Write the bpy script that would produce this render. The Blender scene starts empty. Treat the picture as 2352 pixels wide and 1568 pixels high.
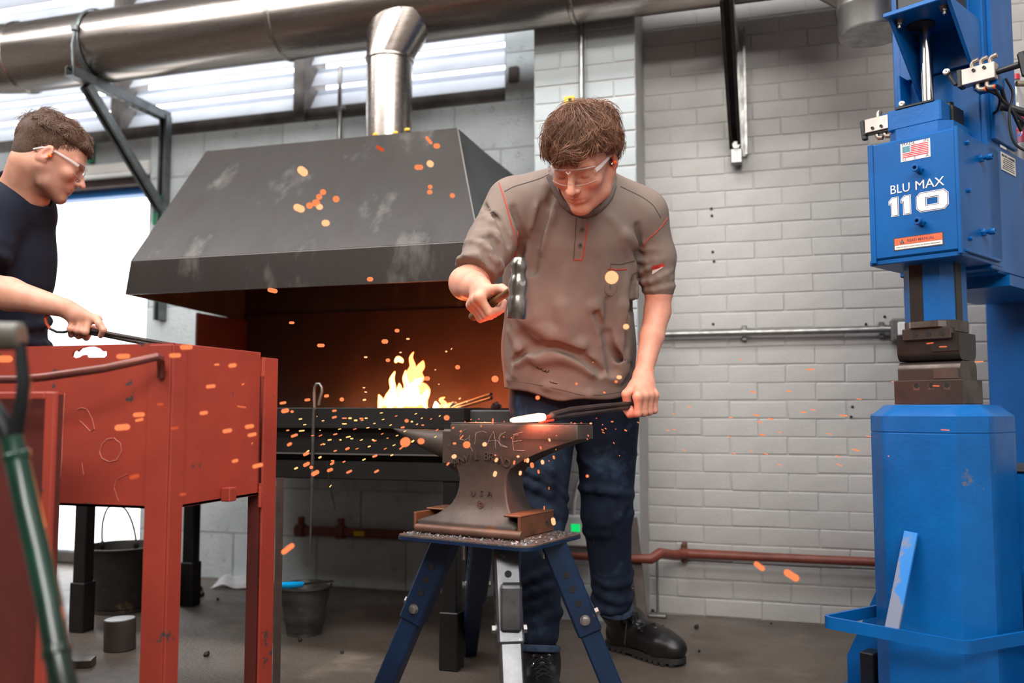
import bpy, math, random
import numpy as np
from mathutils import Vector, Matrix

rnd = random.Random(7)
S = bpy.context.scene
COL = S.collection

# ------------------------------------------------------------------ camera
F = 2050.0; CX, CY = 1176.0, 784.0; H = 0.80
PSI = math.radians(16.6); TH = math.atan(156.0 / F)
fwd = np.array([-math.sin(PSI) * math.cos(TH), math.cos(PSI) * math.cos(TH), math.sin(TH)])
rgt = np.array([math.cos(PSI), math.sin(PSI), 0.0])
up = np.cross(rgt, fwd)
fh = np.array([-math.sin(PSI), math.cos(PSI), 0.0])      # level forward
Z3 = np.array([0.0, 0.0, 1.0])
CAM = np.array([0.0, 0.0, H])

cd = bpy.data.cameras.new('camera'); cam = bpy.data.objects.new('camera', cd); COL.objects.link(cam)
cd.sensor_width = 36.0; cd.lens = 36.0 * F / 2352.0
m = Matrix.Identity(4)
for i in range(3):
    m[i][0] = rgt[i]; m[i][1] = up[i]; m[i][2] = -fwd[i]; m[i][3] = CAM[i]
cam.matrix_world = m
cd.dof.use_dof = True; cd.dof.focus_distance = 2.38; cd.dof.aperture_fstop = 1.9
cd.clip_start = 0.05
S.camera = cam

# ------------------------------------------------------------------ world, lights, exposure
W = bpy.data.worlds.new('world'); S.world = W; W.use_nodes = True
W.node_tree.nodes['Background'].inputs[0].default_value = (0.93, 0.96, 1.0, 1)
W.node_tree.nodes['Background'].inputs[1].default_value = 5.5
S.view_settings.view_transform = 'Standard'; S.view_settings.look = 'None'
S.view_settings.gamma = 1.0; S.view_settings.use_curve_mapping = False
S.view_settings.exposure = 0.0
S.cycles.max_bounces = 6; S.cycles.transparent_max_bounces = 16
S.cycles.sample_clamp_indirect = 4.0
S.cycles.caustics_reflective = False; S.cycles.caustics_refractive = False

def area(name, loc, rot, sx, sy, power, col=(1, 1, 1)):
    l = bpy.data.lights.new(name, 'AREA'); l.shape = 'RECTANGLE'; l.size = sx; l.size_y = sy
    l.energy = power; l.color = col
    o = bpy.data.objects.new(name, l); COL.objects.link(o); o.location = loc
    o.rotation_euler = [math.radians(a) for a in rot]
    return o
sl = bpy.data.lights.new('sun', 'SUN'); sl.energy = 7.0; sl.angle = math.radians(2); so_ = bpy.data.objects.new('sun', sl); COL.objects.link(so_)
so_.rotation_euler = (math.radians(32), 0, math.radians(-12)); so_.location = (0, -6, 9)
# unseen area lamps under the ceiling, added as overhead and front fill
area('ceiling_fill', (-1.4, 0.6, 3.42), (20, 0, 0), 6.0, 1.1, 245, (1, 0.975, 0.945))
area('ceiling_fill', (1.0, -2.1, 3.42), (24, 0, 0), 3.0, 1.4, 310, (1, 0.975, 0.945))
area('ceiling_fill', (-1.9, 2.1, 3.44), (18, 0, 0), 5.6, 0.35, 120, (0.97, 0.985, 1))

# ------------------------------------------------------------------ pixel -> space helpers
def ray(px, py):
    return fwd + (px - CX) / F * rgt + (CY - py) / F * up
def C(px, py, d):
    return CAM + ray(px, py) * d
def atY(px, py, Y):
    r = ray(px, py); return CAM + r * (Y / r[1])
def atZ(px, py, z=0.0):
    r = ray(px, py); return CAM + r * ((z - H) / r[2])
def Xat(px, Y, py=700):
    return atY(px, py, Y)[0]
def Zat(px, py, Y):
    return atY(px, py, Y)[2]
def V(*a): return np.array(a, dtype=float)
def nrm(v):
    v = np.asarray(v, float); return v / (np.linalg.norm(v) + 1e-12)

# ------------------------------------------------------------------ materials
def lin(c):
    return tuple((x / 255 / 12.92 if x / 255 <= 0.04045 else ((x / 255 + 0.055) / 1.055) ** 2.4) for x in c)
MATS = {}
def mat(name, c1, c2=None, rough=0.6, metal=0.0, nscale=12.0, bump=0.0, bscale=60.0, c3=None, t3=0.62, s3=7.0,
        w3=0.05, objrand=0.0, spec=0.5, coat=0.0, stretch=None, rvar=0.0, attr=None, emis=None, estr=0.0, sub=0.0,
        aniso=None, bdist=0.002, det=6.0):
    if name in MATS: return MATS[name]
    M = bpy.data.materials.new(name); M.use_nodes = True; MATS[name] = M
    nt = M.node_tree; N = nt.nodes; L = nt.links; b = N['Principled BSDF']
    b.inputs['Roughness'].default_value = rough; b.inputs['Metallic'].default_value = metal
    b.inputs['Specular IOR Level'].default_value = spec; b.inputs['Coat Weight'].default_value = coat
    if sub: 
        b.inputs['Subsurface Weight'].default_value = sub; b.inputs['Subsurface Radius'].default_value = (1, .35, .2)
        b.inputs['Subsurface Scale'].default_value = .01
    c1 = lin(c1); c2 = lin(c2) if c2 else None
    tc = N.new('ShaderNodeTexCoord'); vec = tc.outputs['Object']
    if stretch:
        mp = N.new('ShaderNodeMapping'); mp.inputs['Scale'].default_value = stretch
        L.new(vec, mp.inputs[0]); vec = mp.outputs[0]
    def noise(sc, det=det, ro=0.6):
        n = N.new('ShaderNodeTexNoise'); n.inputs['Scale'].default_value = sc; n.inputs['Detail'].default_value = det
        n.inputs['Roughness'].default_value = ro; L.new(vec, n.inputs['Vector']); return n
    col = None
    if c2 or c3 or attr or objrand:
        if c2:
            n = noise(nscale); mr = N.new('ShaderNodeMapRange'); mr.inputs[1].default_value = 0.32; mr.inputs[2].default_value = 0.68
            L.new(n.outputs[0], mr.inputs[0])
            mx = N.new('ShaderNodeMix'); mx.data_type = 'RGBA'
            mx.inputs[6].default_value = (*c1, 1); mx.inputs[7].default_value = (*c2, 1)
            L.new(mr.outputs[0], mx.inputs[0]); col = mx.outputs[2]
            if rvar:
                m2 = N.new('ShaderNodeMapRange'); m2.inputs[3].default_value = rough - rvar; m2.inputs[4].default_value = rough + rvar
                L.new(mr.outputs[0], m2.inputs[0]); L.new(m2.outputs[0], b.inputs['Roughness'])
        else:
            rg = N.new('ShaderNodeRGB'); rg.outputs[0].default_value = (*c1, 1); col = rg.outputs[0]
        if c3:
            n = noise(s3, 8.0, 0.65); mr = N.new('ShaderNodeMapRange')
            mr.inputs[1].default_value = t3; mr.inputs[2].default_value = t3 + w3; L.new(n.outputs[0], mr.inputs[0])
            mx = N.new('ShaderNodeMix'); mx.data_type = 'RGBA'; mx.inputs[7].default_value = (*lin(c3), 1)
            L.new(mr.outputs[0], mx.inputs[0]); L.new(col, mx.inputs[6]); col = mx.outputs[2]
        if objrand:
            oi = N.new('ShaderNodeObjectInfo'); mr = N.new('ShaderNodeMapRange')
            mr.inputs[3].default_value = 1 - objrand; mr.inputs[4].default_value = 1 + objrand * 0.6
            L.new(oi.outputs['Random'], mr.inputs[0])
            mx = N.new('ShaderNodeMix'); mx.data_type = 'RGBA'; mx.blend_type = 'MULTIPLY'; mx.inputs[0].default_value = 1
            L.new(col, mx.inputs[6]); L.new(mr.outputs[0], mx.inputs[7]); col = mx.outputs[2]
        if attr:
            at = N.new('ShaderNodeAttribute'); at.attribute_name = attr
            mx = N.new('ShaderNodeMix'); mx.data_type = 'RGBA'; mx.blend_type = 'MULTIPLY'; mx.inputs[0].default_value = 1
            L.new(col, mx.inputs[6]); L.new(at.outputs['Color'], mx.inputs[7]); col = mx.outputs[2]
        L.new(col, b.inputs['Base Color'])
    else:
        b.inputs['Base Color'].default_value = (*c1, 1)
    if bump:
        n = noise(bscale, 8.0, 0.65); bp = N.new('ShaderNodeBump'); bp.inputs['Strength'].default_value = bump
        bp.inputs['Distance'].default_value = bdist; L.new(n.outputs[0], bp.inputs['Height']); L.new(bp.outputs[0], b.inputs['Normal'])
    if emis:
        b.inputs['Emission Color'].default_value = (*lin(emis), 1); b.inputs['Emission Strength'].default_value = estr
    return M

def emat(name, col, strength):
    if name in MATS: return MATS[name]
    M = bpy.data.materials.new(name); M.use_nodes = True; MATS[name] = M
    N = M.node_tree.nodes; N.clear()
    e = N.new('ShaderNodeEmission'); e.inputs[0].default_value = (*col, 1); e.inputs[1].default_value = strength
    o = N.new('ShaderNodeOutputMaterial'); M.node_tree.links.new(e.outputs[0], o.inputs[0]); return M

# ------------------------------------------------------------------ objects
def tag(o, label=None, cat=None, group=None, kind=None):
    if label: o['label'] = label
    if cat: o['category'] = cat
    if group: o['group'] = group
    if kind: o['kind'] = kind
    return o
def thing(name, label, cat, loc=(0, 0, 0), group=None, kind=None):
    o = bpy.data.objects.new(name, None); COL.objects.link(o); o.location = tuple(loc); o.empty_display_size = 0.05
    o.rotation_euler = (0, 0, 0)
    return tag(o, label, cat, group, kind)
def base_loc(o):
    p = np.zeros(3)
    while o is not None:
        p += np.array(o.location); o = o.parent
    return p

class MB:
    """collects geometry (world coordinates) for ONE mesh object"""
    def __init__(s): s.v = []; s.f = []; s.n = 0; s.fl = []
    def add(s, v, f, flat=False):
        v = np.asarray(v, float); s.v.append(v)
        s.f += [tuple(int(i) + s.n for i in q) for q in f]; s.n += len(v); s.fl += [flat] * len(f); return s
    def box(s, c, size, R=None, bev=0.0):
        """box with chamfered edges"""
        h = np.asarray(size, float) / 2; b = min(bev, h.min() * 0.9)
        if b <= 0:
            v = np.array([[x, y, z] for z in (-1, 1) for y in (-1, 1) for x in (-1, 1)]) * h
            f = [(0, 2, 3, 1), (4, 5, 7, 6), (0, 1, 5, 4), (2, 6, 7, 3), (0, 4, 6, 2), (1, 3, 7, 5)]
        else:
            v = []; idx = {}
            for sz in (-1, 1):
                for sy in (-1, 1):
                    for sx in (-1, 1):
                        sg = np.array([sx, sy, sz], float)
                        for a in range(3):
                            p = sg * (h - b); p[a] = sg[a] * h[a]; idx[(sx, sy, sz, a)] = len(v); v.append(p)
            v = np.array(v); f = []
            for a in range(3):
                u, w = (a + 1) % 3, (a + 2) % 3
                for sa in (-1, 1):
                    q = []
                    for su, sw in ((-1, -1), (1, -1), (1, 1), (-1, 1)):
                        k = [0, 0, 0]; k[a] = sa; k[u] = su; k[w] = sw; q.append(idx[(*k, a)])
                    f.append(q if sa > 0 else q[::-1])
            for a in range(3):          # edge along axis a
                u, w = (a + 1) % 3, (a + 2) % 3
                for su in (-1, 1):
                    for sw in (-1, 1):
                        k0 = [0, 0, 0]; k1 = [0, 0, 0]
                        k0[a] = -1; k1[a] = 1; k0[u] = k1[u] = su; k0[w] = k1[w] = sw
                        q = [idx[(*k0, u)], idx[(*k1, u)], idx[(*k1, w)], idx[(*k0, w)]]
                        f.append(q if su * sw < 0 else q[::-1])
            for sz in (-1, 1):
                for sy in (-1, 1):
                    for sx in (-1, 1):
                        q = [idx[(sx, sy, sz, a)] for a in range(3)]
                        f.append(q if sx * sy * sz > 0 else q[::-1])
        if R is not None: v = v @ np.asarray(R, float).T
        return s.add(v + np.asarray(c, float), f, True)
    def bar(s, a, b, w, h, upv=(0, 0, 1), bev=0.0):
        """rectangular bar from a to b, w sideways, h along upv"""
        a = np.asarray(a, float); b = np.asarray(b, float); d = b - a; Ln = np.linalg.norm(d); x = d / Ln
        y = np.cross(np.asarray(upv, float), x)
        if np.linalg.norm(y) < 1e-4: y = np.cross((0, 1, 0), x)
        y = nrm(y); z = np.cross(x, y)
        return s.box((a + b) / 2, (Ln, w, h), np.column_stack([x, y, z]), bev)
    def tube(s, pts, r, n=12, caps=True, closed=False, ry=None, upv=None):
        P = np.asarray(pts, float); m = len(P); r = np.broadcast_to(np.asarray(r, float), (m,))
        T = np.zeros_like(P)
        if closed: T = np.roll(P, -1, 0) - np.roll(P, 1, 0)
        else:
            T[1:-1] = P[2:] - P[:-2]; T[0] = P[1] - P[0]; T[-1] = P[-1] - P[-2]
        T = T / (np.linalg.norm(T, axis=1)[:, None] + 1e-12)
        u = np.asarray(upv, float) if upv is not None else (V(0, 0, 1) if abs(T[0][2]) < .9 else V(1, 0, 0))
        u = nrm(u - T[0] * u.dot(T[0])); v = []; an = np.arange(n) / n * 2 * math.pi
        for i in range(m):
            u = nrm(u - T[i] * u.dot(T[i])); w = np.cross(T[i], u)
            r2 = r[i] if ry is None else ry * r[i]
            v.append(P[i] + np.outer(np.cos(an), w) * r[i] + np.outer(np.sin(an), u) * r2)
        v = np.concatenate(v); f = []
        for i in range(m if closed else m - 1):
            j = (i + 1) % m
            for k in range(n):
                l = (k + 1) % n; f.append((i * n + k, i * n + l, j * n + l, j * n + k))
        s.add(v, f)
        if caps and not closed:
            s.add(v[:n], [tuple(range(n))[::-1]], True); s.add(v[-n:], [tuple(range(n))], True)
        return s
    def cyl(s, a, b, r, r2=None, n=24, caps=True):
        return s.tube([a, b], [r, r if r2 is None else r2], n, caps)
    def lathe(s, prof, o=(0, 0, 0), ax=(0, 0, 1), n=32, ref=None):
        """prof: (radius, height along ax)"""
        ax = nrm(ax); u = np.asarray(ref, float) if ref is not None else (V(1, 0, 0) if abs(ax[0]) < .9 else V(0, 1, 0))
        u = nrm(u - ax * u.dot(ax)); w = np.cross(ax, u); an = np.arange(n) / n * 2 * math.pi; v = []
        for r, h in prof:
            v.append(np.asarray(o, float) + ax * h + np.outer(np.cos(an), u) * r + np.outer(np.sin(an), w) * r)
        v = np.concatenate(v); f = []
        for i in range(len(prof) - 1):
            for k in range(n):
                l = (k + 1) % n; f.append((i * n + k, i * n + l, (i + 1) * n + l, (i + 1) * n + k))
        s.add(v, f)
        if prof[0][0] > 1e-5: s.add(v[:n], [tuple(range(n))[::-1]], True)
        if prof[-1][0] > 1e-5: s.add(v[-n:], [tuple(range(n))], True)
        return s
    def prism(s, poly, d, flat=True):
        """poly: list of 3D points (planar), extruded by vector d"""
        P = np.asarray(poly, float); n = len(P); d = np.asarray(d, float)
        v = np.concatenate([P, P + d]); f = [tuple(range(n))[::-1], tuple(range(n, 2 * n))]
        nr = np.zeros(3)
        for i in range(n): nr += np.cross(P[i], P[(i + 1) % n])
        sd = [(i, (i + 1) % n, (i + 1) % n + n, i + n) for i in range(n)]
        f += sd
        if nr.dot(d) < 0: f = [q[::-1] for q in f]
        return s.add(v, f, flat)
    def ell(s, c, r, R=None, nu=20, nv=12):
        v = []; 
        for i in range(nv + 1):
            t = math.pi * i / nv
            for k in range(nu):
                a = 2 * math.pi * k / nu; v.append((math.sin(t) * math.cos(a), math.sin(t) * math.sin(a), -math.cos(t)))
        v = np.array(v) * np.asarray(r, float)
        if R is not None: v = v @ np.asarray(R).T
        f = [(i * nu + k, i * nu + (k + 1) % nu, (i + 1) * nu + (k + 1) % nu, (i + 1) * nu + k) for i in range(nv) for k in range(nu)]
        return s.add(v + np.asarray(c, float), f)
    def grid(s, fn, nu, nv, closed_u=False):
        v = [fn(i / (nu if closed_u else nu - 1), j / (nv - 1)) for j in range(nv) for i in range(nu)]
        f = [(j * nu + i, j * nu + (i + 1) % nu, (j + 1) * nu + (i + 1) % nu, (j + 1) * nu + i)
             for j in range(nv - 1) for i in range(nu if closed_u else nu - 1)]
        return s.add(v, f)
    def build(s, name, material, parent=None, ang=35, label=None, cat=None, group=None, kind=None, loc=None, cols=None):
        v = np.concatenate(s.v); base = base_loc(parent) if parent is not None else (np.zeros(3) if loc is None else np.asarray(loc, float))
        me = bpy.data.meshes.new(name); me.from_pydata((v - base).tolist(), [], s.f); me.update()
        if cols is not None:
            at = me.color_attributes.new('tint', 'FLOAT_COLOR', 'POINT')
            at.data.foreach_set('color', np.concatenate([cols, np.ones((len(cols), 1))], 1).astype(np.float32).ravel())
        if ang >= 180: me.shade_smooth()
        elif ang > 0:
            me.shade_smooth(); me.set_sharp_from_angle(angle=math.radians(ang))
        if material is not None: me.materials.append(material)
        o = bpy.data.objects.new(name, me); COL.objects.link(o)
        if parent is not None: o.parent = parent
        elif loc is not None: o.location = tuple(loc)
        return tag(o, label, cat, group, kind)

def copy_obj(o, loc=None, parent=None):
    c = o.copy(); COL.objects.link(c)
    if parent is not None: c.parent = parent
    if loc is not None: c.location = tuple(loc)
    return c

FONT = None
def text_mesh(name, txt, material, parent, origin, xdir, ydir, size, depth=0.0006, align='LEFT', label=None, space=1.0, off=0.0, sx=1.0, sh=0.0, fit=None):
    """lettering as real flat geometry; origin/xdir/ydir in world; fit = target width"""
    cu = bpy.data.curves.new(name, 'FONT'); cu.body = txt; cu.size = size; cu.extrude = depth; cu.align_x = align
    cu.space_character = space; cu.offset = off; cu.shear = sh; cu.resolution_u = 3
    ob = bpy.data.objects.new(name, cu); COL.objects.link(ob)
    dg = bpy.context.evaluated_depsgraph_get(); dg.update()
    me = bpy.data.meshes.new_from_object(ob.evaluated_get(dg)); me.name = name
    bpy.data.objects.remove(ob); bpy.data.curves.remove(cu)
    n = len(me.vertices); co = np.empty(n * 3, np.float32); me.vertices.foreach_get('co', co); co = co.reshape(-1, 3).astype(float)
    if fit:
        w = co[:, 0].max() - co[:, 0].min(); sx = fit / w
    x = nrm(xdir); y = nrm(ydir); z = np.cross(x, y)
    base = base_loc(parent)
    wv = np.asarray(origin, float) + np.outer(co[:, 0] * sx, x) + np.outer(co[:, 1], y) + np.outer(co[:, 2], z) - base
    me.vertices.foreach_set('co', wv.astype(np.float32).ravel()); me.update()
    me.materials.clear(); me.materials.append(material)
    o = bpy.data.objects.new(name, me); COL.objects.link(o); o.parent = parent
    if label: o['label'] = label
    return o
# ================================================================== materials shared
def paint_wall(name, c1, c2, bump=0.6, bscale=22):
    return mat(name, c1, c2, rough=0.62, nscale=3.0, bump=bump, bscale=bscale, bdist=0.004, c3=(128, 120, 114), t3=0.70, s3=14, w3=0.06, objrand=0.02, spec=0.35)
M_brick = paint_wall('painted_brick', (184, 181, 177), (166, 162, 157), 0.8)
M_core = paint_wall('painted_mortar', (184, 181, 178), (160, 156, 152), 0.8)
M_pil = paint_wall('painted_brick_cool', (176, 182, 182), (162, 167, 168), 0.7)
M_block = mat('painted_block', (206, 213, 215), (182, 188, 190), rough=0.7, nscale=5, bump=1.0, bscale=70, bdist=0.004, c3=(150, 156, 160), t3=0.6, s3=38, w3=0.08, objrand=0.04)
M_blockcore = mat('block_mortar', (170, 174, 176), (140, 144, 146), rough=0.7, nscale=6, bump=0.8, bscale=50, bdist=0.003)
M_floor = mat('concrete_floor', (108, 97, 88), (78, 68, 60), rough=0.38, nscale=2.2, bump=0.9, bscale=75, bdist=0.004, c3=(132, 118, 106), t3=0.56, s3=3.2, w3=0.2, rvar=0.18, det=10)
M_conc = mat('rough_concrete', (122, 116, 112), (84, 78, 74), rough=0.85, nscale=8, bump=1, bscale=40, bdist=0.004)
M_galv = mat('galvanised_steel', (158, 156, 152), (128, 126, 124), rough=0.38, metal=0.9, nscale=25, rvar=0.08)
M_strut = mat('grey_strut_steel', (120, 124, 124), (92, 96, 96), rough=0.45, metal=0.75, nscale=20)
M_strutblack = mat('dark_strut_steel', (58, 54, 52), (40, 37, 35), rough=0.5, metal=0.6, nscale=20)
M_duct = mat('spiral_duct_steel', (172, 162, 154), (150, 140, 134), rough=0.27, metal=1.0, nscale=6, rvar=0.05, stretch=(0.6, 6, 6))
M_slat = mat('white_louvre', (225, 228, 234), (205, 208, 214), rough=0.5, nscale=4, c3=(110, 110, 112), t3=0.66, s3=5, w3=0.1)
M_black = mat('black_painted_steel', (30, 27, 26), (18, 17, 16), rough=0.5, metal=0.2, nscale=9, bump=0.2, bscale=40, rvar=0.1)
M_hood = mat('hot_rolled_hood_steel', (66, 61, 58), (50, 46, 44), rough=0.42, metal=0.45, nscale=3.5, c3=(100, 95, 90), t3=0.565, s3=3.6, w3=0.14, stretch=(1.6, 1, .8), rvar=0.1)
M_firebox = mat('sooty_firebox', (54, 40, 36), (30, 23, 21), rough=0.75, metal=0.1, nscale=5, c3=(80, 52, 40), t3=0.62, s3=4, w3=0.2, bump=0.3)
M_dark = mat('near_black', (16, 15, 15), rough=0.7)
M_white = mat('white_paint', (226, 224, 220), (206, 204, 200), rough=0.4, nscale=8)
M_bluepaint = mat('door_blue_paint', (38, 118, 190), (32, 104, 172), rough=0.4, nscale=6)
M_brownwood = mat('brown_lintel', (84, 66, 62), (62, 48, 46), rough=0.6, nscale=9)
M_rustpipe = mat('red_oxide_pipe', (132, 66, 50), (104, 50, 38), rough=0.5, nscale=14, c3=(86, 56, 44), t3=0.6, s3=20)

YL, YP, YR = 3.72, 3.38, 3.60
XA = Xat(1228, YP); XB = Xat(1465, YP)      # pilaster edges
XEND = 2.6; ZT = 3.5

# ------------------------------------------------------------------ floor / ceiling / side walls
fl = MB(); fl.box((-1.7, 0.5, -0.05), (8.6, 6.9, 0.1)); floor = fl.build('floor', M_floor, kind='structure')
# expansion joint, a shallow raised ridge line, and cracks in the concrete are part of the floor
cr = MB()
for pts in ([(1050, 1290), (1110, 1268), (1190, 1248)],):
    pass
ce = MB(); ce.box((-1.7, 0.5, ZT + 0.05), (8.6, 6.9, 0.1)); ce.build('ceiling', mat('ceiling_panel', (205, 203, 200), (190, 188, 184), rough=0.8, nscale=2), kind='structure')
wl = MB(); wl.box((-6.05, 0.5, ZT / 2), (0.1, 6.9, ZT)); wl.build('wall_left', M_core, kind='structure')
wr = MB(); wr.box((XEND + 0.05, 0.5, ZT / 2), (0.1, 6.9, ZT)); wr.build('wall_right', M_core, kind='structure')
M_shop = mat('workshop_wall', (150, 138, 128), (118, 106, 98), rough=0.8, nscale=1.5)
wb = MB(); wb.box((-1.7, -2.95, ZT / 2), (8.6, 0.1, ZT)); wb.build('wall_front', M_shop, kind='structure')

# ------------------------------------------------------------------ bricks
def brick_mesh(L, D, Hh, seed, m_, jit=0.002, bev=0.003):
    r = np.random.RandomState(seed); b = MB(); b.box((0, 0, 0), (L, D, Hh), bev=bev)
    v = b.v[0]; v += r.uniform(-jit, jit, v.shape) * np.array([1, 0.35, 1]); b.v[0] = v
    me = bpy.data.meshes.new('brick'); me.from_pydata(v.tolist(), [], b.f); me.update(); me.materials.append(m_)
    me.shade_smooth(); me.set_sharp_from_angle(angle=math.radians(28))
    return me
def lay(parent, name, x0, x1, z0, z1, yface, course, L, joint, m_, proud, holes=(), maxn=300, seed=1, rowshift=0.5, farx=None, vjit=0.0):
    """lays bricks with their faces at yface-proud..; nearest 300 as parts, rest joined"""
    r = random.Random(seed); base = base_loc(parent); D = 0.03
    full = [brick_mesh(L - joint, D, course - joint, seed * 10 + k, m_) for k in range(6)]
    cut = {}
    rows = int(math.ceil((z1 - z0) / course)); n = 0; rest = MB(); todo = []
    for i in range(rows):
        za = z0 + i * course; zb = min(za + course, z1)
        if zb - za < course * 0.4: continue
        x = x0 - (L * rowshift if i % 2 else 0.0)
        while x < x1 - 0.02:
            a, b = max(x, x0), min(x + L, x1); x += L
            if b - a < 0.04: continue
            segs = [(a, b)]
            for hx0, hx1, hz0, hz1 in holes:
                if zb > hz0 + 0.02 and za < hz1 - 0.02:
                    ns = []
                    for p, q in segs:
                        if q <= hx0 or p >= hx1: ns.append((p, q))
                        else:
                            if hx0 - p > 0.04: ns.append((p, hx0))
                            if q - hx1 > 0.04: ns.append((hx1, q))
                    segs = ns
            for p, q in segs: todo.append((p, q, za, zb))
    vis = lambda t: (farx is None or (t[0] < farx[1] and t[1] > farx[0])) and t[2] < 2.6
    todo.sort(key=lambda t: not vis(t))
    for (p, q, za, zb) in todo:
        y = yface - proud + D / 2 - r.uniform(0, 0.0016)
        c = ((p + q) / 2, y, (za + zb) / 2 + r.uniform(-vjit, vjit))
        if n < maxn and vis((p, q, za, zb)):
            w = q - p
            if abs(w - L) < 0.004 and abs(zb - za - course) < 0.004: me = full[r.randrange(6)]
            else:
                k = (round(w / 0.01), round((zb - za) / 0.01))
                if k not in cut: cut[k] = brick_mesh(w - joint, D, zb - za - joint, len(cut) + 50, m_)
                me = cut[k]
            o = bpy.data.objects.new(name, me); COL.objects.link(o); o.parent = parent
            o.location = tuple(np.array(c) - base); n += 1
        else:
            rest.box(c, (q - p - joint, D, zb - za - joint), bev=0.003)
    if rest.n: rest.build(name + '_field', m_, parent, kind='stuff')

CO = 0.0695
wrt = thing('wall_back_right', None, None, (XB, YR, 0), kind='structure')
b = MB(); b.box(((XB + XEND) / 2, YR + 0.1, ZT / 2), (XEND - XB, 0.2, ZT)); b.build('mortar_bed', M_core, wrt)
lay(wrt, 'brick', XB, XEND, 0.0, ZT, YR, CO, 0.215, 0.003, M_brick, 0.0022, seed=3, farx=(XB, 0.95), vjit=0.001)
wpl = thing('wall_back_middle', None, None, (XA, YP, 0), kind='structure')
b = MB(); b.box(((XA + XB) / 2, (YP + YL) / 2 + 0.05, ZT / 2), (XB - XA, YL - YP + 0.1, ZT)); b.build('mortar_bed', M_core, wpl)
lay(wpl, 'brick', XA, XB, 0.0, ZT, YP, CO, 0.215, 0.003, M_pil, 0.0022, seed=5, maxn=290, vjit=0.001)

# left wall of large blocks with the louvred window strip and the door opening
DX0, DX1 = Xat(8, YL), Xat(336, YL); DZ = Zat(330, 437, YL)
DZL = Zat(330, 395, YL)
WZ = Zat(1160, 232, YL); WX1 = Xat(1160, YL, 150)
wlt = thing('wall_back_left', None, None, (-3, YL, 0), kind='structure')
b = MB()
LZ = Zat(330, 372, YL)
def wbox(x0, x1, z0, z1, y0=YL, y1=YL + 0.28):
    b.box(((x0 + x1) / 2, (y0 + y1) / 2, (z0 + z1) / 2), (x1 - x0, y1 - y0, z1 - z0))
wbox(-6, DX0, 0, WZ); wbox(DX0, DX1, LZ, WZ); wbox(DX1, XA, 0, WZ); wbox(WX1, XA, WZ, ZT); wbox(-6, WX1, 3.25, ZT)
b.build('mortar_bed', M_blockcore, wlt)
lay(wlt, 'block', -6, XA, 0, WZ, YL, WZ / 10, 0.44, 0.005, M_block, 0.0022, holes=((DX0, DX1, -1, LZ),), seed=8, farx=(-4.5, 0))
lay(wlt, 'block', WX1, XA, WZ, ZT, YL, 0.215, 0.44, 0.005, M_block, 0.0022, seed=9, maxn=20)
# broken patch of bare concrete beside the window end
MB().box(atY(1180, 171, YL - 0.008), (0.05, 0.02, 0.075), bev=0.008).build('concrete_patch', M_conc, wlt)

# old fixing holes with rust stains in the right wall
M_hole = mat('rusty_hole', (62, 42, 30), (30, 24, 22), rough=0.9, nscale=40)
M_stain = mat('rust_stain', (168, 116, 84), (140, 92, 66), rough=0.8, nscale=60)
for (hx, hy) in ((1634, 479), (1635, 495), (1637, 578), (1640, 600), (1638, 744), (2032, 727), (1958, 934), (1955, 957), (2016, 1020), (1989, 744)):
    p = atY(hx, hy, YR - 0.0052)
    o = MB().lathe([(0.0001, -0.002), (0.0055, -0.002), (0.0055, 0.0), (0.004, 0.0015), (0.0001, 0.0015)], p, (0, -1, 0), 12).build('fixing_hole', M_hole, wrt)

# ------------------------------------------------------------------ window_1 louvres
win = thing('window_1', None, None, ((WX1 - 4) / 2, YL, WZ), kind='structure')
M_lv = mat('louvre_glass_white', (214, 218, 226), (190, 194, 204), rough=0.35, nscale=3, c3=(120, 120, 124), t3=0.68, s3=6, w3=0.06)
nt = M_lv.node_tree; tr = nt.nodes.new('ShaderNodeBsdfTranslucent'); tr.inputs[0].default_value = (0.9, 0.93, 1, 1)
ms = nt.nodes.new('ShaderNodeMixShader'); ms.inputs[0].default_value = 0.10
nt.links.new(nt.nodes['Principled BSDF'].outputs[0], ms.inputs[1]); nt.links.new(tr.outputs[0], ms.inputs[2])
nt.links.new(ms.outputs[0], nt.nodes['Material Output'].inputs[0])
for px in (705, 290, -150, -620):
    x = Xat(px, YL + 0.1, 220)
    MB().box((x, YL + 0.13, (WZ + 3.25) / 2), (0.062, 0.22, 3.25 - WZ), bev=0.005).build('mullion', M_conc, win)
s0 = MB(); s0.box(((-6 + WX1) / 2, YL + 0.14, WZ + 0.04), (WX1 + 6, 0.2, 0.08), bev=0.004).build('sill_board', M_conc, win)
xs = [-6.0] + sorted(Xat(px, YL + 0.1, 220) for px in (705, 290, -150, -620)) + [WX1]
for k in range(len(xs) - 1):
    a, bb = xs[k] + (0.03 if k else 0), xs[k + 1] - (0.03 if k < len(xs) - 2 else 0)
    for i in range(9):
        z = WZ + 0.15 + i * 0.108
        p = MB(); an = math.radians(58)
        R = np.array([[1, 0, 0], [0, math.cos(an), -math.sin(an)], [0, math.sin(an), math.cos(an)]])
        p.box(((a + bb) / 2, YL + 0.12, z), (bb - a, 0.135, 0.007), R, 0.002).build('louvre_slat', M_lv, win)

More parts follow.
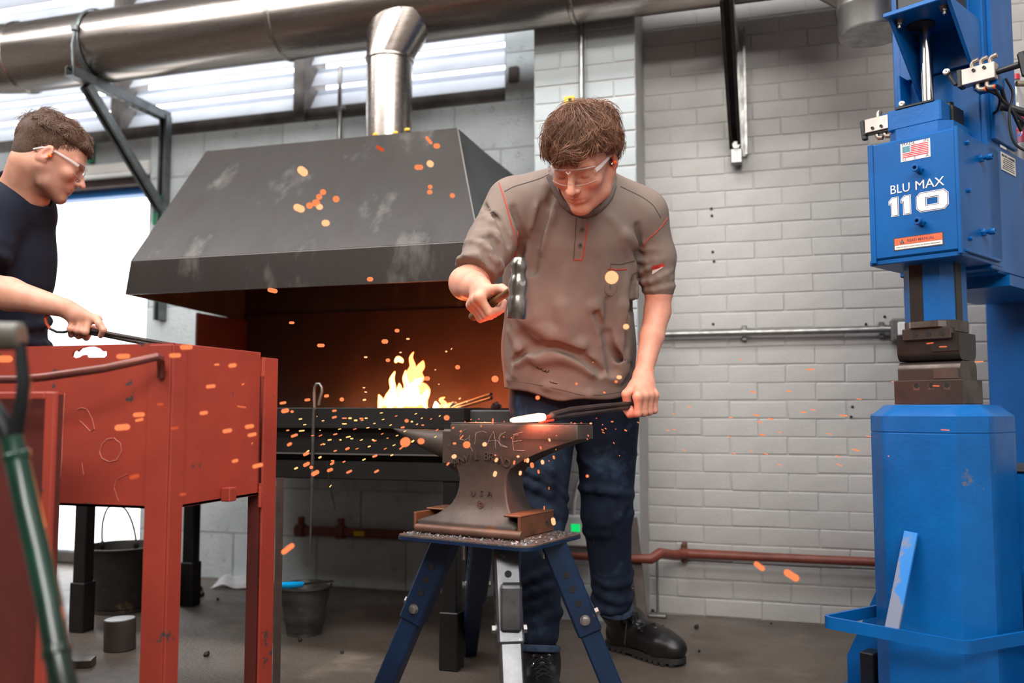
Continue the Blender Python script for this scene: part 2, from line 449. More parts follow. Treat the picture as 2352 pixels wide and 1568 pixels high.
# ------------------------------------------------------------------ door_1
dr = thing('door_1', None, None, ((DX0 + DX1) / 2, YL, 0), kind='structure')
MB().box(((DX0 + DX1) / 2 , YL + 0.02, (DZL + LZ) / 2), (DX1 - DX0 + 0.02, 0.1, LZ - DZL), bev=0.004).build('lintel', M_white, dr)
zb = Zat(330, 414, YL + 0.03)
MB().box(((DX0 + DX1) / 2, YL + 0.1, (zb + DZL) / 2 ), (DX1 - DX0, 0.08, DZL - zb + 0.01), bev=0.003).build('head_board', M_brownwood, dr)
MB().box(((DX0 + DX1) / 2, YL + 0.16, (zb + Zat(330, 440, YL + .12)) / 2), (DX1 - DX0, 0.08, zb - Zat(330, 440, YL + .12) + .02), bev=0.003).build('shutter_box', M_bluepaint, dr)
for x in (DX0 + 0.03, ):
    MB().box((x, YL + 0.14, DZL / 2), (0.06, 0.1, DZL), bev=0.004).build('door_frame', mat('pale_blue_frame', (170, 200, 226), rough=0.4), dr)
MB().box(((DX0 + DX1) / 2, YL + 0.2, 0.035), (DX1 - DX0, 0.12, 0.07), bev=0.01).build('threshold', M_galv, dr)
# green strip on the wall above the door and by the bracket
ng = mat('green_plastic', (0, 118, 84), rough=0.4)
tag(MB().box(atY(209, 350, YL - 0.02), (0.03, 0.03, 0.11), bev=0.004).build('conduit_clip', ng), 'green plastic strip on wall above the doorway beside the man\'s brow', 'strip')
tag(MB().box(atY(366, 482, YL - 0.02), (0.06, 0.03, 0.15), bev=0.004).build('green_tag', ng), 'green plastic tag on wall at foot of the left brace', 'tag')

# outside: bright yard and a parked pale car, seen through the door
yard = MB(); yard.box((-6.0, 12.0, -0.06), (26, 16.2, 0.1)); yard.build('ground_outside', mat('pale_yard', (215, 212, 206), (196, 192, 186), rough=0.8, nscale=2), kind='structure')
car = thing('car', 'pale parked car outside the bright doorway, its wheel low at the door edge', 'car', (-7.6, 8.6, 0))
cm = mat('pale_car_paint', (214, 220, 226), rough=0.25, coat=0.5)
prof = [(-2.1, 0.25), (2.0, 0.25), (2.1, 0.7), (1.3, 0.92), (0.75, 1.4), (-1.0, 1.45), (-1.7, 0.98), (-2.15, 0.85)]
c0 = V(-7.6, 8.6, 0)
MB().prism([c0 + V(x, -0.75, z) for x, z in prof], (0, 1.5, 0)).build('car_body', cm, car)
MB().prism([c0 + V(x, -0.76, z) for x, z in ((-0.9, 1.0), (0.95, 0.98), (0.6, 1.33), (-0.9, 1.37))], (0, 0.02, 0)).build('side_window', mat('dark_glass', (70, 80, 90), rough=0.1), car)
for wx in (-1.35, 1.3):
    w = MB(); w.lathe([(0.0001, -0.1), (0.3, -0.1), (0.31, -0.06), (0.31, 0.08), (0.27, 0.1), (0.2, 0.09), (0.18, 0.05), (0.0001, 0.04)], c0 + V(wx, -0.72, 0.31), (0, -1, 0), 28)
    wo = w.build('wheel', mat('tyre_rubber', (60, 60, 62), rough=0.7), car)
    MB().lathe([(0.0001, 0.0), (0.17, 0.0), (0.17, 0.02), (0.0001, 0.04)], c0 + V(wx, -0.78, 0.31), (0, -1, 0), 20).build('hubcap', M_galv, wo)

# ------------------------------------------------------------------ ducting
YD, RD = 3.25, 0.158
DZc = (Zat(270, 193, YD) + Zat(204, 25, YD)) / 2
def duct_axis(px):   # image y of duct axis chosen so its bottom edge matches
    return DZc
duct = thing('ventilation_duct', 'fat shiny galvanised ventilation duct running under the ceiling across the whole frame', 'duct', (-2, YD, DZc))
X0d, X1d = Xat(60, YD, 100), 0.62
MB().cyl((X0d, YD, DZc), (X1d, YD, DZc), RD, n=64, caps=False).build('duct_run', M_duct, duct)
# left end: elbow turning toward the viewer
el = []
for i in range(9):
    a = math.radians(i * 42 / 8); R_ = 0.42
    el.append((X0d - math.sin(a) * R_, YD - (1 - math.cos(a)) * R_, DZc + 0.0 * i))
last = V(*el[-1]); dd = V(-math.cos(math.radians(42)), -math.sin(math.radians(42)), 0)
MB().tube(el + [last + dd * 1.6], RD, 64, False).build('duct_elbow', M_duct, duct)
def band(x, r=RD, ax=(1, 0, 0), c=None, w=0.012):
    c = V(x, YD, DZc) if c is None else c
    ax = nrm(ax)
    return MB().lathe([(r, -w), (r + 0.006, -w * .6), (r + 0.007, 0), (r + 0.006, w * .6), (r, w)], c, ax, 64)
for px in (12, 62): pass
band(X0d).build('seam_band', M_duct, duct)
band(0, ax=dd, c=V(*el[4])).build('seam_band', M_duct, duct)
band(Xat(612, YD - .15, 60)).build('seam_band', M_duct, duct)
band(Xat(1298, YD - .15, 20)).build('seam_band', M_duct, duct)
# flue with mitred tap rising from the hood into the duct
fl0 = atY(893, 312, 3.2); fx = fl0[0]; fz0 = fl0[2] - 0.04; fz1 = Zat(893, 140, 3.2); FR = 0.5 * 108 * 3.48 / F
MB().cyl((fx, 3.2, fz0), (fx, 3.2, fz1), FR, n=48, caps=False).build('flue_pipe', M_duct, duct)
MB().lathe([(FR, -0.008), (FR + 0.005, -0.004), (FR + 0.005, 0.004), (FR, 0.008)], (fx, 3.2, fz1), (0, 0, 1), 48).build('seam_band', M_duct, duct)
top = []; bot = []
n = 48; v = []
for k in range(n):
    a = 2 * math.pi * k / n; v.append((fx + FR * math.cos(a), 3.2 + FR * math.sin(a), fz1))
dzt = 0.16
for k in range(n):
    a = 2 * math.pi * k / n; v.append((fx + 0.06 + (FR + 0.062) * math.cos(a), 3.2 + (FR + 0.006) * math.sin(a), fz1 + dzt + 0.012 * math.cos(a)))
for k in range(n):
    a = 2 * math.pi * k / n; v.append((fx + 0.05 + (FR + 0.04) * math.cos(a), 3.22 + (FR - .01) * math.sin(a), DZc - .02))
fs = [(k + o_, (k + 1) % n + o_, (k + 1) % n + n + o_, k + n + o_) for o_ in (0, n) for k in range(n)]
MB().add(v, fs).build('duct_saddle', M_duct, duct)
for k in range(3):
    pp = atY((862, 908, 935)[k], (308, 304, 297)[k], 3.2 - FR)
    MB().ell(pp, (0.012, 0.002, 0.006), nu=10, nv=6).build('paint_mark', mat('yellow_paint', (224, 172, 40), rough=0.5), duct)
# capped branch top right
cb = V(*atY(2003, 20, 3.05)); CRr = 0.5 * 132 * 3.3 / F
MB().lathe([(CRr * .97, -0.02), (CRr, -0.012), (CRr, 0.06), (CRr + 0.004, 0.066), (CRr + .004, 0.078), (CRr, 0.084), (CRr, .12)], (cb[0], cb[1], Zat(2003, 68, 3.05)), (0, 0, 1), 48).build('branch_cap', M_galv, duct)
MB().tube([(cb[0], cb[1], Zat(2003, 68, 3.05) + .12), (cb[0] - .02, cb[1] + .02, Zat(2003, 68, 3.05) + .17), (cb[0] - .3, cb[1] + .14, DZc + .02)], [CRr, CRr, CRr], 48, False).build('branch_pipe', M_duct, duct)

# ------------------------------------------------------------------ brackets (slotted strut)
def strut(m_, name, a, b, w=0.041, parent=None, slots=True, upv=(0, 0, 1), n=None, mslot=None, face=(0, 0, -1)):
    """C-channel with real lips: three plates and slots along one face"""
    a = np.asarray(a, float); b = np.asarray(b, float); x = nrm(b - a); y = nrm(np.cross(upv, x)); z = np.cross(x, y); t = 0.003
    mb = MB(); L = np.linalg.norm(b - a); R = np.column_stack([x, y, z])
    mb.box((a + b) / 2 + z * (w / 2), (L, w, t), R)
    mb.box((a + b) / 2 + y * (w / 2), (L, t, w), R); mb.box((a + b) / 2 - y * (w / 2), (L, t, w), R)
    for sgn in (1, -1): mb.box((a + b) / 2 - z * (w / 2) + y * sgn * (w * .37), (L, w * .26, t), R)
    o = mb.build(name, m_, parent)
    if slots:
        for i in range(int(L / 0.05)):
            p = a + x * (0.03 + i * 0.05)
            MB().box(p + z * (w / 2 + 0.0012), (0.026, 0.013, 0.001), R).build('slot', mslot or M_dark, o)
    return o
tipL = atY(167, 166, 3.08); 
armz = tipL[2]; xL = tipL[0]
br = thing('duct_bracket', 'grey slotted steel bracket holding the duct at left with a long diagonal brace', 'bracket', (xL, YL, armz))
strut(M_strut, 'arm', (xL, 3.06, armz), (xL, YL - .01, armz), parent=br, upv=(0, 0, -1), mslot=mat('pale_slot', (190, 186, 180), rough=.6))
strut(M_strut, 'wall_post', (xL + .005, YL - .03, Zat(420, 735, YL)), (xL + .005, YL - .03, armz + .0), parent=br, slots=False, upv=(0, 1, 0))
strut(M_strut, 'brace', (xL, 3.16, armz - .03), (xL - 0.0, YL - .03, Zat(370, 490, YL)), parent=br, slots=False, upv=(0, 1, 0))
st = MB(); hook = [V(xL, 3.08, armz + .03), V(xL, 3.07, armz + .12), V(xL, 3.085, armz + .2)]
st.tube(hook, 0.006, 8); 
arc = [V(xL, YD - math.sin(a) * (RD + .006), DZc + math.cos(a) * (RD + .006)) for a in np.linspace(math.radians(-20), math.radians(165), 26)]
st.tube(arc, 0.012, 8, ry=.25); st.box((xL, 3.08, armz + .2), (.03, .02, .03), bev=.004)
st.build('hanger_strap', M_strut, br)
tipR = atY(1600, 2, 3.06); wbR = atY(1690, 362, YR)
br2 = thing('duct_bracket', 'dark slotted steel bracket on the white brick wall right of the blacksmith', 'bracket', (wbR[0], YR, wbR[2]))
xR = wbR[0]; 
strut(M_galv, 'arm', (xR, 3.02, tipR[2] + .02), (xR, YR - .01, tipR[2] + .02), parent=br2, slots=False)
mid = V(xR, 3.06 + (YR - 3.08) * 0.52, tipR[2] + (wbR[2] - tipR[2]) * 0.46)
strut(M_strutblack, 'brace', (xR, 3.06, tipR[2]), (xR, YR - .03, wbR[2] + .04), parent=br2, upv=(0, 1, .3), mslot=mat('light_slot', (205, 200, 196), rough=.6))
strut(M_galv, 'wall_post', (xR + .03, YR - .025, wbR[2]), (xR + .03, YR - .025, tipR[2] + .1), parent=br2, slots=False, upv=(0, 1, 0), w=.03)
bb_ = MB(); bb_.cyl((xR + .005, YR - .06, wbR[2] + .035), (xR + .005, YR, wbR[2] + .035), .016, n=6); bb_.box((xR + .005, YR - .04, wbR[2] - .01), (.045, .05, .06), bev=.004)
bb_.build('foot_clip', M_galv, br2)

# ------------------------------------------------------------------ conduits & pipes on the wall
def on(px, py, Y): return atY(px, py, Y)
YC = YR - 0.03
cnd = thing('electrical_conduit', 'horizontal galvanised conduit across the white brick wall right of the blacksmith', 'conduit', on(1750, 763, YR))
zc = Zat(1750, 763, YC)
MB().cyl((Xat(1452, YC), YC, zc), (Xat(2050, YC), YC, zc), 0.0125, n=16).build('tube', M_galv, cnd)
MB().box((Xat(1446, YC), YC + .0, zc + .008), (0.055, 0.045, 0.05), bev=.008).build('end_box', M_galv, cnd)
for px in (1708, 2024):
    x = Xat(px, YC); c_ = MB(); c_.lathe([(0.0125, -.009), (0.016, -.009), (.016, .009), (.0125, .009)], (x, YC, zc), (1, 0, 0), 16)
    c_.box((x, YR - .012, zc - .022), (.02, .02, .016), bev=.003); c_.box((x, YR - .012, zc + .022), (.02, .02, .016), bev=.003); c_.build('saddle_clip', M_galv, cnd)
sk = thing('socket', 'white switched socket on grey box at the end of the conduit beside the blue hammer', 'socket', on(2070, 757, YR))
ps = on(2078, 758, YR - .03)
MB().box(ps, (0.10, 0.05, 0.085), bev=.008).build('back_box', M_galv, sk)
MB().box(ps + V(0.008, -.03, .003), (0.07, 0.012, 0.05), bev=.004).build('face_plate', M_white, sk)
MB().box(ps + V(0.0, -.039, .005), (0.014, 0.008, 0.022), bev=.002).build('switch', M_white, sk)
def vcond(px, y0, y1, Y, label):
    x, z1 = Xat(px, Y - .02, (y0 + y1) / 2), Zat(px, y0, Y - .02); z0 = Zat(px, y1, Y - .02)
    t = thing('electrical_conduit', label, 'conduit', (x, Y, z0))
    MB().cyl((x, Y - .022, z0), (x, Y - .022, z1), .0105, n=14).build('tube', M_galv, t)
    c_ = MB(); zc_ = z0 + (z1 - z0) * .45; c_.box((x, Y - .012, zc_), (.05, .02, .022), bev=.004); c_.lathe([(.0105, -.01), (.014, -.01), (.014, .01), (.0105, .01)], (x, Y - .022, zc_), n=14)
    c_.build('saddle_clip', M_galv, t)
vcond(1337, 52, 600, YP, 'vertical galvanised conduit above the blacksmith\'s head on the pilaster')
vcond(781, 152, 330, YL, 'vertical galvanised conduit beside the flue pipe, across the louvred window')
tag(MB().box(on(1308, 231, YP - .006), (.042, .008, .034), bev=.001).build('warning_sticker', mat('yellow_sticker', (228, 184, 30), rough=.5)), 'small yellow warning sticker on the pilaster just above brown hair', 'sticker')
stx = bpy.context.scene.objects['warning_sticker']
MB().box(on(1309, 231, YP - .011), (.014, .001, .022), bev=0).build('print', M_dark, stx)

gp = thing('gas_pipe', 'rusty red pipe low along the white brick wall with a double bend', 'pipe', on(1700, 1275, YR))
yg = YR - .05; zr = Zat(1800, 1281, yg)
p0 = V(Xat(1300, YP - .07), YP - .07, Zat(1400, 1280, YP - .07)); xe = Xat(1490, YP - .05)
pts = [p0, V(xe - .06, YP - .07, p0[2]), V(xe, YP - .07, p0[2] + .002), V(xe + .03, YP - .04, p0[2] + .02), V(xe + .06, yg - .05, zr), V(xe + .11, yg, zr), V(Xat(2033, yg), yg, zr)]
MB().tube(pts, [.014, .014, .019, .019, .019, .019, .0135], 16).build('pipe_run', M_rustpipe, gp)
MB().cyl((xe + .12, yg, zr), (Xat(2200, yg), yg, zr), .0165, n=16).build('pipe_run', M_rustpipe, gp)
for px in (1562, 2022):
    x = Xat(px, yg); c_ = MB(); c_.lathe([(.0165, -.012), (.022, -.012), (.022, .012), (.0165, .012)], (x, yg, zr), (1, 0, 0), 16); c_.box((x, yg + .025, zr), (.02, .05, .075), bev=.004)
    c_.build('pipe_bracket', mat('rusty_bracket', (104, 66, 46), (80, 48, 34), rough=.8, nscale=40), gp)
rd = thing('wall_rod', 'thin steel rod standing upright under the pipe bend by the pilaster', 'rod', on(1503, 1410, YR - .07))
x = Xat(1503, yg); MB().cyl((x, yg - .01, 0.0), (x, yg - .01, zr - .0), .005, n=10).build('rod', M_galv, rd)
MB().box((x, yg - .01, .006), (.07, .05, .012), bev=.004).build('foot_plate', M_galv, rd)
ls = MB(); ls.bar(V(*atY(1478, 1430, YP - .09)) * V(1, 1, 0) + V(0, 0, .004), atY(1452, 1188, YP - .02), .038, .008, (0, 1, 0), bev=.002)
tag(ls.build('steel_strip', mat('dull_steel_strip', (112, 100, 94), (88, 78, 74), rough=.5, metal=.5, nscale=14)), 'flat dull steel strip leaning upright against the pilaster behind the left leg', 'strip')
gp2 = thing('gas_pipe', 'dark red pipe low on the wall behind the forge legs', 'pipe', on(840, 1225, YL - .05))
z2 = Zat(840, 1224, YL - .06)
MB().cyl((Xat(690, YL - .06), YL - .06, z2), (Xat(1240, YL - .06), YL - .06, z2), .022, n=16).build('pipe_run', M_rustpipe, gp2)
for px in (700, 790, 1000):
    c_ = MB(); x = Xat(px, YL - .06); c_.lathe([(.022, -.02), (.03, -.02), (.03, .02), (.022, .02)], (x, YL - .06, z2), (1, 0, 0), 16); c_.cyl((x, YL - .06, z2), (x, YL - .06, z2 + .06), .017, n=12); c_.build('pipe_fitting', M_rustpipe, gp2)
MB().box((Xat(830, YL - .09), YL - .084, z2), (.05, .004, .02)).build('pipe_label', mat('yellow_sticker', (228, 184, 30), rough=.5), gp2)

bx = thing('control_box', 'white wall box with a green lit screen behind the blacksmith\'s knees', 'box', on(1320, 1220, YP))
MB().box(on(1330, 1218, YP - .03), (.115, .05, .115), bev=.006).build('housing', M_white, bx)
MB().box(on(1322, 1212, YP - .056), (.034, .003, .028), bev=.0).build('screen', emat('green_screen', lin((20, 220, 110)), 1.0), bx)
cbx = MB().tube([on(1318, 1186, YP - .03), on(1320, 1150, YP - .05), on(1330, 1110, YP - .04), on(1345, 1060, YP - .03)], .006, 8)
cbx.build('cable', M_white, bx)
# ================================================================== forge
YF, YBk = 2.63, 3.58
ZF = Zat(900, 936, YF)
XFL, XFR = -2.42, Xat(1068, YF, 950)
M_edge = mat('bare_steel_edge', (176, 172, 166), rough=.35, metal=.9)
forge = thing('forge', 'large black steel coal forge with big sloping smoke hood behind the blacksmith', 'forge', ((XFL + XFR) / 2, 3.0, 0))
def HP(px, py, Y): return atY(px, py, Y)
# hood: corners at real depths
zlip = HP(290, 677, YF)[2]; zl2 = HP(303, 600, YF)[2]; ztop = HP(475, 350, 3.05)[2]
xl_b, xl_t = HP(290, 677, YF)[0], HP(475, 350, 3.05)[0]
xr_t = HP(1050, 297, 3.05)[0]; xr_b = HP(1098, 600, YF)[0]
xlb2 = HP(452, 713, 3.2)[0]
ztopR = HP(1050, 297, 3.05)[2]; zt_ = (ztop + ztopR) / 2
prof = [(YF, zlip), (YF, zl2), (3.05, None), (3.34, None), (3.56, zt_ - .16), (3.58, zlip)]
def side(x_b, x_m, x_t, zt, x_back):
    return [V(x_b, YF, zlip), V(x_m, YF, zl2), V(x_t, 3.05, zt), V(x_t, 3.34, zt), V(x_back, 3.56, zt - .17), V(x_back, 3.58, zlip)]
LS = side(xl_b, HP(303, 600, YF)[0], xl_t, ztop, xlb2 - .02); RS = side(xr_b, xr_b, xr_t, ztopR, xr_b - .02)
hb = MB()
def plate(pts, t=.006):
    pts = [np.asarray(p, float) for p in pts]; nr = nrm(np.cross(pts[1] - pts[0], pts[2] - pts[0])); hb.prism(pts, nr * t)
plate([LS[0], RS[0], RS[1], LS[1]]); ho = hb; 
hb2 = MB(); hb = MB(); plate([LS[1], RS[1], RS[2], LS[2]]); slope = hb
hood = None
h_main = MB(); 
for quad in ((2, 3), (3, 4), (4, 5)):
    a_, b_ = quad; hb = MB(); plate([LS[a_], RS[a_], RS[b_], LS[b_]]); h_main.add(np.concatenate(hb.v), hb.f, True)
h_main.add(np.concatenate(slope.v), slope.f, True)
hood = h_main.build('hood', M_hood, forge, ang=20)
ho.build('hood_lip', M_hood, hood, ang=20)
M_hoodside = mat('grey_hood_side', (62, 64, 63), (48, 50, 49), rough=.5, metal=.3, nscale=4, c3=(80, 78, 66), t3=.6, s3=3)
hb = MB(); plate(LS[::-1]); hb.build('side_panel', M_hoodside, hood, ang=20)
hb = MB(); plate(RS); hb.build('side_panel', M_hoodside, hood, ang=20)
MB().tube([RS[1] + V(.002, -.002, 0), (RS[1] + RS[2]) / 2 + V(.002, -.004, .002), RS[2] + V(.002, -.002, .002)], .0032, 6).build('weld_seam', M_edge, hood)
MB().tube([LS[1] + V(0, -.003, 0), RS[1] + V(0, -.003, 0)], .0028, 6).build('fold_line', mat('worn_edge', (92, 84, 80), rough=.4, metal=.5), hood)
# firebox enclosure
XB_ = xlb2
fb = MB(); fb.box(((XB_ + XFR + .25) / 2, YBk - .01, (ZF - .05 + zlip) / 2), (XFR + .25 - XB_, .01, zlip - ZF + .1)); fb.build('back_panel', M_firebox, forge)
fb = MB(); fb.box((XB_, (3.2 + YBk) / 2, (ZF - .3 + zlip) / 2), (.008, YBk - 3.2, zlip - ZF + .3)); fb.build('side_panel', mat('oxide_side_panel', (74, 36, 32), (50, 26, 24), rough=.6, nscale=6), forge)
fb = MB(); fb.box((XFR + .235, (3.0 + 3.36) / 2, (ZF - .1 + zlip) / 2), (.008, .36, zlip - ZF + .1)); fb.build('side_panel', M_firebox, forge)
# fire table (hearth)
zb = Zat(800, 1042, YF)
t_ = MB(); zt = ZF
t_.box(((XFL + XFR) / 2, YF + .004, (zt + zb) / 2), (XFR - XFL, .008, zt - zb), bev=.002)
t_.box(((XFL + XFR) / 2, 3.4, (zt + zb) / 2), (XFR - XFL, .008, zt - zb)); t_.box((XFL, 3.0, (zt + zb) / 2), (.008, .78, zt - zb))
t_.box((XFR, 3.0, (zt + zb) / 2), (.008, .78, zt - zb), bev=.002)
t_.box(((XFL + XFR) / 2, 3.0, zt - .06), (XFR - XFL, .8, .01))
t_.build('hearth', M_black, forge)
zb2 = Zat(800, 1100, YF)
f_ = MB(); f_.box(((XFL + XFR) / 2, YF + .03, (zb + zb2) / 2 - .012), (XFR - XFL, .06, .06), bev=.004)
f_.box(((XFL + XFR) / 2, 3.3, (zb + zb2) / 2 - .012), (XFR - XFL, .06, .06), bev=.004)
for x in (XFL + .03, XFR - .03): f_.box((x, 3.0, (zb + zb2) / 2 - .012), (.06, .6, .06), bev=.004)
f_.build('base_frame', M_black, forge)
MB().box(((XFL + XFR) / 2, YF + .0, zb), (XFR - XFL, .035, .004)).build('edge_strip', mat('edge_highlight_grey', (120, 114, 110), rough=.4, metal=.6), forge)  # paler strip paints the highlight line along the hearth's lower edge
# side shelf with coke at right
sx = MB(); sx.box((XFR + .1, 2.98, ZF - .035), (.2, .62, .055), bev=.004); sx.build('side_trough', mat('grey_trough', (74, 76, 78), (60, 62, 64), rough=.5, metal=.4, nscale=8), forge)
ck = MB(); rs = np.random.RandomState(4)
for i in range(300):
    x = rs.uniform(XFL + .05, XFR + .16); y = rs.uniform(2.75, 3.35); hgt = .035 * math.exp(-((x + 1.4) / .35) ** 2) 
    if x > XFR - .1 and x < XFR + .02: continue
    r = rs.uniform(.012, .024); R = np.linalg.qr(rs.randn(3, 3))[0]
    ck.ell((x, y, ZF - .045 + hgt * rs.uniform(.3, 1) + (.045 if x > XFR else .0)), (r, r * .8, r * .7), R, 6, 4)
ck.build('coke', mat('coke_lumps', (60, 52, 46), (34, 30, 28), rough=.8, nscale=80, bump=.6), forge, ang=0, kind='stuff')
# legs
def leg(px, Yy, pxm=None):
    x = Xat(px, Yy, 1300); g = MB(); z_m = .17
    g.box((x, Yy, (zb2 + z_m) / 2), (.05, .05, zb2 - z_m), bev=.003); g.build('leg', M_black, forge)
    g = MB(); g.box((x, Yy, z_m / 2 + .003), (.062, .062, z_m + .006), bev=.003)
    g.build('leg_sleeve', M_black, bpy.data.objects[g_last()] )
def g_last(): return [o.name for o in forge.children if o.name.startswith('leg')][-1]
for px, Yy in ((192, 2.72), (438, 3.2), (1038, 2.66), (1075, 3.2)): leg(px, Yy)
MB().box((Xat(1062, 2.70, 1300), 2.70, (.02 + zb2) / 2 ), (.006, .05, zb2 - .02)).build('leg_plate', mat('rusty_dark', (74, 62, 56), (52, 44, 40), rough=.7, nscale=20), forge)

# fire: glowing gas volumes and the light it gives
def vmat(name, col, s):
    M = bpy.data.materials.new(name); M.use_nodes = True; N = M.node_tree.nodes; N.clear()
    e = N.new('ShaderNodeEmission'); e.inputs[0].default_value = (*col, 1); e.inputs[1].default_value = s
    o = N.new('ShaderNodeOutputMaterial'); M.node_tree.links.new(e.outputs[0], o.inputs[1]); return M
VO = vmat('flame_outer', (1, .22, .05), 26); VC = vmat('flame_core', (1, .50, .22), 50); VR = vmat('flame_wisp', (1, .16, .04), 16)
fire = thing('fire', 'bright coal fire with licking yellow flames on the forge hearth', 'fire', atY(930, 935, 2.98))
def flame(pts, r, m_, Y, flat=.55, seed=0):
    P = [atY(x, y, Y + dy) for x, y, dy in pts]; n = len(P)
    # resample smooth
    P = np.array(P); t = np.linspace(0, n - 1, n * 5); idx = np.clip(t.astype(int), 0, n - 2); fr = (t - idx)[:, None]
    Pa = np.vstack([P[:1], P, P[-1:]]); p0, p1, p2, p3 = Pa[idx], Pa[idx + 1], Pa[idx + 2], Pa[np.clip(idx + 3, 0, n + 1)]
    Q = .5 * ((2 * p1) + (-p0 + p2) * fr + (2 * p0 - 5 * p1 + 4 * p2 - p3) * fr ** 2 + (-p0 + 3 * p1 - 3 * p2 + p3) * fr ** 3)
    rr = np.interp(t, range(n), r) * (3.4 / F)
    return MB().tube(Q, rr, 12, ry=flat, upv=(0, 1, 0)).build('flame', m_, fire, ang=180)
F_ = flame
F_([(893, 938, 0), (896, 915, 0), (903, 893, 0), (900, 872, 0), (907, 853, 0)], [12, 13, 7, 6, .5], VO, 3.0, .8)
F_([(897, 938, 0), (899, 920, 0), (902, 900, 0), (901, 880, 0)], [9, 10, 6, .5], VC, 2.98, .8)
F_([(876, 937, 0), (875, 920, .0), (870, 906, 0)], [8, 7, .5], VO, 3.02, 1)
F_([(925, 938, 0), (930, 915, 0), (936, 890, 0), (930, 868, 0), (932, 850, 0)], [16, 15, 8, 5, .5], VO, 3.0, .8)
F_([(940, 938, 0), (940, 915, 0), (938, 898, 0), (940, 880, 0)], [24, 22, 10, .5], VC, 2.97, .8)
F_([(922, 938, 0), (926, 920, 0), (930, 905, 0)], [16, 12, .5], VC, 2.95, .8)
F_([(950, 930, 0), (953, 905, 0), (952, 885, .0), (962, 875, 0), (971, 868, 0)], [12, 11, 9, 7, .5], VO, 3.04, .8)
F_([(965, 938, 0), (965, 925, 0), (972, 912, 0), (980, 900, 0)], [13, 12, 6, .5], VC, 2.99, .9)
F_([(968, 938, 0), (972, 918, 0), (981, 902, 0), (979, 893, 0)], [14, 10, 6, .5], VO, 3.02, 1)
F_([(1001, 938, 0), (1002, 930, 0), (1000, 922, 0)], [6, 6, .5], VC, 2.95, 1)
F_([(908, 832, 0), (914, 824, 0), (922, 828, 0), (925, 833, 0)], [2, 6, 5, .5], VO, 3.0, 1)
F_([(948, 880, 0), (942, 860, .02), (948, 842, 0), (944, 822, 0), (950, 808, 0)], [12, 9, 7, 4, .5], VR, 3.05, 1)
F_([(965, 870, 0), (960, 855, .02), (968, 840, 0), (972, 828, 0)], [10, 9, 8, .5], VR, 3.08, 1)
F_([(958, 905, 0), (968, 892, .02), (980, 898, 0), (985, 908, 0)], [10, 14, 9, .5], VR, 3.05, 1)
F_([(914, 915, 0), (918, 895, .02), (917, 880, 0)], [8, 7, .5], VO, 3.05, .8)
F_([(1012, 936, 0), (1022, 928, .02), (1012, 918, 0), (1022, 912, 0)], [6, 5, 4, .5], VR, 3.0, 1)
F_([(1022, 936, 0), (1032, 930, .02), (1040, 926, 0)], [5, 5, .5], VR, 3.0, 1)
eb = MB()
for i in range(40):
    x = rs.normal(935, 28); p = atY(x, 934, rs.uniform(2.9, 3.1)); p[2] = ZF - .012 + rs.uniform(-.01, .012)
    R = np.linalg.qr(rs.randn(3, 3))[0]; eb.ell(p, (.016, .013, .012), R, 6, 4)
eb.build('ember', emat('ember_glow', (1, .25, .05), 5), fire, ang=0, kind='stuff')
def point(name, loc, r, power, col):
    l = bpy.data.lights.new(name, 'POINT'); l.shadow_soft_size = r; l.energy = power; l.color = col
    o = bpy.data.objects.new(name, l); COL.objects.link(o); o.location = tuple(loc); return o
point('fire_light', atY(950, 885, 3.05), .06, 6.5, (1, .20, .05))
point('fire_light', atY(1100, 905, 3.28), .05, 7.5, (1, .20, .06))

# tongs lying in the forge fire
tg = thing('tongs', 'pair of thin dark tongs lying in the forge, handles pointing up right', 'tongs', atY(1080, 925, 2.85))
t_ = MB(); t_.tube([atY(1020, 948, 3.0), atY(1052, 930, 2.93), atY(1128, 905, 2.7)], .0055, 8); t_.build('rein', M_black, tg)
t_ = MB(); t_.tube([atY(1025, 946, 2.98), atY(1065, 932, 2.9), atY(1129, 914, 2.7)], .0055, 8); t_.build('rein', M_black, tg)
MB().bar(atY(1036, 936, 2.97), atY(1046, 924, 2.97), .03, .012, bev=.002).build('jaw', M_galv, tg)
# long twisted poker hanging at the front of the forge
pk = thing('fire_poker', 'long dark poker with looped handle hooked over the front of the forge', 'poker', atY(715, 1270, 2.58))
Yk = 2.585
loop = [atY(x, y, Yk) for x, y in ((722, 940), (721, 905), (722, 890), (727, 881), (734, 881), (739, 889), (739, 900), (734, 918), (732, 930))]
MB().tube(loop, .0042, 8).build('handle_loop', M_galv, pk)
MB().tube([atY(721, 935, Yk), atY(719, 1000, Yk), atY(717, 1110, Yk), atY(712, 1270, Yk)], [.005, .0055, .0055, .003], 8).build('shaft', mat('grey_brown_iron', (86, 80, 76), (60, 54, 50), rough=.5, metal=.5, nscale=40), pk)
pk2 = thing('fire_poker', 'thin dark rod hanging below the forge right of the looped poker', 'poker', atY(765, 1165, 2.6))
MB().tube([atY(752, 1060, 2.585), atY(757, 1110, 2.59), atY(770, 1170, 2.6)], [.005, .004, .002], 8).build('rod', M_black, pk2)

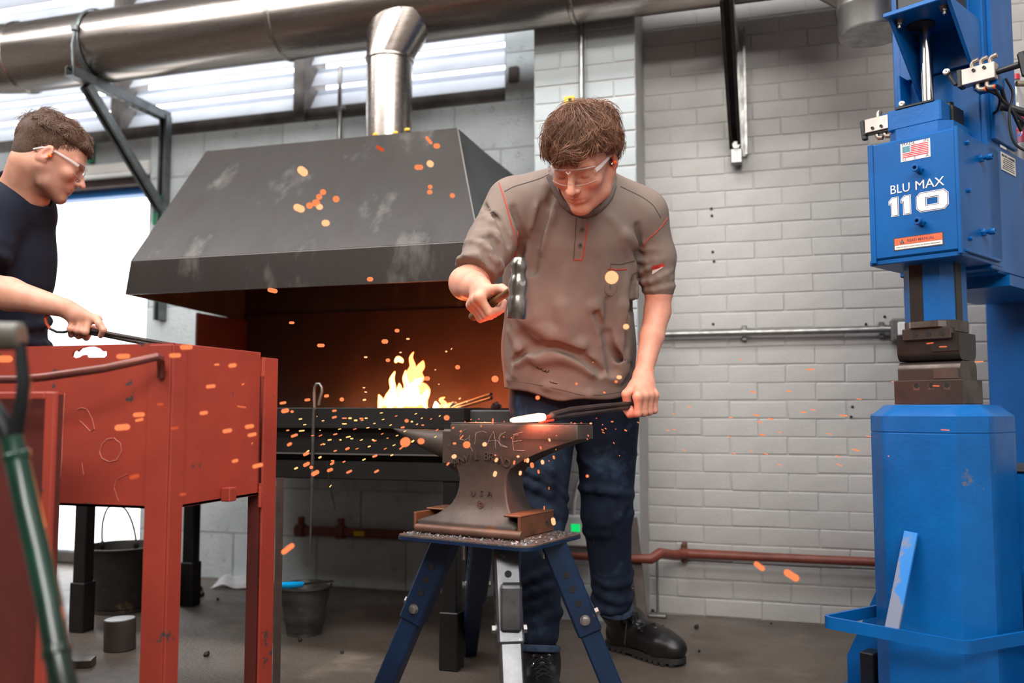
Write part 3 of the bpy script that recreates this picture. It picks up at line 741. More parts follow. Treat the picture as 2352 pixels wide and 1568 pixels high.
# ================================================================== red tank
M_red = mat('red_oxide_paint', (164, 64, 48), (142, 52, 40), rough=.48, nscale=5, c3=(70, 62, 62), t3=.645, s3=13, w3=.015, bump=.25, bscale=35, rvar=.06, det=9)
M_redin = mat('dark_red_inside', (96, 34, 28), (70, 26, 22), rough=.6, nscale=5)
M_chalk = mat('faint_chalk', (196, 128, 112), (176, 100, 84), rough=.9, nscale=60)
YT0 = 1.61; pC = atY(398, 787, YT0); XC = pC[0]; ZTt = pC[2]; ZTb = Zat(335, 1168, YT0)
def Yof(px, py, X):
    r = ray(px, py); t = X / r[0]; return r[1] * t
YT1 = Yof(600, 812, XC); YT2 = Yof(635, 818, XC)
XL0 = -2.25
tank = thing('steel_tank', 'tall red painted steel quench tank on angle legs with a torn hole near its rim', 'tank', (XC - .4, 1.8, 0))
from mathutils.geometry import tessellate_polygon
def holed(outer, holes, d, name, m_, parent):
    """flat plate with holes; outer/holes 3D planar loops, extruded by d"""
    loops = [[Vector(p) for p in outer]] + [[Vector(p) for p in h] for h in holes]
    tri = tessellate_polygon(loops); pts = [np.array(p) for l in loops for p in l]; n = len(pts); d = np.asarray(d, float)
    v = pts + [p + d for p in pts]; f = [tuple(t) for t in tri] + [tuple(i + n for i in t[::-1]) for t in tri]
    k = 0
    for l in loops:
        for i in range(len(l)): a_, b_ = k + i, k + (i + 1) % len(l); f.append((a_, b_, b_ + n, a_ + n))
        k += len(l)
    return MB().add(v, f, True).build(name, m_, parent, ang=20)
hole = [(165, 818), (168, 808), (176, 803), (178, 808), (186, 800), (200, 797), (216, 796), (230, 801), (236, 807), (244, 806), (245, 815), (240, 820), (200, 821), (197, 814), (190, 815), (182, 820), (172, 823)]
hole3 = [atY(x, y, YT0) for x, y in hole]
holed([(XL0, YT0, ZTb), (XC, YT0, ZTb), (XC, YT0, ZTt), (XL0, YT0, ZTt)], [hole3], (0, .006, 0), 'front_plate', M_red, tank)
MB().box((XC - .003, (YT0 + YT1) / 2, (ZTb + ZTt) / 2 ), (.006, YT1 - YT0 - .002, ZTt - ZTb), bev=.001).build('end_plate', M_red, tank)
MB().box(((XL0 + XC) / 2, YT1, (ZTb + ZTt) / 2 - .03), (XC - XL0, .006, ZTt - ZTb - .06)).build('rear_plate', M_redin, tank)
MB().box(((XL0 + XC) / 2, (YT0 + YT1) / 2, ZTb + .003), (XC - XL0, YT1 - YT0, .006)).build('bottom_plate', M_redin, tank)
MB().box(((XL0 + XC) / 2, (YT0 + YT1) / 2 , ZTt - .15), (XC - XL0 - .02, YT1 - YT0 - .02, .004)).build('water_surface', mat('dark_water', (30, 26, 24), rough=.08), tank)
lw = .055
l_ = MB(); l_.box((XC - lw / 2, YT0 - .004, (ZTt - .004) / 2), (lw, .006, ZTt - .004), bev=.001); l_.box((XC + .003, YT0 + .017, (ZTt - .004) / 2), (.006, .044, ZTt - .004), bev=.001)
l_.build('leg', M_red, tank)
l_ = MB(); zz = ZTt - .012; l_.box((XC + .002, (YT1 + YT2) / 2 + .006, zz / 2), (.006, YT2 - YT1 - .01, zz), bev=.001); l_.box((XC - .025, YT2, zz / 2), (.05, .006, zz))
l_.build('leg', M_red, tank)
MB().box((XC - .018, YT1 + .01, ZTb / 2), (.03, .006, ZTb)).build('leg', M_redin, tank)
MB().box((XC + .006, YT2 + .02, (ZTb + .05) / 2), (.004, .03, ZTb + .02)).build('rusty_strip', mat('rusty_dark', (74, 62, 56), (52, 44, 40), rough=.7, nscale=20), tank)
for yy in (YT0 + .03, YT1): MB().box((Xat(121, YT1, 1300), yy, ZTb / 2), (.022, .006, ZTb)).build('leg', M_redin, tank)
lug = atY(515, 1135, 1.8); MB().box((XC + .012, Yof(515, 1135, XC), lug[2] - .0), (.024, .028, .032), bev=.002).build('lug', M_red, tank)
# weld beads on the end seam
for k, (py0, py1) in enumerate(((820, 865), (1110, 1165))):
    z1, z0 = Zat(597, py0, YT1), Zat(597, py1, YT1); b = MB()
    b.tube([(XC + .004, YT1 + .002, z) for z in np.linspace(z0, z1, 12)], [.004 + .0015 * (i % 2) for i in range(12)], 8).build('weld_seam', M_red, tank)
# bent handrail rod welded to the front
M_rod = mat('worn_red_rod', (128, 66, 56), (96, 62, 56), rough=.35, metal=.35, nscale=12)
rp = [(-60, 872, 1.48), (40, 871, 1.47), (100, 866, 1.47), (240, 846, 1.5), (330, 826, 1.54), (360, 819, 1.555), (369, 824, 1.57), (370, 840, 1.59), (370, 865, 1.6)]
MB().tube([atY(x, y, Y) for x, y, Y in rp], .0085, 12).build('handrail', M_rod, tank)
# chalk marks
def chalk(pts, name='chalk_mark', r=.0009, parent=tank, m_=M_chalk, Y=YT0 - .0005):
    MB().tube([atY(x, y, Y) for x, y in pts], r, 5).build(name, m_, parent)
chalk([(149, 902), (147, 935), (145, 975), (143, 1020), (142, 1055), (139, 1095)])
chalk([(177, 940), (188, 936), (200, 940), (212, 962), (217, 985), (207, 990), (196, 978), (183, 966)])
chalk([(262, 1006), (246, 1008), (234, 1020), (229, 1038), (234, 1052), (250, 1060), (268, 1056), (279, 1036), (277, 1018), (262, 1006)])
chalk([(188, 1063), (192, 1090)]); chalk([(292, 1088), (268, 1100), (262, 1120), (272, 1150)], r=.0006)

# nearer red bin at the left edge
bin_ = thing('steel_bin', 'open fronted red steel bin standing nearest at the left edge', 'bin', (-1.15, 1.3, 0))
Yb = 1.36; xb = Xat(118, Yb, 1200); zb_ = Zat(60, 900, Yb); xb0 = xb - .62
MB().box((xb - .01, Yb, zb_ / 2), (.022, .012, zb_), bev=.002).build('front_post', M_red, bin_)
MB().box(((xb0 + xb) / 2 - .0105, Yb, zb_ - .007), (xb - xb0 - .021, .014, .014), bev=.002).build('top_rail', M_red, bin_)
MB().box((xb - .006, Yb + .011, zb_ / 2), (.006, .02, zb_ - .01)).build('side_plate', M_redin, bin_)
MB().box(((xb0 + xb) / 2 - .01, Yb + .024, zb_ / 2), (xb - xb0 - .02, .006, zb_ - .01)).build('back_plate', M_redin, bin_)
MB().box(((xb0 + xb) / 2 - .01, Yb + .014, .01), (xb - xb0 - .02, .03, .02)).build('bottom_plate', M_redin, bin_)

# shovel with D handle, nearest of all
sh = thing('shovel', 'black and green shovel with a D handle leaning at the lower left corner', 'shovel', (-.62, 1.0, 0))
M_grip = mat('grey_grip', (104, 100, 92), (80, 76, 70), rough=.4, nscale=20)
M_shblk = mat('black_worn_steel', (38, 42, 44), (24, 26, 28), rough=.35, metal=.4, nscale=16)
M_green = mat('green_shaft', (10, 60, 44), (8, 18, 16), rough=.3, nscale=7, c3=(140, 120, 84), t3=.68, s3=12, coat=.3)
dS = 1.22
g0, g1 = C(-110, 772, dS), C(52, 772, dS)
MB().tube([g0, g0 + (g1 - g0) * .02, g0 + (g1 - g0) * .5, g0 + (g1 - g0) * .97, g1], [.015, .019, .0205, .019, .014], 20).build('grip', M_grip, sh)
MB().tube([C(x, y, dS) for x, y in ((48, 785), (50, 830), (56, 880), (50, 930), (38, 985), (30, 1010))], [.008, .0095, .011, .011, .012, .014], 12, ry=.7).build('fork_arm', M_shblk, sh)
MB().tube([C(x, y, dS) for x, y in ((-105, 785), (-95, 840), (-60, 890), (-20, 930), (12, 975), (28, 1015))], [.008, .0095, .011, .013, .014, .014], 12, ry=.7).build('fork_arm', M_shblk, sh)
shp = [(26, 1000, 1.22), (38, 1050, 1.22), (62, 1160, 1.2), (88, 1270, 1.18), (112, 1380, 1.16), (132, 1500, 1.13), (146, 1568, 1.12)]
P_ = [C(*q) for q in shp]; dirn = nrm(P_[-1] - P_[-2]); P_.append(P_[-1] + dirn * .1)
MB().tube(P_, [.0145, .016, .0165, .0165, .0165, .0165, .0165, .0165], 20).build('shaft', M_green, sh)
for q, a_ in ((C(38, 1046, 1.22), P_[1] - P_[0]), (C(131, 1496, 1.13), P_[5] - P_[4])):
    MB().lathe([(.016, -.006), (.0185, -.004), (.0185, .004), (.016, .006)], q, a_, 20).build('ferrule', M_green, sh)
e_ = P_[-1]; bl = MB(); dn = nrm(V(dirn[0], dirn[1], -abs(dirn[2])))
Lb = (e_[2] - .0) / abs(dirn[2]); tip = e_ + dirn * Lb
wv = nrm(np.cross(dirn, V(0, 1, 0))); nv_ = np.cross(wv, dirn)
bl.grid(lambda u, v: e_ + dirn * (v * Lb) + wv * ((u - .5) * 2 * .085 * min(1, v * 6 + .2) * (1 - .55 * max(0, v - .55) ** 1.5)) + nv_ * (.02 * (2 * u - 1) ** 2), 9, 12)
bo = bl.build('blade', M_shblk, sh); mo = bo.modifiers.new('s', 'SOLIDIFY'); mo.thickness = .003

# ================================================================== buckets and floor things
def bucket(name, label, pxc, pyb, pxw, pyt, m_, ratio=.72, bands=(), bail=None):
    b0 = atZ(pxc, pyb, 0.0); d = (b0 - CAM) @ fwd; Rt = pxw * .5 * d / F; pt = C(pxc, pyt, d); Hh = pt[2]
    b0 = b0 + nrm(fh) * 0.0; o = V(b0[0], b0[1], 0) + fh * Rt * ratio * .9
    t = thing(name, label, 'bucket', o); Rb = Rt * ratio; w = MB()
    prof = [(Rb, 0), (Rb, .012), (Rb * .98, .02)]
    for i in range(1, 12):
        z = Hh * i / 12; r = Rb + (Rt - Rb) * i / 12
        for q in bands:
            if abs(i / 12 - q) < .042: r += .004
        prof.append((r, z))
    prof += [(Rt, Hh - .008), (Rt + .007, Hh - .004), (Rt + .007, Hh + .002), (Rt - .002, Hh + .002), (Rt - .006, Hh - .008), (Rb - .004, .02), (.001, .02)]
    w.lathe([(.001, 0)] + prof, o, (0, 0, 1), 48).build('pail', m_, t)
    return t, o, Rt, Hh
M_pail = mat('sooty_pail', (60, 54, 48), (38, 34, 32), rough=.6, metal=.3, nscale=9, c3=(104, 84, 62), t3=.6, s3=8)
M_pail2 = mat('zinc_pail', (96, 94, 90), (66, 64, 62), rough=.45, metal=.6, nscale=16, bump=.2)
bk, o_, Rt, Hh = bucket('bucket', 'big sooty bucket with raised wire bail by the doorway behind the red tank', 252, 1413, 168, 1262, M_pail)
ba = MB(); cc = o_ + V(0, 0, Hh)
dirb = nrm(rgt * .55 - fh * .0); 
arc = []
for t in np.linspace(0, math.pi, 20): arc.append(cc + rgt * (math.cos(t) * Rt * .48 - .012) + V(0, 0, .01) + Z3 * math.sin(t) * Rt * 1.12 + rgt * math.sin(t) * -.02)
ba.tube(arc, .004, 8); ba.build('bail', M_black, bk)
for sgn in (-1, 1):
    p = cc + rgt * (sgn * Rt * .48 - .012); MB().ell(p, (.012, .008, .02), nu=12, nv=8).build('bail_ear', M_black, bk)
bk2, o2, Rt2, Hh2 = bucket('bucket', 'small dented zinc bucket right of the red tank leg', 690, 1464, 118, 1352, M_pail2, .68, bands=(.35, .78))
sd = thing('trowel', 'blue handled tool lying across the small zinc bucket', 'tool', o2 + V(0, 0, Hh2))
hz = Hh2 + .012
MB().tube([C(636, 1345, 2.9), C(660, 1344, 2.95), C(695, 1341, 3.0)], [.009, .0115, .009], 14).build('handle', mat('bright_blue_plastic', (0, 158, 222), rough=.4), sd)
MB().bar(C(695, 1341, 3.0), C(765, 1334, 3.05), .022, .003).build('blade', M_black, sd)
cy = thing('steel_block', 'round steel bar offcut standing upright on the floor below the red tank', 'block', atZ(260, 1505, 0))
b0 = atZ(260, 1500, 0); dd_ = (b0 - CAM) @ fwd; r_ = 35 * dd_ / F
MB().lathe([(.001, 0), (r_ - .002, 0), (r_, .002), (r_, 70 * dd_ / F - .002), (r_ - .002, 70 * dd_ / F), (.001, 70 * dd_ / F)], b0 + fh * r_ + rgt * 0, (-.04, 0, 1), 40).build('billet', mat('rusty_billet', (76, 64, 58), (54, 46, 42), rough=.55, nscale=12), cy)
MB().lathe([(.001, 0), (r_ - .0035, 0), (r_ - .0035, .0006), (.001, .0006)], b0 + fh * r_ + V(-.04, 0, 1) * 70 * dd_ / F, (-.04, 0, 1), 40).build('sawn_face', M_galv, cy)
b0 = atZ(186, 1530, 0); tag(MB().box(b0 + V(0, 0, .012), (.075, .055, .024), np.array([[.9, -.44, 0], [.44, .9, 0], [0, 0, 1]]), bev=.002).build('steel_block', mat('bright_rusty_plate', (120, 112, 104), (90, 80, 72), rough=.35, metal=.8, nscale=14), loc=b0), 'small bright rectangular steel block on the floor left of the round offcut', 'block')
pg = atZ(545, 1345, 0)
sk_ = MB(); sk_.grid(lambda u, v: pg + rgt * ((u - .5) * .19 + .02 * v) + fh * (v - .3) * .28 + Z3 * (.006 + .025 * math.sin(u * 5 + v * 3) ** 2 * (1 - u) + .01 * v), 14, 12)
so = sk_.build('paper_sack', mat('white_sack', (206, 204, 206), (176, 172, 174), rough=.7, nscale=12), ang=60, loc=pg); mo = so.modifiers.new('s', 'SOLIDIFY'); mo.thickness = .002
tag(so, 'crumpled white sack lying on the floor by the wall behind the tank', 'sack')
coals = [(474, 1507, .012), (1600, 1443, .011), (1606, 1497, .006), (689, 1473, .010), (1771, 1433, .005), (785, 1500, .008), (458, 1358, .02), (462, 1370, .016), (500, 1378, .008), (1500, 1407, .012), (440, 1350, .016), (1220, 1501, .005), (920, 1418, .007), (1640, 1350 + 60, .004)]
for i, (px, py, r) in enumerate(coals):
    p = atZ(px, py, 0); R = np.linalg.qr(np.random.RandomState(i).randn(3, 3))[0]
    g = MB().ell(p + V(0, 0, r * .62), (r, r * .85, r * .7), R, 7, 5)
    g.v[0] += np.random.RandomState(i + 50).uniform(-r * .12, r * .12, g.v[0].shape)
    tag(g.build('coal_lump', mat('coal', (40, 37, 36), (26, 24, 24), rough=.6, nscale=60), ang=0, loc=p), 'small black lump of coal lying on the concrete floor', 'coal', 'coal lumps scattered on the floor')

# ================================================================== anvil
BE = math.radians(32); aA = rgt * math.cos(BE) - fh * math.sin(BE); nF = -fh * math.cos(BE) - rgt * math.sin(BE)
QA = C(1150, 1000, 2.27)
def ap(px, py, off=0.0):
    r = ray(px, py); t = ((QA + nF * off - CAM) @ nF) / (r @ nF); return CAM + r * t
def sz(px, py, off=0.0):
    p = ap(px, py, off); return (p - QA) @ aA, p[2]
M_anvil = mat('anvil_iron', (86, 73, 65), (62, 53, 48), rough=.5, metal=.35, nscale=10, bump=.5, bscale=60, bdist=.0015, c3=(108, 84, 66), t3=.64, s3=9, w3=.1, rvar=.1)
M_steelface = mat('worn_anvil_face', (128, 120, 114), (100, 92, 88), rough=.3, metal=.9, nscale=20)
anv = thing('anvil', 'heavy brown iron anvil with chalk letters on its side, mounted on a stand', 'anvil', QA * V(1, 1, 0) + V(0, 0, sz(1100, 1222)[1]))
cen = -nF * .0425            # centre plane behind the front plane
lev = [  # py, px0, px1, half width
    (1222, 973, 1205, .080), (1192, 973, 1205, .080), (1187, 981, 1199, .077), (1178, 1010, 1188, .066), (1168, 1026, 1180, .058), (1155, 1040, 1172, .052), (1140, 1048, 1167, .048),
    (1120, 1053, 1163, .045), (1100, 1054, 1162, .0425), (1085, 1051, 1165, .0425), (1072, 1046, 1173, .0425), (1060, 1041, 1190, .0425), (1050, 1037, 1205, .0425), (1040, 1034, 1226, .0425),
    (1030, 1033, 1250, .0425), (1018, 1033, 1283, .0425), (1006, 1033, 1322, .0425), (1003, 1033, 1327, .0425), (976, 1033, 1327, .0425), (972.5, 1035, 1325, .041)]
v = []; NB = 10
for py, p0, p1, hw in lev:
    s0_, z = sz(p0, py); s1_ = sz(p1, py)[0]; rr = .006 if hw < .06 else .014
    ring = []
    for (cs, cb, a0) in ((s1_ - rr, hw - rr, 0), (s0_ + rr, hw - rr, 90), (s0_ + rr, -hw + rr, 180), (s1_ - rr, -hw + rr, 270)):
        for k in range(4):
            a_ = math.radians(a0 + k * 30); ring.append((cs + rr * math.cos(a_), cb + rr * math.sin(a_)))
    for s_, b_ in ring: v.append(QA * V(1, 1, 0) + cen + aA * s_ + nF * b_ + V(0, 0, z))
nr_ = 16; f = [(j * nr_ + i, j * nr_ + (i + 1) % nr_, (j + 1) * nr_ + (i + 1) % nr_, (j + 1) * nr_ + i) for j in range(len(lev) - 1) for i in range(nr_)]
f = [q[::-1] for q in f]; f.append(tuple(range(nr_))); f.append(tuple(range((len(lev) - 1) * nr_, len(lev) * nr_))[::-1])
f = [q[::-1] for q in f]
bd = MB().add(v, f); bd.build('body', M_anvil, anv, ang=32)
ztopA = sz(1150, 972.5)[1]
fc = MB(); s0_, s1_ = sz(1035, 972)[0], sz(1325, 972)[0]
fc.box(QA * V(1, 1, 0) + cen + aA * (s0_ + s1_) / 2 + V(0, 0, ztopA + .0006), (s1_ - s0_, .082, .0016), np.column_stack([aA, -nF, Z3]), bev=.0006); fc.build('face_plate', M_steelface, anv)
hc = MB(); sT = sz(882, 984)[0]; sR = sz(1013, 990)[0]; zt0 = sz(1013, 988)[1]; zt1 = sz(882, 984)[1]; pts = []; rs_ = []
for i in range(15):
    t = i / 14; s_ = sR + .03 + (sT - sR - .03) * t; r_ = .041 * (1 - t ** 1.35) + .0015; ztp = zt0 + (zt1 - zt0) * t
    pts.append(QA * V(1, 1, 0) + cen + aA * s_ + V(0, 0, ztp - r_)); rs_.append(r_)
hc.tube(pts, rs_, 32); hc.build('horn', M_anvil, anv, ang=60)
sb = MB(); s0b, s1b = sz(1013, 990)[0], sz(1034, 990)[0]; zb0, zb1 = sz(1020, 1068)[1], sz(1020, 985)[1]
sb.box(QA * V(1, 1, 0) + cen + aA * (s0b + s1b + .01) / 2 + V(0, 0, (zb0 + zb1) / 2), (s1b - s0b + .01, .083, zb1 - zb0), np.column_stack([aA, -nF, Z3]), bev=.006)
sb.tube([QA * V(1, 1, 0) + cen + aA * (s0b + .004) + V(0, 0, zb0 + .03), QA * V(1, 1, 0) + cen + aA * (s1b + .03) + V(0, 0, zb0 - .005)], [.034, .03], 20)
sb.build('table_step', M_anvil, anv, ang=32)
FN = nF * 1.0
def arc_text(txt, pts_px, size, m_, name, parent, depth=.0012, off=.001, ang=None):
    n_ = len(txt)
    for i, ch in enumerate(txt):
        if ch == ' ': continue
        x, y, rot = pts_px(i / (n_ - 1)); p = ap(x, y, off); r_ = math.radians(rot)
        xd = aA * math.cos(r_) + Z3 * math.sin(r_); yd = -aA * math.sin(r_) + Z3 * math.cos(r_)
        text_mesh(name, ch, m_, parent, p, xd, yd, size, depth, 'CENTER')
arc_text('ANVIL BRAND', lambda t: (1051 + 110 * t, 1070 - 58 * t * (1 - t) - 2 + 4 * t, 28 - 54 * t), .030, M_anvil, 'cast_letter', anv, .0022)
for i, ch in enumerate('USA'):
    text_mesh('cast_letter', ch, M_anvil, anv, ap(1087 + i * 19, 1139, .0045), aA, Z3, .021, .0022, 'CENTER')
cR = MB(); pc = ap(1103, 1158, .0125); an = np.linspace(0, 2 * math.pi, 25)[:-1]
M_redmark = mat('reddish_mark', (96, 50, 44), (80, 46, 40), rough=.6, nscale=30)
cR.tube([pc + aA * math.cos(t) * .0082 + Z3 * math.sin(t) * .0095 for t in an], .0011, 6, closed=True)
cR.tube([pc + aA * math.cos(t) * .004 + Z3 * math.sin(t) * .0045 for t in np.linspace(.8, 5.5, 12)], .001, 6); cR.build('cast_ring', M_redmark, anv)
M_chalkw = mat('white_chalk', (150, 144, 140), (120, 112, 106), rough=.95, nscale=200)
def chalkA(pts, r=.00065): MB().tube([ap(x, y, .0004) for x, y in pts], r, 5).build('chalk_mark', M_chalkw, anv)
chalkA([(1071, 985), (1062, 990), (1056, 1000), (1057, 1008), (1067, 1011), (1076, 1006), (1079, 999), (1077, 1020), (1086, 1036)])
chalkA([(1094, 992), (1090, 1020)]); chalkA([(1091, 1000), (1096, 993), (1108, 990), (1117, 993)])
chalkA([(1117, 1026), (1124, 1008), (1133, 990), (1137, 1008), (1138, 1028)]); chalkA([(1121, 1013), (1142, 1012)])
chalkA([(1162, 993), (1150, 996), (1143, 1010), (1150, 1024), (1165, 1027)]); chalkA([(1160, 991), (1147, 1003), (1149, 1020), (1163, 1026)])
chalkA([(1190, 998), (1180, 999), (1177, 1012), (1180, 1034), (1205, 1035)]); chalkA([(1178, 1014), (1198, 1012)]); chalkA([(1178, 998), (1200, 992)])

# stand
zP = sz(1100, 1222)[1]
M_stand = mat('dark_blue_stand', (22, 48, 82), (16, 34, 60), rough=.42, metal=.3, nscale=9, c3=(112, 84, 66), t3=.68, s3=9, w3=.05)
M_standtop = mat('scaled_plate', (96, 82, 74), (70, 62, 58), rough=.6, metal=.3, nscale=18, c3=(132, 138, 142), t3=.58, s3=60, w3=.1, bump=.6)
M_bright = mat('polished_steel_leg', (112, 112, 114), (74, 76, 80), rough=.32, metal=.75, nscale=14, c3=(170, 172, 174), t3=.62, s3=18)
stand = thing('anvil_stand', 'dark blue adjustable steel tripod stand under the anvil', 'stand', QA * V(1, 1, 0))
cP = QA * V(1, 1, 0) + aA * (-.03) - nF * .0 + V(0, 0, 0)
def rrect(c, ha, hb_, r, z):
    out = []
    for (sa, sb_, a0) in ((1, 1, 0), (-1, 1, 90), (-1, -1, 180), (1, -1, 270)):
        for k in range(5):
            t = math.radians(a0 + k * 22.5); out.append(c + aA * (sa * (ha - r) + r * math.cos(t)) + nF * (sb_ * (hb_ - r) + r * math.sin(t)) + V(0, 0, z))
    return out
cP = QA * V(1, 1, 0) + aA * (-.030) + nF * (.004)
MB().prism(rrect(cP, .198, .140, .03, zP - .012), (0, 0, .008)).build('top_plate', M_stand, stand)
MB().prism(rrect(cP, .197, .139, .03, zP - .004), (0, 0, .0035)).build('plate_scale', M_standtop, stand)
def tripod_leg(tpx, tpy, td, bpx, bpy_, mo_, mi_, w=.062):
    top = C(tpx, tpy, td); top[2] = zP - .012; bot = atZ(bpx, bpy_, 0.0); bot[2] = .0; d_ = nrm(bot - top); L_ = np.linalg.norm(bot - top)
    outw = nrm(V(bot[0] - top[0], bot[1] - top[1], 0)); 
    mid_ = top + d_ * L_ * .47
    o1 = MB().bar(top + d_ * .0, mid_, w, w, outw, bev=.005).build('outer_leg', mo_, stand)
    MB().bar(mid_ - d_ * .02, bot - d_ * .006, w * .82, w * .82, outw, bev=.004).build('inner_leg', mi_, stand)
    x = d_; y = nrm(np.cross(outw, x)); zz_ = np.cross(x, y)
    for k in range(4):
        for fn in (y, -y, zz_):
            p = top + d_ * (.085 + k * .037) + fn * (w / 2 + .0005)
            MB().lathe([(.0001, 0), (.0085, 0), (.0085, .0012), (.0001, .0012)], p, fn, 16).build('peg_hole', M_dark, o1)
    p = top + d_ * L_ * .395
    for fn in (y, -y, zz_):
        q = p + fn * (w / 2); bt = MB(); bt.lathe([(.013, 0), (.013, .002), (.0001, .002)], q, fn, 20); bt.lathe([(.0105, .002), (.0105, .010), (.008, .011), (.0001, .011)], q, fn, 6); bt.build('bolt', M_galv, o1)
    return top, d_, y, zz_
tripod_leg(1030, 1250, 2.32, 858, 1640, M_stand, M_stand)
tripod_leg(1268, 1250, 2.22, 1452, 1690, M_stand, M_stand)
T = tripod_leg(1160, 1262, 2.19, 1186, 1785, M_bright, M_bright)
tp, d_, y_, z_ = T
MB().box(tp + d_ * .145 - fh * .045 + rgt * .008, (.05, .05, .105), np.column_stack([rgt, fh, Z3]), bev=.006).build('clamp_block', M_bright, stand)
tripod_leg(1110, 1235, 2.42, 1075, 1500, M_stand, M_stand)
for px, py in ((1066, 1252), (1249, 1250)):
    q = C(px, py, 2.2); MB().cyl(q + V(0, 0, .0), q - V(0, 0, .034), .005, n=10).build('hanging_bolt', M_galv, stand)
# angle blocks clamping the base + bar + scale on plate
M_rustang = mat('rusty_angle', (128, 78, 50), (96, 62, 44), rough=.6, metal=.2, nscale=14, c3=(60, 48, 42), t3=.6, s3=18)
RA = np.column_stack([aA, -nF, Z3])
cB = QA * V(1, 1, 0) + cen
sE = sz(1205, 1200)[0]
c1_ = MB(); c1_.box(cB + aA * (sE + .008) + nF * (.0) + V(0, 0, zP + .026), (.008, .168, .052), RA, bev=.002)
c1_.box(cB + aA * (sE - .012) + V(0, 0, zP + .052), (.05, .168, .006), RA, bev=.002)
tag(c1_.build('angle_clamp', M_rustang, loc=cB + aA * sE + V(0, 0, zP)), 'orange rusty angle iron clamped against the right end of the anvil base', 'clamp')
sW = sz(975, 1200)[0]
c2_ = MB(); c2_.box(cB + aA * (sW - .008) + V(0, 0, zP + .022), (.008, .15, .044), RA, bev=.002); c2_.box(cB + aA * (sW + .018) - nF * .03 + V(0, 0, zP + .047), (.07, .09, .005), RA, bev=.002)
tag(c2_.build('angle_clamp', M_rustang, loc=cB + aA * sW + V(0, 0, zP)), 'rusty angle iron clamped against the left end of the anvil base', 'clamp')
for px in (1127, 990):
    q = ap(px, 1215, .04); MB().lathe([(.012, 0), (.012, .003), (.0001, .004)], q - V(0, 0, .004), nF, 18).build('foot_bolt', M_rustang, anv)
rb = MB(); ra, rb_ = C(962, 1211, 2.31), C(1193, 1226, 2.07); rz = zP + .0118
ra = atZ(958, 1222, zP); rb2 = atZ(1200, 1243, zP)
rb.cyl(ra + V(0, 0, .0115), rb2 + V(0, 0, .0115), .0115, n=24)
tag(rb.build('round_bar', mat('brown_round_bar', (118, 86, 70), (92, 68, 56), rough=.5, metal=.4, nscale=16), loc=ra), 'brown round steel bar lying on the stand plate in front of the anvil base', 'bar')
sc_ = MB(); rs = np.random.RandomState(11)
for i in range(420):
    t = rs.rand(); 
    if i % 3 == 0: p = cP + aA * rs.uniform(-.185, .185) + nF * rs.uniform(.085, .133)
    elif i % 3 == 1: p = ap(rs.normal(1100, 22), 1222, .05); 
    else: p = cP + aA * rs.uniform(.13, .19) + nF * rs.uniform(-.12, .13)
    p = V(p[0], p[1], zP + .0006 + (abs(rs.normal(0, .003)) if i % 3 == 1 else 0)); R = np.linalg.qr(rs.randn(3, 3))[0] * np.array([1, 1, 1]); s_ = rs.uniform(.001, .0035)
    sc_.box(p + V(0, 0, .001), (s_ * 2, s_ * 1.4, .0006), R)
tag(sc_.build('forge_scale', mat('grey_scale', (150, 152, 154), (96, 96, 98), rough=.4, metal=.5, nscale=50), loc=cP + V(0, 0, zP)), 'grey flakes of forge scale scattered over the stand plate', 'scale', kind='stuff')
# ================================================================== power hammer
AM = math.radians(43); mU = rgt * math.sin(AM) - fh * math.cos(AM); mV = rgt * math.cos(AM) + fh * math.sin(AM)
mO = C(2207, 582, 2.2) - .118 * mU + .135 * mV; mO[2] = 0
RM = np.column_stack([mU, mV, Z3])
def M_(u, v, z): return mO + u * mU + v * mV + V(0, 0, z)
def mp(px, py, u=None, v=None, z=None):
    r = ray(px, py)
    if u is not None: t = (u - (CAM - mO) @ mU) / (r @ mU)
    elif v is not None: t = (v - (CAM - mO) @ mV) / (r @ mV)
    else: t = (z - H) / r[2]
    p = CAM + r * t; return V((p - mO) @ mU, (p - mO) @ mV, p[2])
M_bl = mat('machine_blue', (0, 92, 162), (0, 76, 140), rough=.38, spec=.3, nscale=4, bump=.18, bscale=45, c3=(6, 58, 104), t3=.62, s3=5, w3=.15, coat=.04, rvar=.05)
M_bl2 = mat('machine_blue_worn', (0, 96, 168), (0, 78, 142), rough=.4, spec=.35, nscale=5, bump=.45, bscale=60, c3=(96, 98, 110), t3=.655, s3=11, w3=.03, coat=.1)
M_strutworn = mat('scuffed_blue', (36, 124, 204), (52, 126, 196), rough=.4, nscale=8, c3=(122, 128, 148), t3=.46, s3=9, w3=.05)
M_die = mat('die_steel', (96, 86, 80), (72, 64, 60), rough=.35, metal=.75, nscale=14, rvar=.08)
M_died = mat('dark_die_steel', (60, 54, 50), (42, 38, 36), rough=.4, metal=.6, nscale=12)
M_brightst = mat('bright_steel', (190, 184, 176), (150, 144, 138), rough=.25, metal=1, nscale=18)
M_chrome = mat('chrome_rod', (214, 208, 204), rough=.18, metal=1)
M_blk = mat('black_plastic', (24, 24, 26), (18, 18, 19), rough=.4, nscale=20)
M_alu = mat('aluminium_block', (196, 188, 180), (168, 160, 152), rough=.4, metal=.6, nscale=18)
M_fit = mat('fitting_nickel', (172, 158, 144), (140, 128, 118), rough=.35, metal=.6, nscale=18)
M_rub = mat('black_hose', (22, 22, 24), rough=.45)
M_or = mat('orange_ring', (226, 88, 40), rough=.5)
M_lab = mat('white_decal', (226, 222, 216), (214, 208, 202), rough=.5, nscale=30)
ham = thing('power_hammer', 'tall blue pneumatic power hammer with white lettering at the right', 'machine', mO)
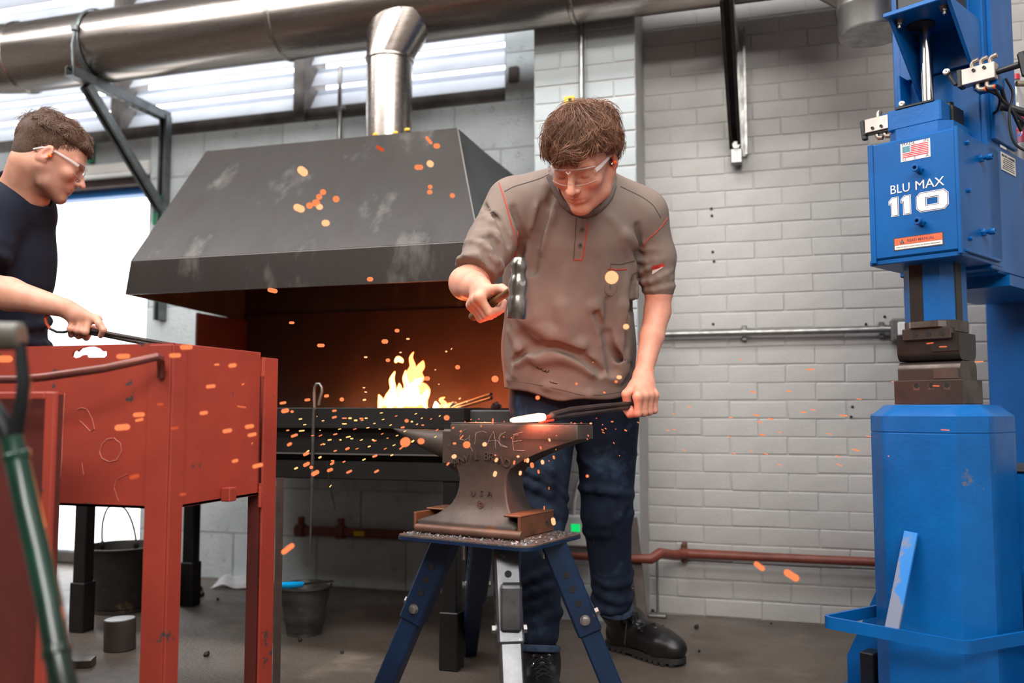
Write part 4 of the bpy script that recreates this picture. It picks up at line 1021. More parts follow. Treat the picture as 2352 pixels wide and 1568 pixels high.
def mbox(u0, u1, v0, v1, z0, z1, name, m_=None, bev=.003, parent=None):
    return MB().box(M_((u0 + u1) / 2, (v0 + v1) / 2, (z0 + z1) / 2), (u1 - u0, v1 - v0, z1 - z0), RM, bev).build(name, m_ or M_bl, parent or ham)
def octa(rx, ry, z0, z1, name, m_, ch=.35, parent=None, u0=0, v0=0):
    P = [(rx, -ry * (1 - ch)), (rx, ry * (1 - ch)), (rx * (1 - ch), ry), (-rx * (1 - ch), ry), (-rx, ry * (1 - ch)), (-rx, -ry * (1 - ch)), (-rx * (1 - ch), -ry), (rx * (1 - ch), -ry)]
    return MB().prism([M_(u0 + a, v0 + b, z0) for a, b in P], (0, 0, z1 - z0)).build(name, m_, parent or ham, ang=20)
zB0, zB1 = 1.183, 1.502
# guide box (hollow below) with front lettering
bxo = mbox(-.108, .118, -.135, .16, zB0 + .01, zB1, 'guide_box', M_bl, .004)
fp = mbox(-.108, -.094, -.139, -.10, zB0, zB1 + .001, 'edge_strip', M_bl, .002, bxo)
sp = mbox(.1125, .1225, -.139, -.10, zB0, zB1 + .002, 'edge_strip', M_bl, .002, bxo)
mbox(-.115, .12, -.13, .15, zB0 - .004, zB0 + .01, 'bottom_lip', M_bl, .002, bxo)
mbox(.118, .128, -.12, .12, zB0 + .006, zB0 + .014, 'bottom_lip', M_bl, .002, bxo)
vF = -.1355
def onF(px, py): a = mp(px, py, v=vF); return a
# flag decal
q = [onF(2068, 332), onF(2136, 316), onF(2137, 358), onF(2069, 374)]
u0, u1 = q[0][0], q[1][0]; z1, z0 = (q[0][2] + q[1][2]) / 2, (q[3][2] + q[2][2]) / 2
dec = MB().box(M_((u0 + u1) / 2, vF, (z0 + z1) / 2), (u1 - u0, .0008, z1 - z0), RM).build('flag_decal', M_lab, bxo)
M_rd = mat('decal_red', (206, 50, 72), rough=.5); M_tl = mat('decal_teal', (16, 120, 140), rough=.5); M_ink = mat('decal_ink', (62, 62, 70), rough=.5)
w_, h_ = u1 - u0, z1 - z0; fz0, fz1 = z0 + h_ * .2, z0 + h_ * .82
for i in range(7):
    hh = (fz1 - fz0) / 13; zc_ = fz1 - hh * (2 * i + .5); ua = u0 + w_ * (.36 if i < 4 else .07)
    MB().box(M_((ua + u0 + w_ * .94) / 2, vF - .0007, zc_), (u0 + w_ * .94 - ua, .0006, hh), RM).build('stripe', M_rd, dec)
MB().box(M_(u0 + w_ * .20, vF - .0007, fz1 - hh * 3.5), (w_ * .27, .0006, hh * 7), RM).build('canton', M_tl, dec)
stb = MB()
for i in range(5):
    for j in range(6): stb.lathe([(.0001, 0), (.0008, 0), (.0008, .0003), (.0001, .0003)], M_(u0 + w_ * (.09 + .044 * j), vF - .0011, fz1 - hh * (.7 + 1.4 * i)), -mV, 5)
stb.build('star_field', M_lab, dec, kind='stuff')
for tx, px_, zz_, sz_ in (('MADE', .05, .86, .011), ('IN', .78, .86, .011), ('U.', .06, .03, .0105), ('S.', .44, .03, .0105), ('A.', .84, .03, .0105)):
    text_mesh('decal_text', tx, M_ink, dec, M_(u0 + w_ * px_, vF - .0006, z0 + h_ * zz_), mU, Z3, sz_, .0002, sx=1.15)
# BLU MAX / 110
a = onF(2044, 447); b = onF(2167, 428)
text_mesh('lettering', 'BLU', M_lab, bxo, M_(a[0], vF - .0003, a[2] + .0005), mU, Z3, .033, .0004, off=.0, fit=.0495)
text_mesh('lettering', 'MAX', M_lab, bxo, M_(onF(2101, 441)[0], vF - .0003, a[2] + .0005), mU, Z3, .033, .0004, off=.0, fit=(b[0] - onF(2101, 441)[0]))
M_navy = mat('decal_navy', (10, 50, 120), rough=.4)
def outline_digit(loops, name):
    """loops in decal units; white backing, navy outline ring, white fill"""
    def off2(lp, d):
        n = len(lp); out = []
        for i in range(n):
            p0, p1, p2 = np.array(lp[i - 1]), np.array(lp[i]), np.array(lp[(i + 1) % n])
            e1, e2 = nrm(p1 - p0), nrm(p2 - p1); n1, n2 = np.array([e1[1], -e1[0]]), np.array([e2[1], -e2[0]])
            bsec = (n1 + n2) / (1 + n1 @ n2); out.append(tuple(p1 + bsec * d))
        return out
    for d_, m_, y_ in ((.0042, M_lab, .0002), (.0026, M_navy, .0006), (.0012, M_lab, .0010)):
        L_ = [off2(l, d_) for l in loops]
        holed([M_(p[0], vF - y_, p[1]) for p in L_[0]], [[M_(p[0], vF - y_, p[1]) for p in l] for l in L_[1:]], mV * -.0003, name, m_, bxo)
def one(uc, zb_, zt_, w):
    return [[(uc, zb_), (uc + w, zb_), (uc + w, zt_), (uc + w * .1, zt_), (uc - w * .45, zt_ - w * .55), (uc - w * .45, zt_ - w * .85), (uc, zt_ - w * .75)]]
zb1 = onF(2060, 492)[2]; zt1_ = onF(2060, 455)[2]
ub = onF(2049, 475)[0]
hD = .043; zD = zb1 - .001
outline_digit(one(onF(2049, 475)[0] + .001, zD, zD + hD, .0125), 'digit')
outline_digit(one(onF(2077, 475)[0] + .001, zD, zD + hD, .0125), 'digit')
uo, ue = onF(2106, 465)[0], onF(2178, 455)[0] - .003; cch = .008
uo += .002
outer = [(uo + cch, zD), (ue - cch, zD), (ue, zD + cch), (ue, zD + hD - cch), (ue - cch, zD + hD), (uo + cch, zD + hD), (uo, zD + hD - cch), (uo, zD + cch)]
iw, ih = .0185, .0092; inner = [(uo + iw, zD + ih), (uo + iw, zD + hD - ih), (ue - iw, zD + hD - ih), (ue - iw, zD + ih)]
outline_digit([outer, inner], 'digit')
# READ MANUAL plate
q = [onF(2052, 547), onF(2167, 532), onF(2167, 562), onF(2052, 577)]; u0, u1 = q[0][0], q[1][0]; z1, z0 = (q[0][2] + q[1][2]) / 2, (q[2][2] + q[3][2]) / 2
rm = MB().box(M_((u0 + u1) / 2, vF, (z0 + z1) / 2), (u1 - u0, .0008, z1 - z0), RM).build('warning_plate', M_ink, bxo)
hh = z1 - z0; ww = u1 - u0
MB().box(M_((u0 + u1) / 2, vF - .0006, z0 + hh * .68), (ww * .95, .0006, hh * .5), RM).build('orange_field', mat('warning_orange', (236, 100, 62), rough=.5), rm)
MB().box(M_((u0 + u1) / 2, vF - .0006, z0 + hh * .24), (ww * .95, .0006, hh * .32), RM).build('white_field', M_lab, rm)
text_mesh('plate_text', 'READ MANUAL', M_ink, rm, M_(u0 + ww * .28, vF - .0011, z0 + hh * .57), mU, Z3, .0105, .0002, off=.0001, fit=ww * .54)
text_mesh('plate_text', 'MISUSE MAY RESULT IN INJURY, DEATH, OR TEMPORAL MISPLACEMENT', M_ink, rm, M_(u0 + ww * .05, vF - .0011, z0 + hh * .19), mU, Z3, .004, .0002, fit=ww * .89)
tr_ = [M_(u0 + ww * .13, vF - .0011, z0 + hh * .5), M_(u0 + ww * .23, vF - .0011, z0 + hh * .5), M_(u0 + ww * .18, vF - .0011, z0 + hh * .86)]
MB().prism(tr_, -mV * .0003).build('warning_triangle', M_ink, rm)
text_mesh('plate_text', '!', M_lab, rm, M_(u0 + ww * .18, vF - .0016, z0 + hh * .53), mU, Z3, .0085, .0002, 'CENTER')
# front adjusting studs and side bolts
def stud(p, ax, r=.0095, L=.034, socket=True, nutr=.0105, m_=M_bl, par=bxo):
    ax = nrm(ax); s_ = MB(); s_.lathe([(nutr, 0), (nutr, .008), (nutr * .9, .01), (r * .6, .01)], p, ax, 6); s_.cyl(p, p + ax * (L * .55), r * .62, n=14)
    s_.lathe([(r * .62, L * .5), (r * .95, L * .52), (r, L * .56), (r, L * .96), (r * .9, L), (r * .5, L), (r * .5, L * .8), (.0001, L * .8)], p, ax, 18)
    o = s_.build('adjusting_stud', m_, par); MB().lathe([(.0001, 0), (r * .5, 0), (r * .5, .0006), (.0001, .0006)], p + ax * (L * .8), ax, 6).build('hex_socket', M_dark, o)
for px, py in ((2113, 390), (2118, 511)):
    a = onF(px, py); stud(M_(a[0], -.135, a[2]), -mV + .25 * (-mU) * 0)
for px, py in ((2250, 364), (2256, 534)):
    a = mp(px, py, u=.118); stud(M_(.118, a[1], a[2]), mU, .0085, .032)
for px, py in ((2219, 328), (2222, 438), (2226, 548)):
    a = mp(px, py, u=.118); MB().lathe([(.006, 0), (.006, .007), (.0045, .0085), (.0001, .0085)], M_(.118, a[1], a[2]), mU, 6).build('hex_bolt', M_bl, bxo)
# arm and rear column of the C frame
zA0 = 1.165; zA1 = 1.52
mbox(-.115, .117, .13, 1.0, zA0, zA1, 'frame_arm', M_bl, .006)
pl_ = [mp(2290, 611, u=.1195), mp(2150 + 130, 560, u=.1195)]
# drop in the arm underside toward the rear
MB().prism([M_(-.115, .20, zA0 + .001), M_(.119, .20, zA0 + .001), M_(.119, .62, zA0 + .001), M_(-.115, .62, zA0 + .001)], (0, 0, -.03)).build('arm_flange', M_bl, ham)
col_ = mbox(-.118, .13, .70, 1.0, .0, zA0 + .05, 'rear_column', M_bl, .006)
l0 = mp(2298, 345, u=.1185); l1 = mp(2332, 375, u=.1185); l2 = mp(2298, 388, u=.1185)
# maker's label on the arm side
lbl = MB().box(M_(.1185, (l0[1] + l1[1]) / 2, (l0[2] + l2[2]) / 2 - .001), (.0008, l1[1] - l0[1], (l0[2] - l2[2]) * .95), RM).build('spec_label', M_lab, ham)
lw_ = (l1[1] - l0[1]); zt_ = (l0[2] + l2[2]) / 2 - .001 + (l0[2] - l2[2]) * .95 / 2; lh_ = (l0[2] - l2[2]) * .95
text_mesh('label_text', 'BIG BLU HAMMER', M_ink, lbl, M_(.1193, l0[1] + lw_ * .06, zt_ - lh_ * .22), mV, Z3, .0085, .0002, fit=lw_ * .88, off=.0002)
for k, fr in enumerate((.62, .7, .78, .66, .8, .84)):     # small print too fine to read: rows of short printed dashes
    n_ = 9
    for i in range(n_):
        MB().box(M_(.1192, l0[1] + lw_ * (.5 + fr * ((i + .5) / n_ - .5)), zt_ - lh_ * (.32 + .11 * k)), (.0003, lw_ * fr / n_ * .72, .0028), RM).build('print_mark', M_ink, lbl)
# upper column
uN = .118; vc = mp(2258, 100, u=uN)[1]
mbox(-.125, uN, vc, vc + .10, zA1 - .35, 2.3, 'upper_column', M_bl, .003)
mbox(uN - .001, uN + .012, vc + .03, vc + .2, zA1, 2.3, 'column_flange', M_bl, .002)
# face plate on the column (with step and weld)
z_s = mp(2150, 168, v=vc - .012)[2]
mbox(-.10, .088, vc - .012, vc, z_s, 2.3, 'face_plate', M_bl, .002)
mbox(-.085, .105, vc - .006, vc, zB1, z_s - .01, 'slide_plate', M_bl, .002)
wb_ = MB(); 
zs_ = np.linspace(mp(2238, 128, v=vc - .012)[2], mp(2238, 30, v=vc - .012)[2], 30)
wb_.tube([M_(.092, vc - .008, z) for z in zs_], [.0035 + .0012 * (i % 2) for i in range(30)], 8).build('weld_seam', M_bl2, ham)
# projecting top plate with two gussets
zPl = 1.834; 
tp = MB().box(M_(.03, (vc - .145) / 2 - .0, zPl + .006), (.165, vc + .145, .012), RM, .002).build('top_bracket', M_bl, ham)
for uu in (-.045, .105):
    MB().prism([M_(uu, -.13, zPl), M_(uu, vc, zPl), M_(uu, vc, zPl - .18), M_(uu, vc - .02, zPl - .18)], mU * .009).build('gusset', M_bl, tp)
mbox(-.035, .095, -.11, .04, zPl + .012, 2.3, 'air_cylinder', M_blk, .01)
for (uu, vv) in ((-.028, -.1), (.088, -.1), (-.028, .03), (.088, .03)):
    b_ = MB(); b_.lathe([(.013, 0), (.013, -.002), (.0001, -.002)], M_(uu, vv, zPl), (0, 0, 1), 18); b_.lathe([(.0095, -.002), (.0095, -.013), (.0001, -.013)], M_(uu, vv, zPl), (0, 0, 1), 6); b_.cyl(M_(uu, vv, zPl - .012), M_(uu, vv, zPl - .022), .0055, n=12)
    b_.build('hex_bolt', M_galv, tp)
MB().lathe([(.0001, 0), (.035, 0), (.035, -.004), (.0001, -.004)], M_(.0, -.03, zPl), n=32).build('gland_ring', M_dark, tp)
MB().cyl(M_(0, 0, 1.59), M_(0, 0, zPl + .01), .0165, n=32).build('piston_rod', M_chrome, ham)
# ram head block on top of the guide box
hb_ = mbox(-.078, .062, -.08, .04, 1.545, 1.602, 'ram_head', M_bl2, .004)
mbox(-.055, .045, -.082, -.07, 1.600, 1.606, 'wear_strip', M_blk, .001, hb_)
mbox(.062, .070, -.02, .055, 1.545, 1.60, 'side_shim', M_died, .002, hb_)
for uu, vv in ((-.045, -.03), (.045, .02)): MB().lathe([(.0125, 0), (.0125, .014), (.011, .016), (.0001, .016)], M_(uu, vv, 1.602), n=20).build('cap_screw', M_blk, hb_)
octa(.083, .083, 1.50, 1.546, 'ram_top', M_bl2)
# ram: octagonal with dark guide faces
zR0, zR1 = mp(2158, 733, v=-.08)[2], zB0 + .02
ram = octa(.066, .066, zR0, 1.50, 'ram', M_bl2, .42)
def ramstrip(u0, u1, v0, v1, name, m_): return mbox(u0, u1, v0, v1, zR0 - .002, zB0 + .02, name, m_, .001, ram)
# guide strips on chamfered faces
ch = .066 * (1 - .42)
def quadstrip(pa, pb, name, m_, z0, z1, t=.0015, par=None, f0=0, f1=1):
    pa, pb = np.array(pa), np.array(pb); a_ = pa + (pb - pa) * f0; b_ = pa + (pb - pa) * f1; e = nrm(pb - pa); n_ = V(e[1], -e[0])
    P = [M_(*a_, z0), M_(*b_, z0), M_(*b_, z1), M_(*a_, z1)]; MB().prism(P, (n_[0] * mU + n_[1] * mV) * t).build(name, m_, par or ram)
quadstrip((-ch, -.066), (-.066 + .066, -.066), 'guide_strip', M_died, zR0, zB0 + .02, f0=-.02, f1=.86)
quadstrip((ch, -.066), (.066, -ch), 'guide_strip', M_died, zR0, zB0 + .02, f0=.95, f1=1.0)
quadstrip((.066, -ch), (.066, ch), 'guide_strip', M_died, zR0, zB0 + .02, f0=.0, f1=.5)
# die clamp collar, upper and lower dies
zc0, zc1 = mp(2155, 778, v=-.07)[2], zR0
cl = octa(.067, .067, zc0 + .02, zc1, 'die_clamp', M_die, .42)
mbox(-.062, .062, -.069, .05, zc0, zc0 + .03, 'clamp_jaw', M_die, .002, cl)
for k in range(3): MB().lathe([(.0001, 0), (.0065, 0), (.0065, .0008), (.0001, .0008)], M_(-.028 + .034 * k, -.0692, zc0 + .014), -mV, 16).build('screw_hole', M_dark, cl)
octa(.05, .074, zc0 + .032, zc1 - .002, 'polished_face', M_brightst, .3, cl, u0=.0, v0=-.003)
zm = mp(2155, 828, v=-.06)[2]
def die(z0, z1, name, m_, up_):
    """rounded die block running along u"""
    t = z1 - z0; P = []
    w0, w1 = (.03, .055) if up_ else (.055, .03)
    prof = [(-w1, z1), (-w1 + .0, z0 + t * .35), (-w1 + .012, z0), (w1 - .012, z0), (w1, z0 + t * .35), (w1, z1)] if not up_ else [(-.055, z0), (-.055, z1 - t * .35), (-.043, z1), (.043, z1), (.055, z1 - t * .35), (.055, z0)]
    MB().prism([M_(-.078, a_ - .005, z) for a_, z in prof], mU * .156).build(name, m_, ham, ang=50)
zu1 = zc0 + .004
def rdie(zflat, zcrown, name, m_, sgn):
    P = [(-.056, zflat)]; Rn = 7; hgt = abs(zcrown - zflat)
    for k in range(Rn + 1):
        t = k / Rn * math.pi / 2; P.append((-.056 + .022 * (1 - math.cos(t)) * 1, zcrown - sgn * .022 * (1 - math.sin(t))))
    for k in range(Rn, -1, -1):
        t = k / Rn * math.pi / 2; P.append((.056 - .022 * (1 - math.cos(t)), zcrown - sgn * .022 * (1 - math.sin(t))))
    P.append((.056, zflat))
    return MB().prism([M_(-.08, a_ - .004, z) for a_, z in P], mU * .158).build(name, m_, ham, ang=30)
ud = rdie(zc0 + .015, zm + .0008, 'upper_die', M_died, -1)
MB().prism([M_(.01, -.0615, zm + .024), M_(.078, -.0615, zm + .024), M_(.078, -.0615, zc0 - .012), M_(.01, -.0615, zc0 - .012)], -mV * .0008).build('front_facet', M_died, ud)  # thin plate in the same dark steel as the die
zl0 = mp(2155, 872, v=-.07)[2]
ld = rdie(zl0 - .01, zm - .0008, 'lower_die', M_die, 1)
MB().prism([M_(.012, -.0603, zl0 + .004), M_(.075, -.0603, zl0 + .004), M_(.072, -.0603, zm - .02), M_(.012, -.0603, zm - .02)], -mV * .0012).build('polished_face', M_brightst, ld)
zh0 = mp(2155, 919, v=-.08)[2]
dh = mbox(-.085, .088, -.07, .06, zh0 - .01, zl0, 'die_holder', M_die, .0015)
mbox(-.085, .089, -.075, -.068, zh0 - .01, zl0 - .001, 'front_jaw', M_die, .001, dh)
for k in range(3):
    p = M_(-.026 + .038 * k, -.0752, (zh0 + zl0) / 2 + .012); MB().lathe([(.0001, 0), (.0068, 0), (.0068, .0008), (.0001, .0008)], p, -mV, 18).build('screw_hole', M_dark, dh)
    MB().box(p - V(0, 0, .004), (.016, .0006, .016), RM).build('counterbore', M_brightst, dh)
# pedestal: rounded octagonal column with chamfered cap and seam
rp_ = .152; zp1 = .812
def octring(r, z, ch_=.42):
    k = r * (1 - ch_); P = [(r, -k), (r, k), (k, r), (-k, r), (-r, k), (-r, -k), (-k, -r), (k, -r)]
    out = []
    n = 8
    for i in range(n):      # rounded corners
        p0, p1, p2 = [np.array(P[(i + j) % n]) for j in (-1, 0, 1)]
        for t in (.82, .94): out.append(p0 + (p1 - p0) * t)
        for t in (.06, .18): out.append(p1 + (p2 - p1) * t)
    return [M_(a_, b_ + .01, z) for a_, b_ in out]
rings = [(rp_, 0), (rp_, .738), (rp_ - .0015, .7395), (rp_ - .0015, .7415), (rp_, .743), (rp_, .783), (rp_ - .005, .788), (rp_ - .03, .810), (rp_ - .036, .812), (.02, .8125)]
v_ = []; 
for r, z in rings: v_ += octring(r, z)
n_ = 32; f_ = [(j * n_ + i, j * n_ + (i + 1) % n_, (j + 1) * n_ + (i + 1) % n_, (j + 1) * n_ + i) for j in range(len(rings) - 1) for i in range(n_)]
f_.append(tuple(range((len(rings) - 1) * n_, len(rings) * n_))); f_.append(tuple(range(n_))[::-1])
MB().add(v_, f_).build('pedestal', M_bl2, ham, ang=25)
mbox(-.168, -.152, -.04, .06, 0, .79, 'pedestal_edge', mat('bare_grey_edge', (120, 122, 128), (96, 100, 108), rough=.45, metal=.3, nscale=8), .002)
# base gussets, base plate, rear box
gl = [mp(2018, 1330, v=.06), mp(1965, 1530, v=.06)]
MB().prism([M_(-.15, .05, .0), M_(-.30, .05, .0), M_(-.30, .05, .10), M_(-.15, .05, .42)], mV * .012).build('base_gusset', M_bl, ham)
MB().prism([M_(.15, .11, .0), M_(.30, .11, .0), M_(.30, .11, .10), M_(.15, .11, .40)], mV * .012).build('base_gusset', M_bl, ham)
mbox(-.32, .32, -.22, .95, 0, .02, 'base_plate', M_bl, .004)
for px in (2010,):
    a = mp(1995, 1545, v=-.02); mbox(a[0] - .02, a[0] + .02, -.03, .03, .02, .14, 'pivot_lug', M_blk, .003)
rb_ = mbox(.02, .36, .16, .50, .02, .635, 'control_cabinet', M_bl2, .008)
mbox(.015, .365, .155, .505, .636, .642, 'cabinet_lid', mat('worn_lid', (92, 84, 78), (74, 68, 66), rough=.5, metal=.4, nscale=10), .003, rb_)
# treadle: bent flat bar loop and its strut
def flatloop(pts, h, t, name, m_, par):
    """flat bar following pts (machine coords) with rounded bends"""
    P = [np.array(p, float) for p in pts]; Q = [P[0]]
    for i in range(1, len(P) - 1):
        for k in range(7):
            s_ = k / 6; a_ = P[i] + nrm(P[i - 1] - P[i]) * .025; b_ = P[i] + nrm(P[i + 1] - P[i]) * .025
            Q.append((1 - s_) ** 2 * a_ + 2 * s_ * (1 - s_) * P[i] + s_ ** 2 * b_)
    Q.append(P[-1]); mb = MB(); n = len(Q); v = []
    for i in range(n):
        tn = nrm(Q[min(i + 1, n - 1)] - Q[max(i - 1, 0)]); nn = V(-tn[1], tn[0], 0); nn = nrm(nn)
        for a_, b_ in ((-1, -1), (1, -1), (1, 1), (-1, 1)):
            q = Q[i] + nn * a_ * t / 2; v.append(M_(q[0], q[1], q[2] + b_ * h / 2))
    f = [(i * 4 + k, i * 4 + (k + 1) % 4, i * 4 + 4 + (k + 1) % 4, i * 4 + 4 + k) for i in range(n - 1) for k in range(4)]
    f += [(3, 2, 1, 0), tuple((n - 1) * 4 + k for k in range(4))]
    mb.add(v, f, True); return mb.build(name, m_, par, ang=30)
zT = .262
cL = mp(1888, 1428, v=-.235); cL = mp(1890, 1428, z=zT); cR_ = mp(2218, 1486, z=zT); eR = mp(2420, 1435, z=zT); eL = mp(2020, 1398, z=zT)
# widen loop so that it clears the pedestal
cR_ = V(.165, -.25, zT) if cR_[1] > -.17 else cR_
cRm = mp(2218, 1486, v=-.235); cLm = mp(1890, 1428, v=-.235); zT = (cRm[2] + cLm[2]) / 2
dl = mp(2019, 1400, z=zT)
er = V(cRm[0] + .02, .20, zT)
tread = flatloop([V(-.17, dl[1] + .04, zT), V(cLm[0], -.235, zT), V(cRm[0], -.235, zT), V(.235, .105, zT)], .030, .009, 'treadle_bar', M_bl2, ham)
stT = mp(2092, 1222, v=-.155); stB = mp(2045, 1438, v=-.232)
MB().bar(M_(stT[0], -.152, stT[2]), M_(stB[0], -.232, zT - .005), .034, .010, -mV, bev=.0015).build('treadle_strut', M_strutworn, tread)
mbox(.30, .315, -.02, .02, .02, .35, 'link_rod', M_blk, .002)
# air valves with levers
def fitting(p, d1, d2, par, L1=.014, L2=.016, r=.0062, ring=False):
    d1 = nrm(d1); d2 = nrm(d2); g = MB()
    g.tube([p, p + d1 * L1 * .8, p + d1 * (L1 + .003) + d2 * .004, p + d1 * (L1 + .005) + d2 * (L2)], [r, r, r * 1.05, r], 12)
    o = g.build('elbow_fitting', M_fit, par); MB().lathe([(r * .8, -.003), (r * .95, -.002), (r * .95, .003), (r * .8, .004)], p + d1 * .002, d1, 12).build('brass_collar', mat('brass', (164, 120, 76), rough=.35, metal=.8), o)
    if ring: MB().lathe([(r * .7, 0), (r * 1.02, 0), (r * 1.02, .003), (r * .7, .003)], p + d1 * (L1 + .005) + d2 * L2, d2, 12).build('release_ring', M_or, o)
    return p + d1 * (L1 + .005) + d2 * L2
va = mp(2022, 286, v=.02); vb = mp(2254, 174, v=-.02)
def build_valve(a, vv, w, h, lever_side):
    c = M_(a[0], vv, a[2]); o = MB().box(c, (w, .03, h), RM, .0015).build('air_valve', M_alu, ham)
    s = lever_side
    # black end block and lever toward the machine, T handle on the other side
    MB().box(c + mU * s * (w / 2 + .006), (.012, .028, h * 1.15), RM, .002).build('end_block', M_blk, o)
    l0_ = c + mU * s * (w / 2 + .014) - mV * .012 - V(0, 0, h * .4); l1_ = l0_ + mU * s * .018 + V(0, 0, .052)
    if s < 0: l1_ = l0_ + mU * s * .020 + V(0, 0, .040)
    MB().bar(l0_, l1_, .009, .012, mV, bev=.003).build('lever', M_blk, o)
    MB().lathe([(.0001, -.004), (.009, -.004), (.0095, 0), (.009, .004), (.006, .005), (.0001, .004)], l1_ - mV * .006, -mV, 20).build('roller', M_brightst, o)
    for k in (-.2, .12): MB().lathe([(.0001, 0), (.0042, 0), (.0042, .004), (.0022, .004), (.0022, .002), (.0001, .002)], c + mU * (k * w) * (1 if s > 0 else -1) - mV * .015 + V(0, 0, (-1 if s > 0 else 1) * h * .25), -mV, 12).build('socket_screw', M_blk, o)
    return c, o
c1v, o1v = build_valve(va, .02, .078, .040, 1)
# bar handle on the far left
e = c1v - mU * .039; MB().bar(e - mU * .012 + V(0, 0, .022), e - mU * .006 - V(0, 0, .036), .014, .016, mV, bev=.003).build('t_handle', M_blk, o1v)
MB().bar(e - mU * .01 - V(0, 0, .018), c1v + mU * .03 - V(0, 0, .023), .02, .008, bev=.001).build('mounting_bar', M_blk, o1v)
for k in (-.010, .012): fitting(c1v + mU * k - V(0, 0, .020), -Z3, mU, o1v)
fitting(c1v - mU * .006 + V(0, 0, .02), Z3, mV, o1v)
MB().box(c1v + mU * .02 + mV * .015 + V(0, 0, .025), (.05, .02, .008), RM, .001).build('mounting_plate', M_bl, o1v)
c2v, o2v = build_valve(vb, -.03, .080, .042, -1)
e = c2v + mU * .040 - V(0, 0, .004)
MB().cyl(e, e + mU * .052 + V(0, 0, .004), .0075, .0085, n=16).build('handle_stem', M_blk, o2v)
MB().bar(e + mU * .058 + V(0, 0, .034), e + mU * .068 - V(0, 0, .030), .02, .017, mV, bev=.004).build('t_handle', M_blk, o2v)
ends = []
for k in (-.006, .016): ends.append(fitting(c2v + mU * k - V(0, 0, .021), -Z3, mU, o2v, ring=True))
for k in (-.018, .004, .026): fitting(c2v + mU * k + V(0, 0, .021), Z3, mU, o2v)
# right valve bracket
MB().box(c2v + mV * .03 - V(0, 0, .01) + mU * .01, (.06, .05, .05), RM, .002).build('mounting_plate', M_bl, o2v)
# hoses
def hose(pts, r, name='air_hose'):
    P = np.array(pts); n = len(P); t = np.linspace(0, n - 1, (n - 1) * 8 + 1); idx = np.clip(t.astype(int), 0, n - 2); fr = (t - idx)[:, None]
    Pa = np.vstack([P[:1] * 2 - P[1:2], P, P[-1:] * 2 - P[-2:-1]]); p0, p1, p2, p3 = Pa[idx], Pa[idx + 1], Pa[idx + 2], Pa[idx + 3]
    Q = .5 * ((2 * p1) + (-p0 + p2) * fr + (2 * p0 - 5 * p1 + 4 * p2 - p3) * fr ** 2 + (-p0 + 3 * p1 - 3 * p2 + p3) * fr ** 3)
    return MB().tube(Q, r, 10).build(name, M_rub, ham)
hose([ends[0], C(2295, 222, 2.3), C(2293, 250, 2.35), C(2280, 262, 2.4)], .004)
hose([ends[1], C(2300, 228, 2.28), C(2322, 252, 2.32), C(2345, 300, 2.36)], .004)
hose([C(2296, 172, 2.33), C(2302, 210, 2.36), C(2320, 250, 2.4), C(2370, 295, 2.4)], .0055)
hose([C(2282, 247, 2.42), C(2310, 246, 2.42), C(2352, 258, 2.4), C(2400, 268, 2.4)], .0105)
hose([C(2310, 180, 2.3), C(2326, 215, 2.3), C(2318, 262, 2.3), C(2326, 320, 2.3), C(2352, 345, 2.3), C(2390, 352, 2.3)], .0032)
for px, py in ((2345, 285), (2335, 192)):
    fitting(C(px, py, 2.42), rgt, -Z3, ham, .03, .02, .014 if px > 2340 else .008, ring=True)
# left slot plate beside the column
gU = mp(2064, 300, v=.0)[0]
mbox(gU, gU + .008, -.0, .10, 1.47, mp(2065, 173, v=0)[2], 'guard_plate', M_bl, .002)
mbox(gU, -.10, .07, .08, 1.47, mp(2065, 180, v=0)[2], 'guard_plate', M_bl, .002)

# soft drink bottle on the arm behind
bt = M_(.06, .36, zA1)
px_ = mp(2334, 250, u=.06)
bt = M_(.06, px_[1], zA1 + .002)
bo = thing('drink_bottle', 'plastic drink bottle with dark cola and red label on the hammer arm at right edge', 'bottle', bt)
rB = .031; zc_ = 1.52
hB = mp(2334, 185, v=px_[1])[2] - zA1
g = MB(); g.lathe([(.001, 0), (rB * .8, 0), (rB, .012), (rB, hB * .62), (rB * .85, hB * .74), (rB * .4, hB * .9), (rB * .38, hB)], bt, n=32)
Mg = mat('clear_bottle', (235, 236, 238), rough=.05); Mg.node_tree.nodes['Principled BSDF'].inputs['Transmission Weight'].default_value = .8
g.build('shell', Mg, bo)
MB().lathe([(.001, .004), (rB * .9, .006), (rB * .93, .014), (rB * .93, hB * .45), (.001, hB * .45)], bt, n=24).build('cola', mat('cola', (40, 22, 18), rough=.2), bo)
lb = MB().lathe([(rB + .0006, hB * .28), (rB + .0008, hB * .62)], bt, n=32).build('label', mat('maroon_label', (150, 20, 70), (120, 14, 56), rough=.4, nscale=40), bo)
fc_ = bt + nrm(CAM - bt) * V(1, 1, 0) * 0
dv = nrm((CAM - bt) * V(1, 1, 0)); tv = np.cross(Z3, dv)
zc_ = hB * .38
def disc(r, z0, z1, m_, off):
    """part of a disc between heights z0..z1 (fractions of r) on the bottle"""
    P = []; 
    for z in np.linspace(z0, z1, 9): P.append((-math.sqrt(max(0, 1 - z * z)), z))
    for z in np.linspace(z1, z0, 9): P.append((math.sqrt(max(0, 1 - z * z)), z))
    def w(p): 
        a_ = p[0] * r; return bt + dv * (math.sqrt(rB ** 2 - a_ ** 2) + off) + tv * a_ + V(0, 0, zc_ + p[1] * r + .15 * a_)
    n = len(P) // 2; v = [w(p) for p in P]; f = [(i, i + 1, len(P) - 2 - i, len(P) - 1 - i) for i in range(n - 1)]
    MB().add(v, f).build('emblem_band', m_, lb)
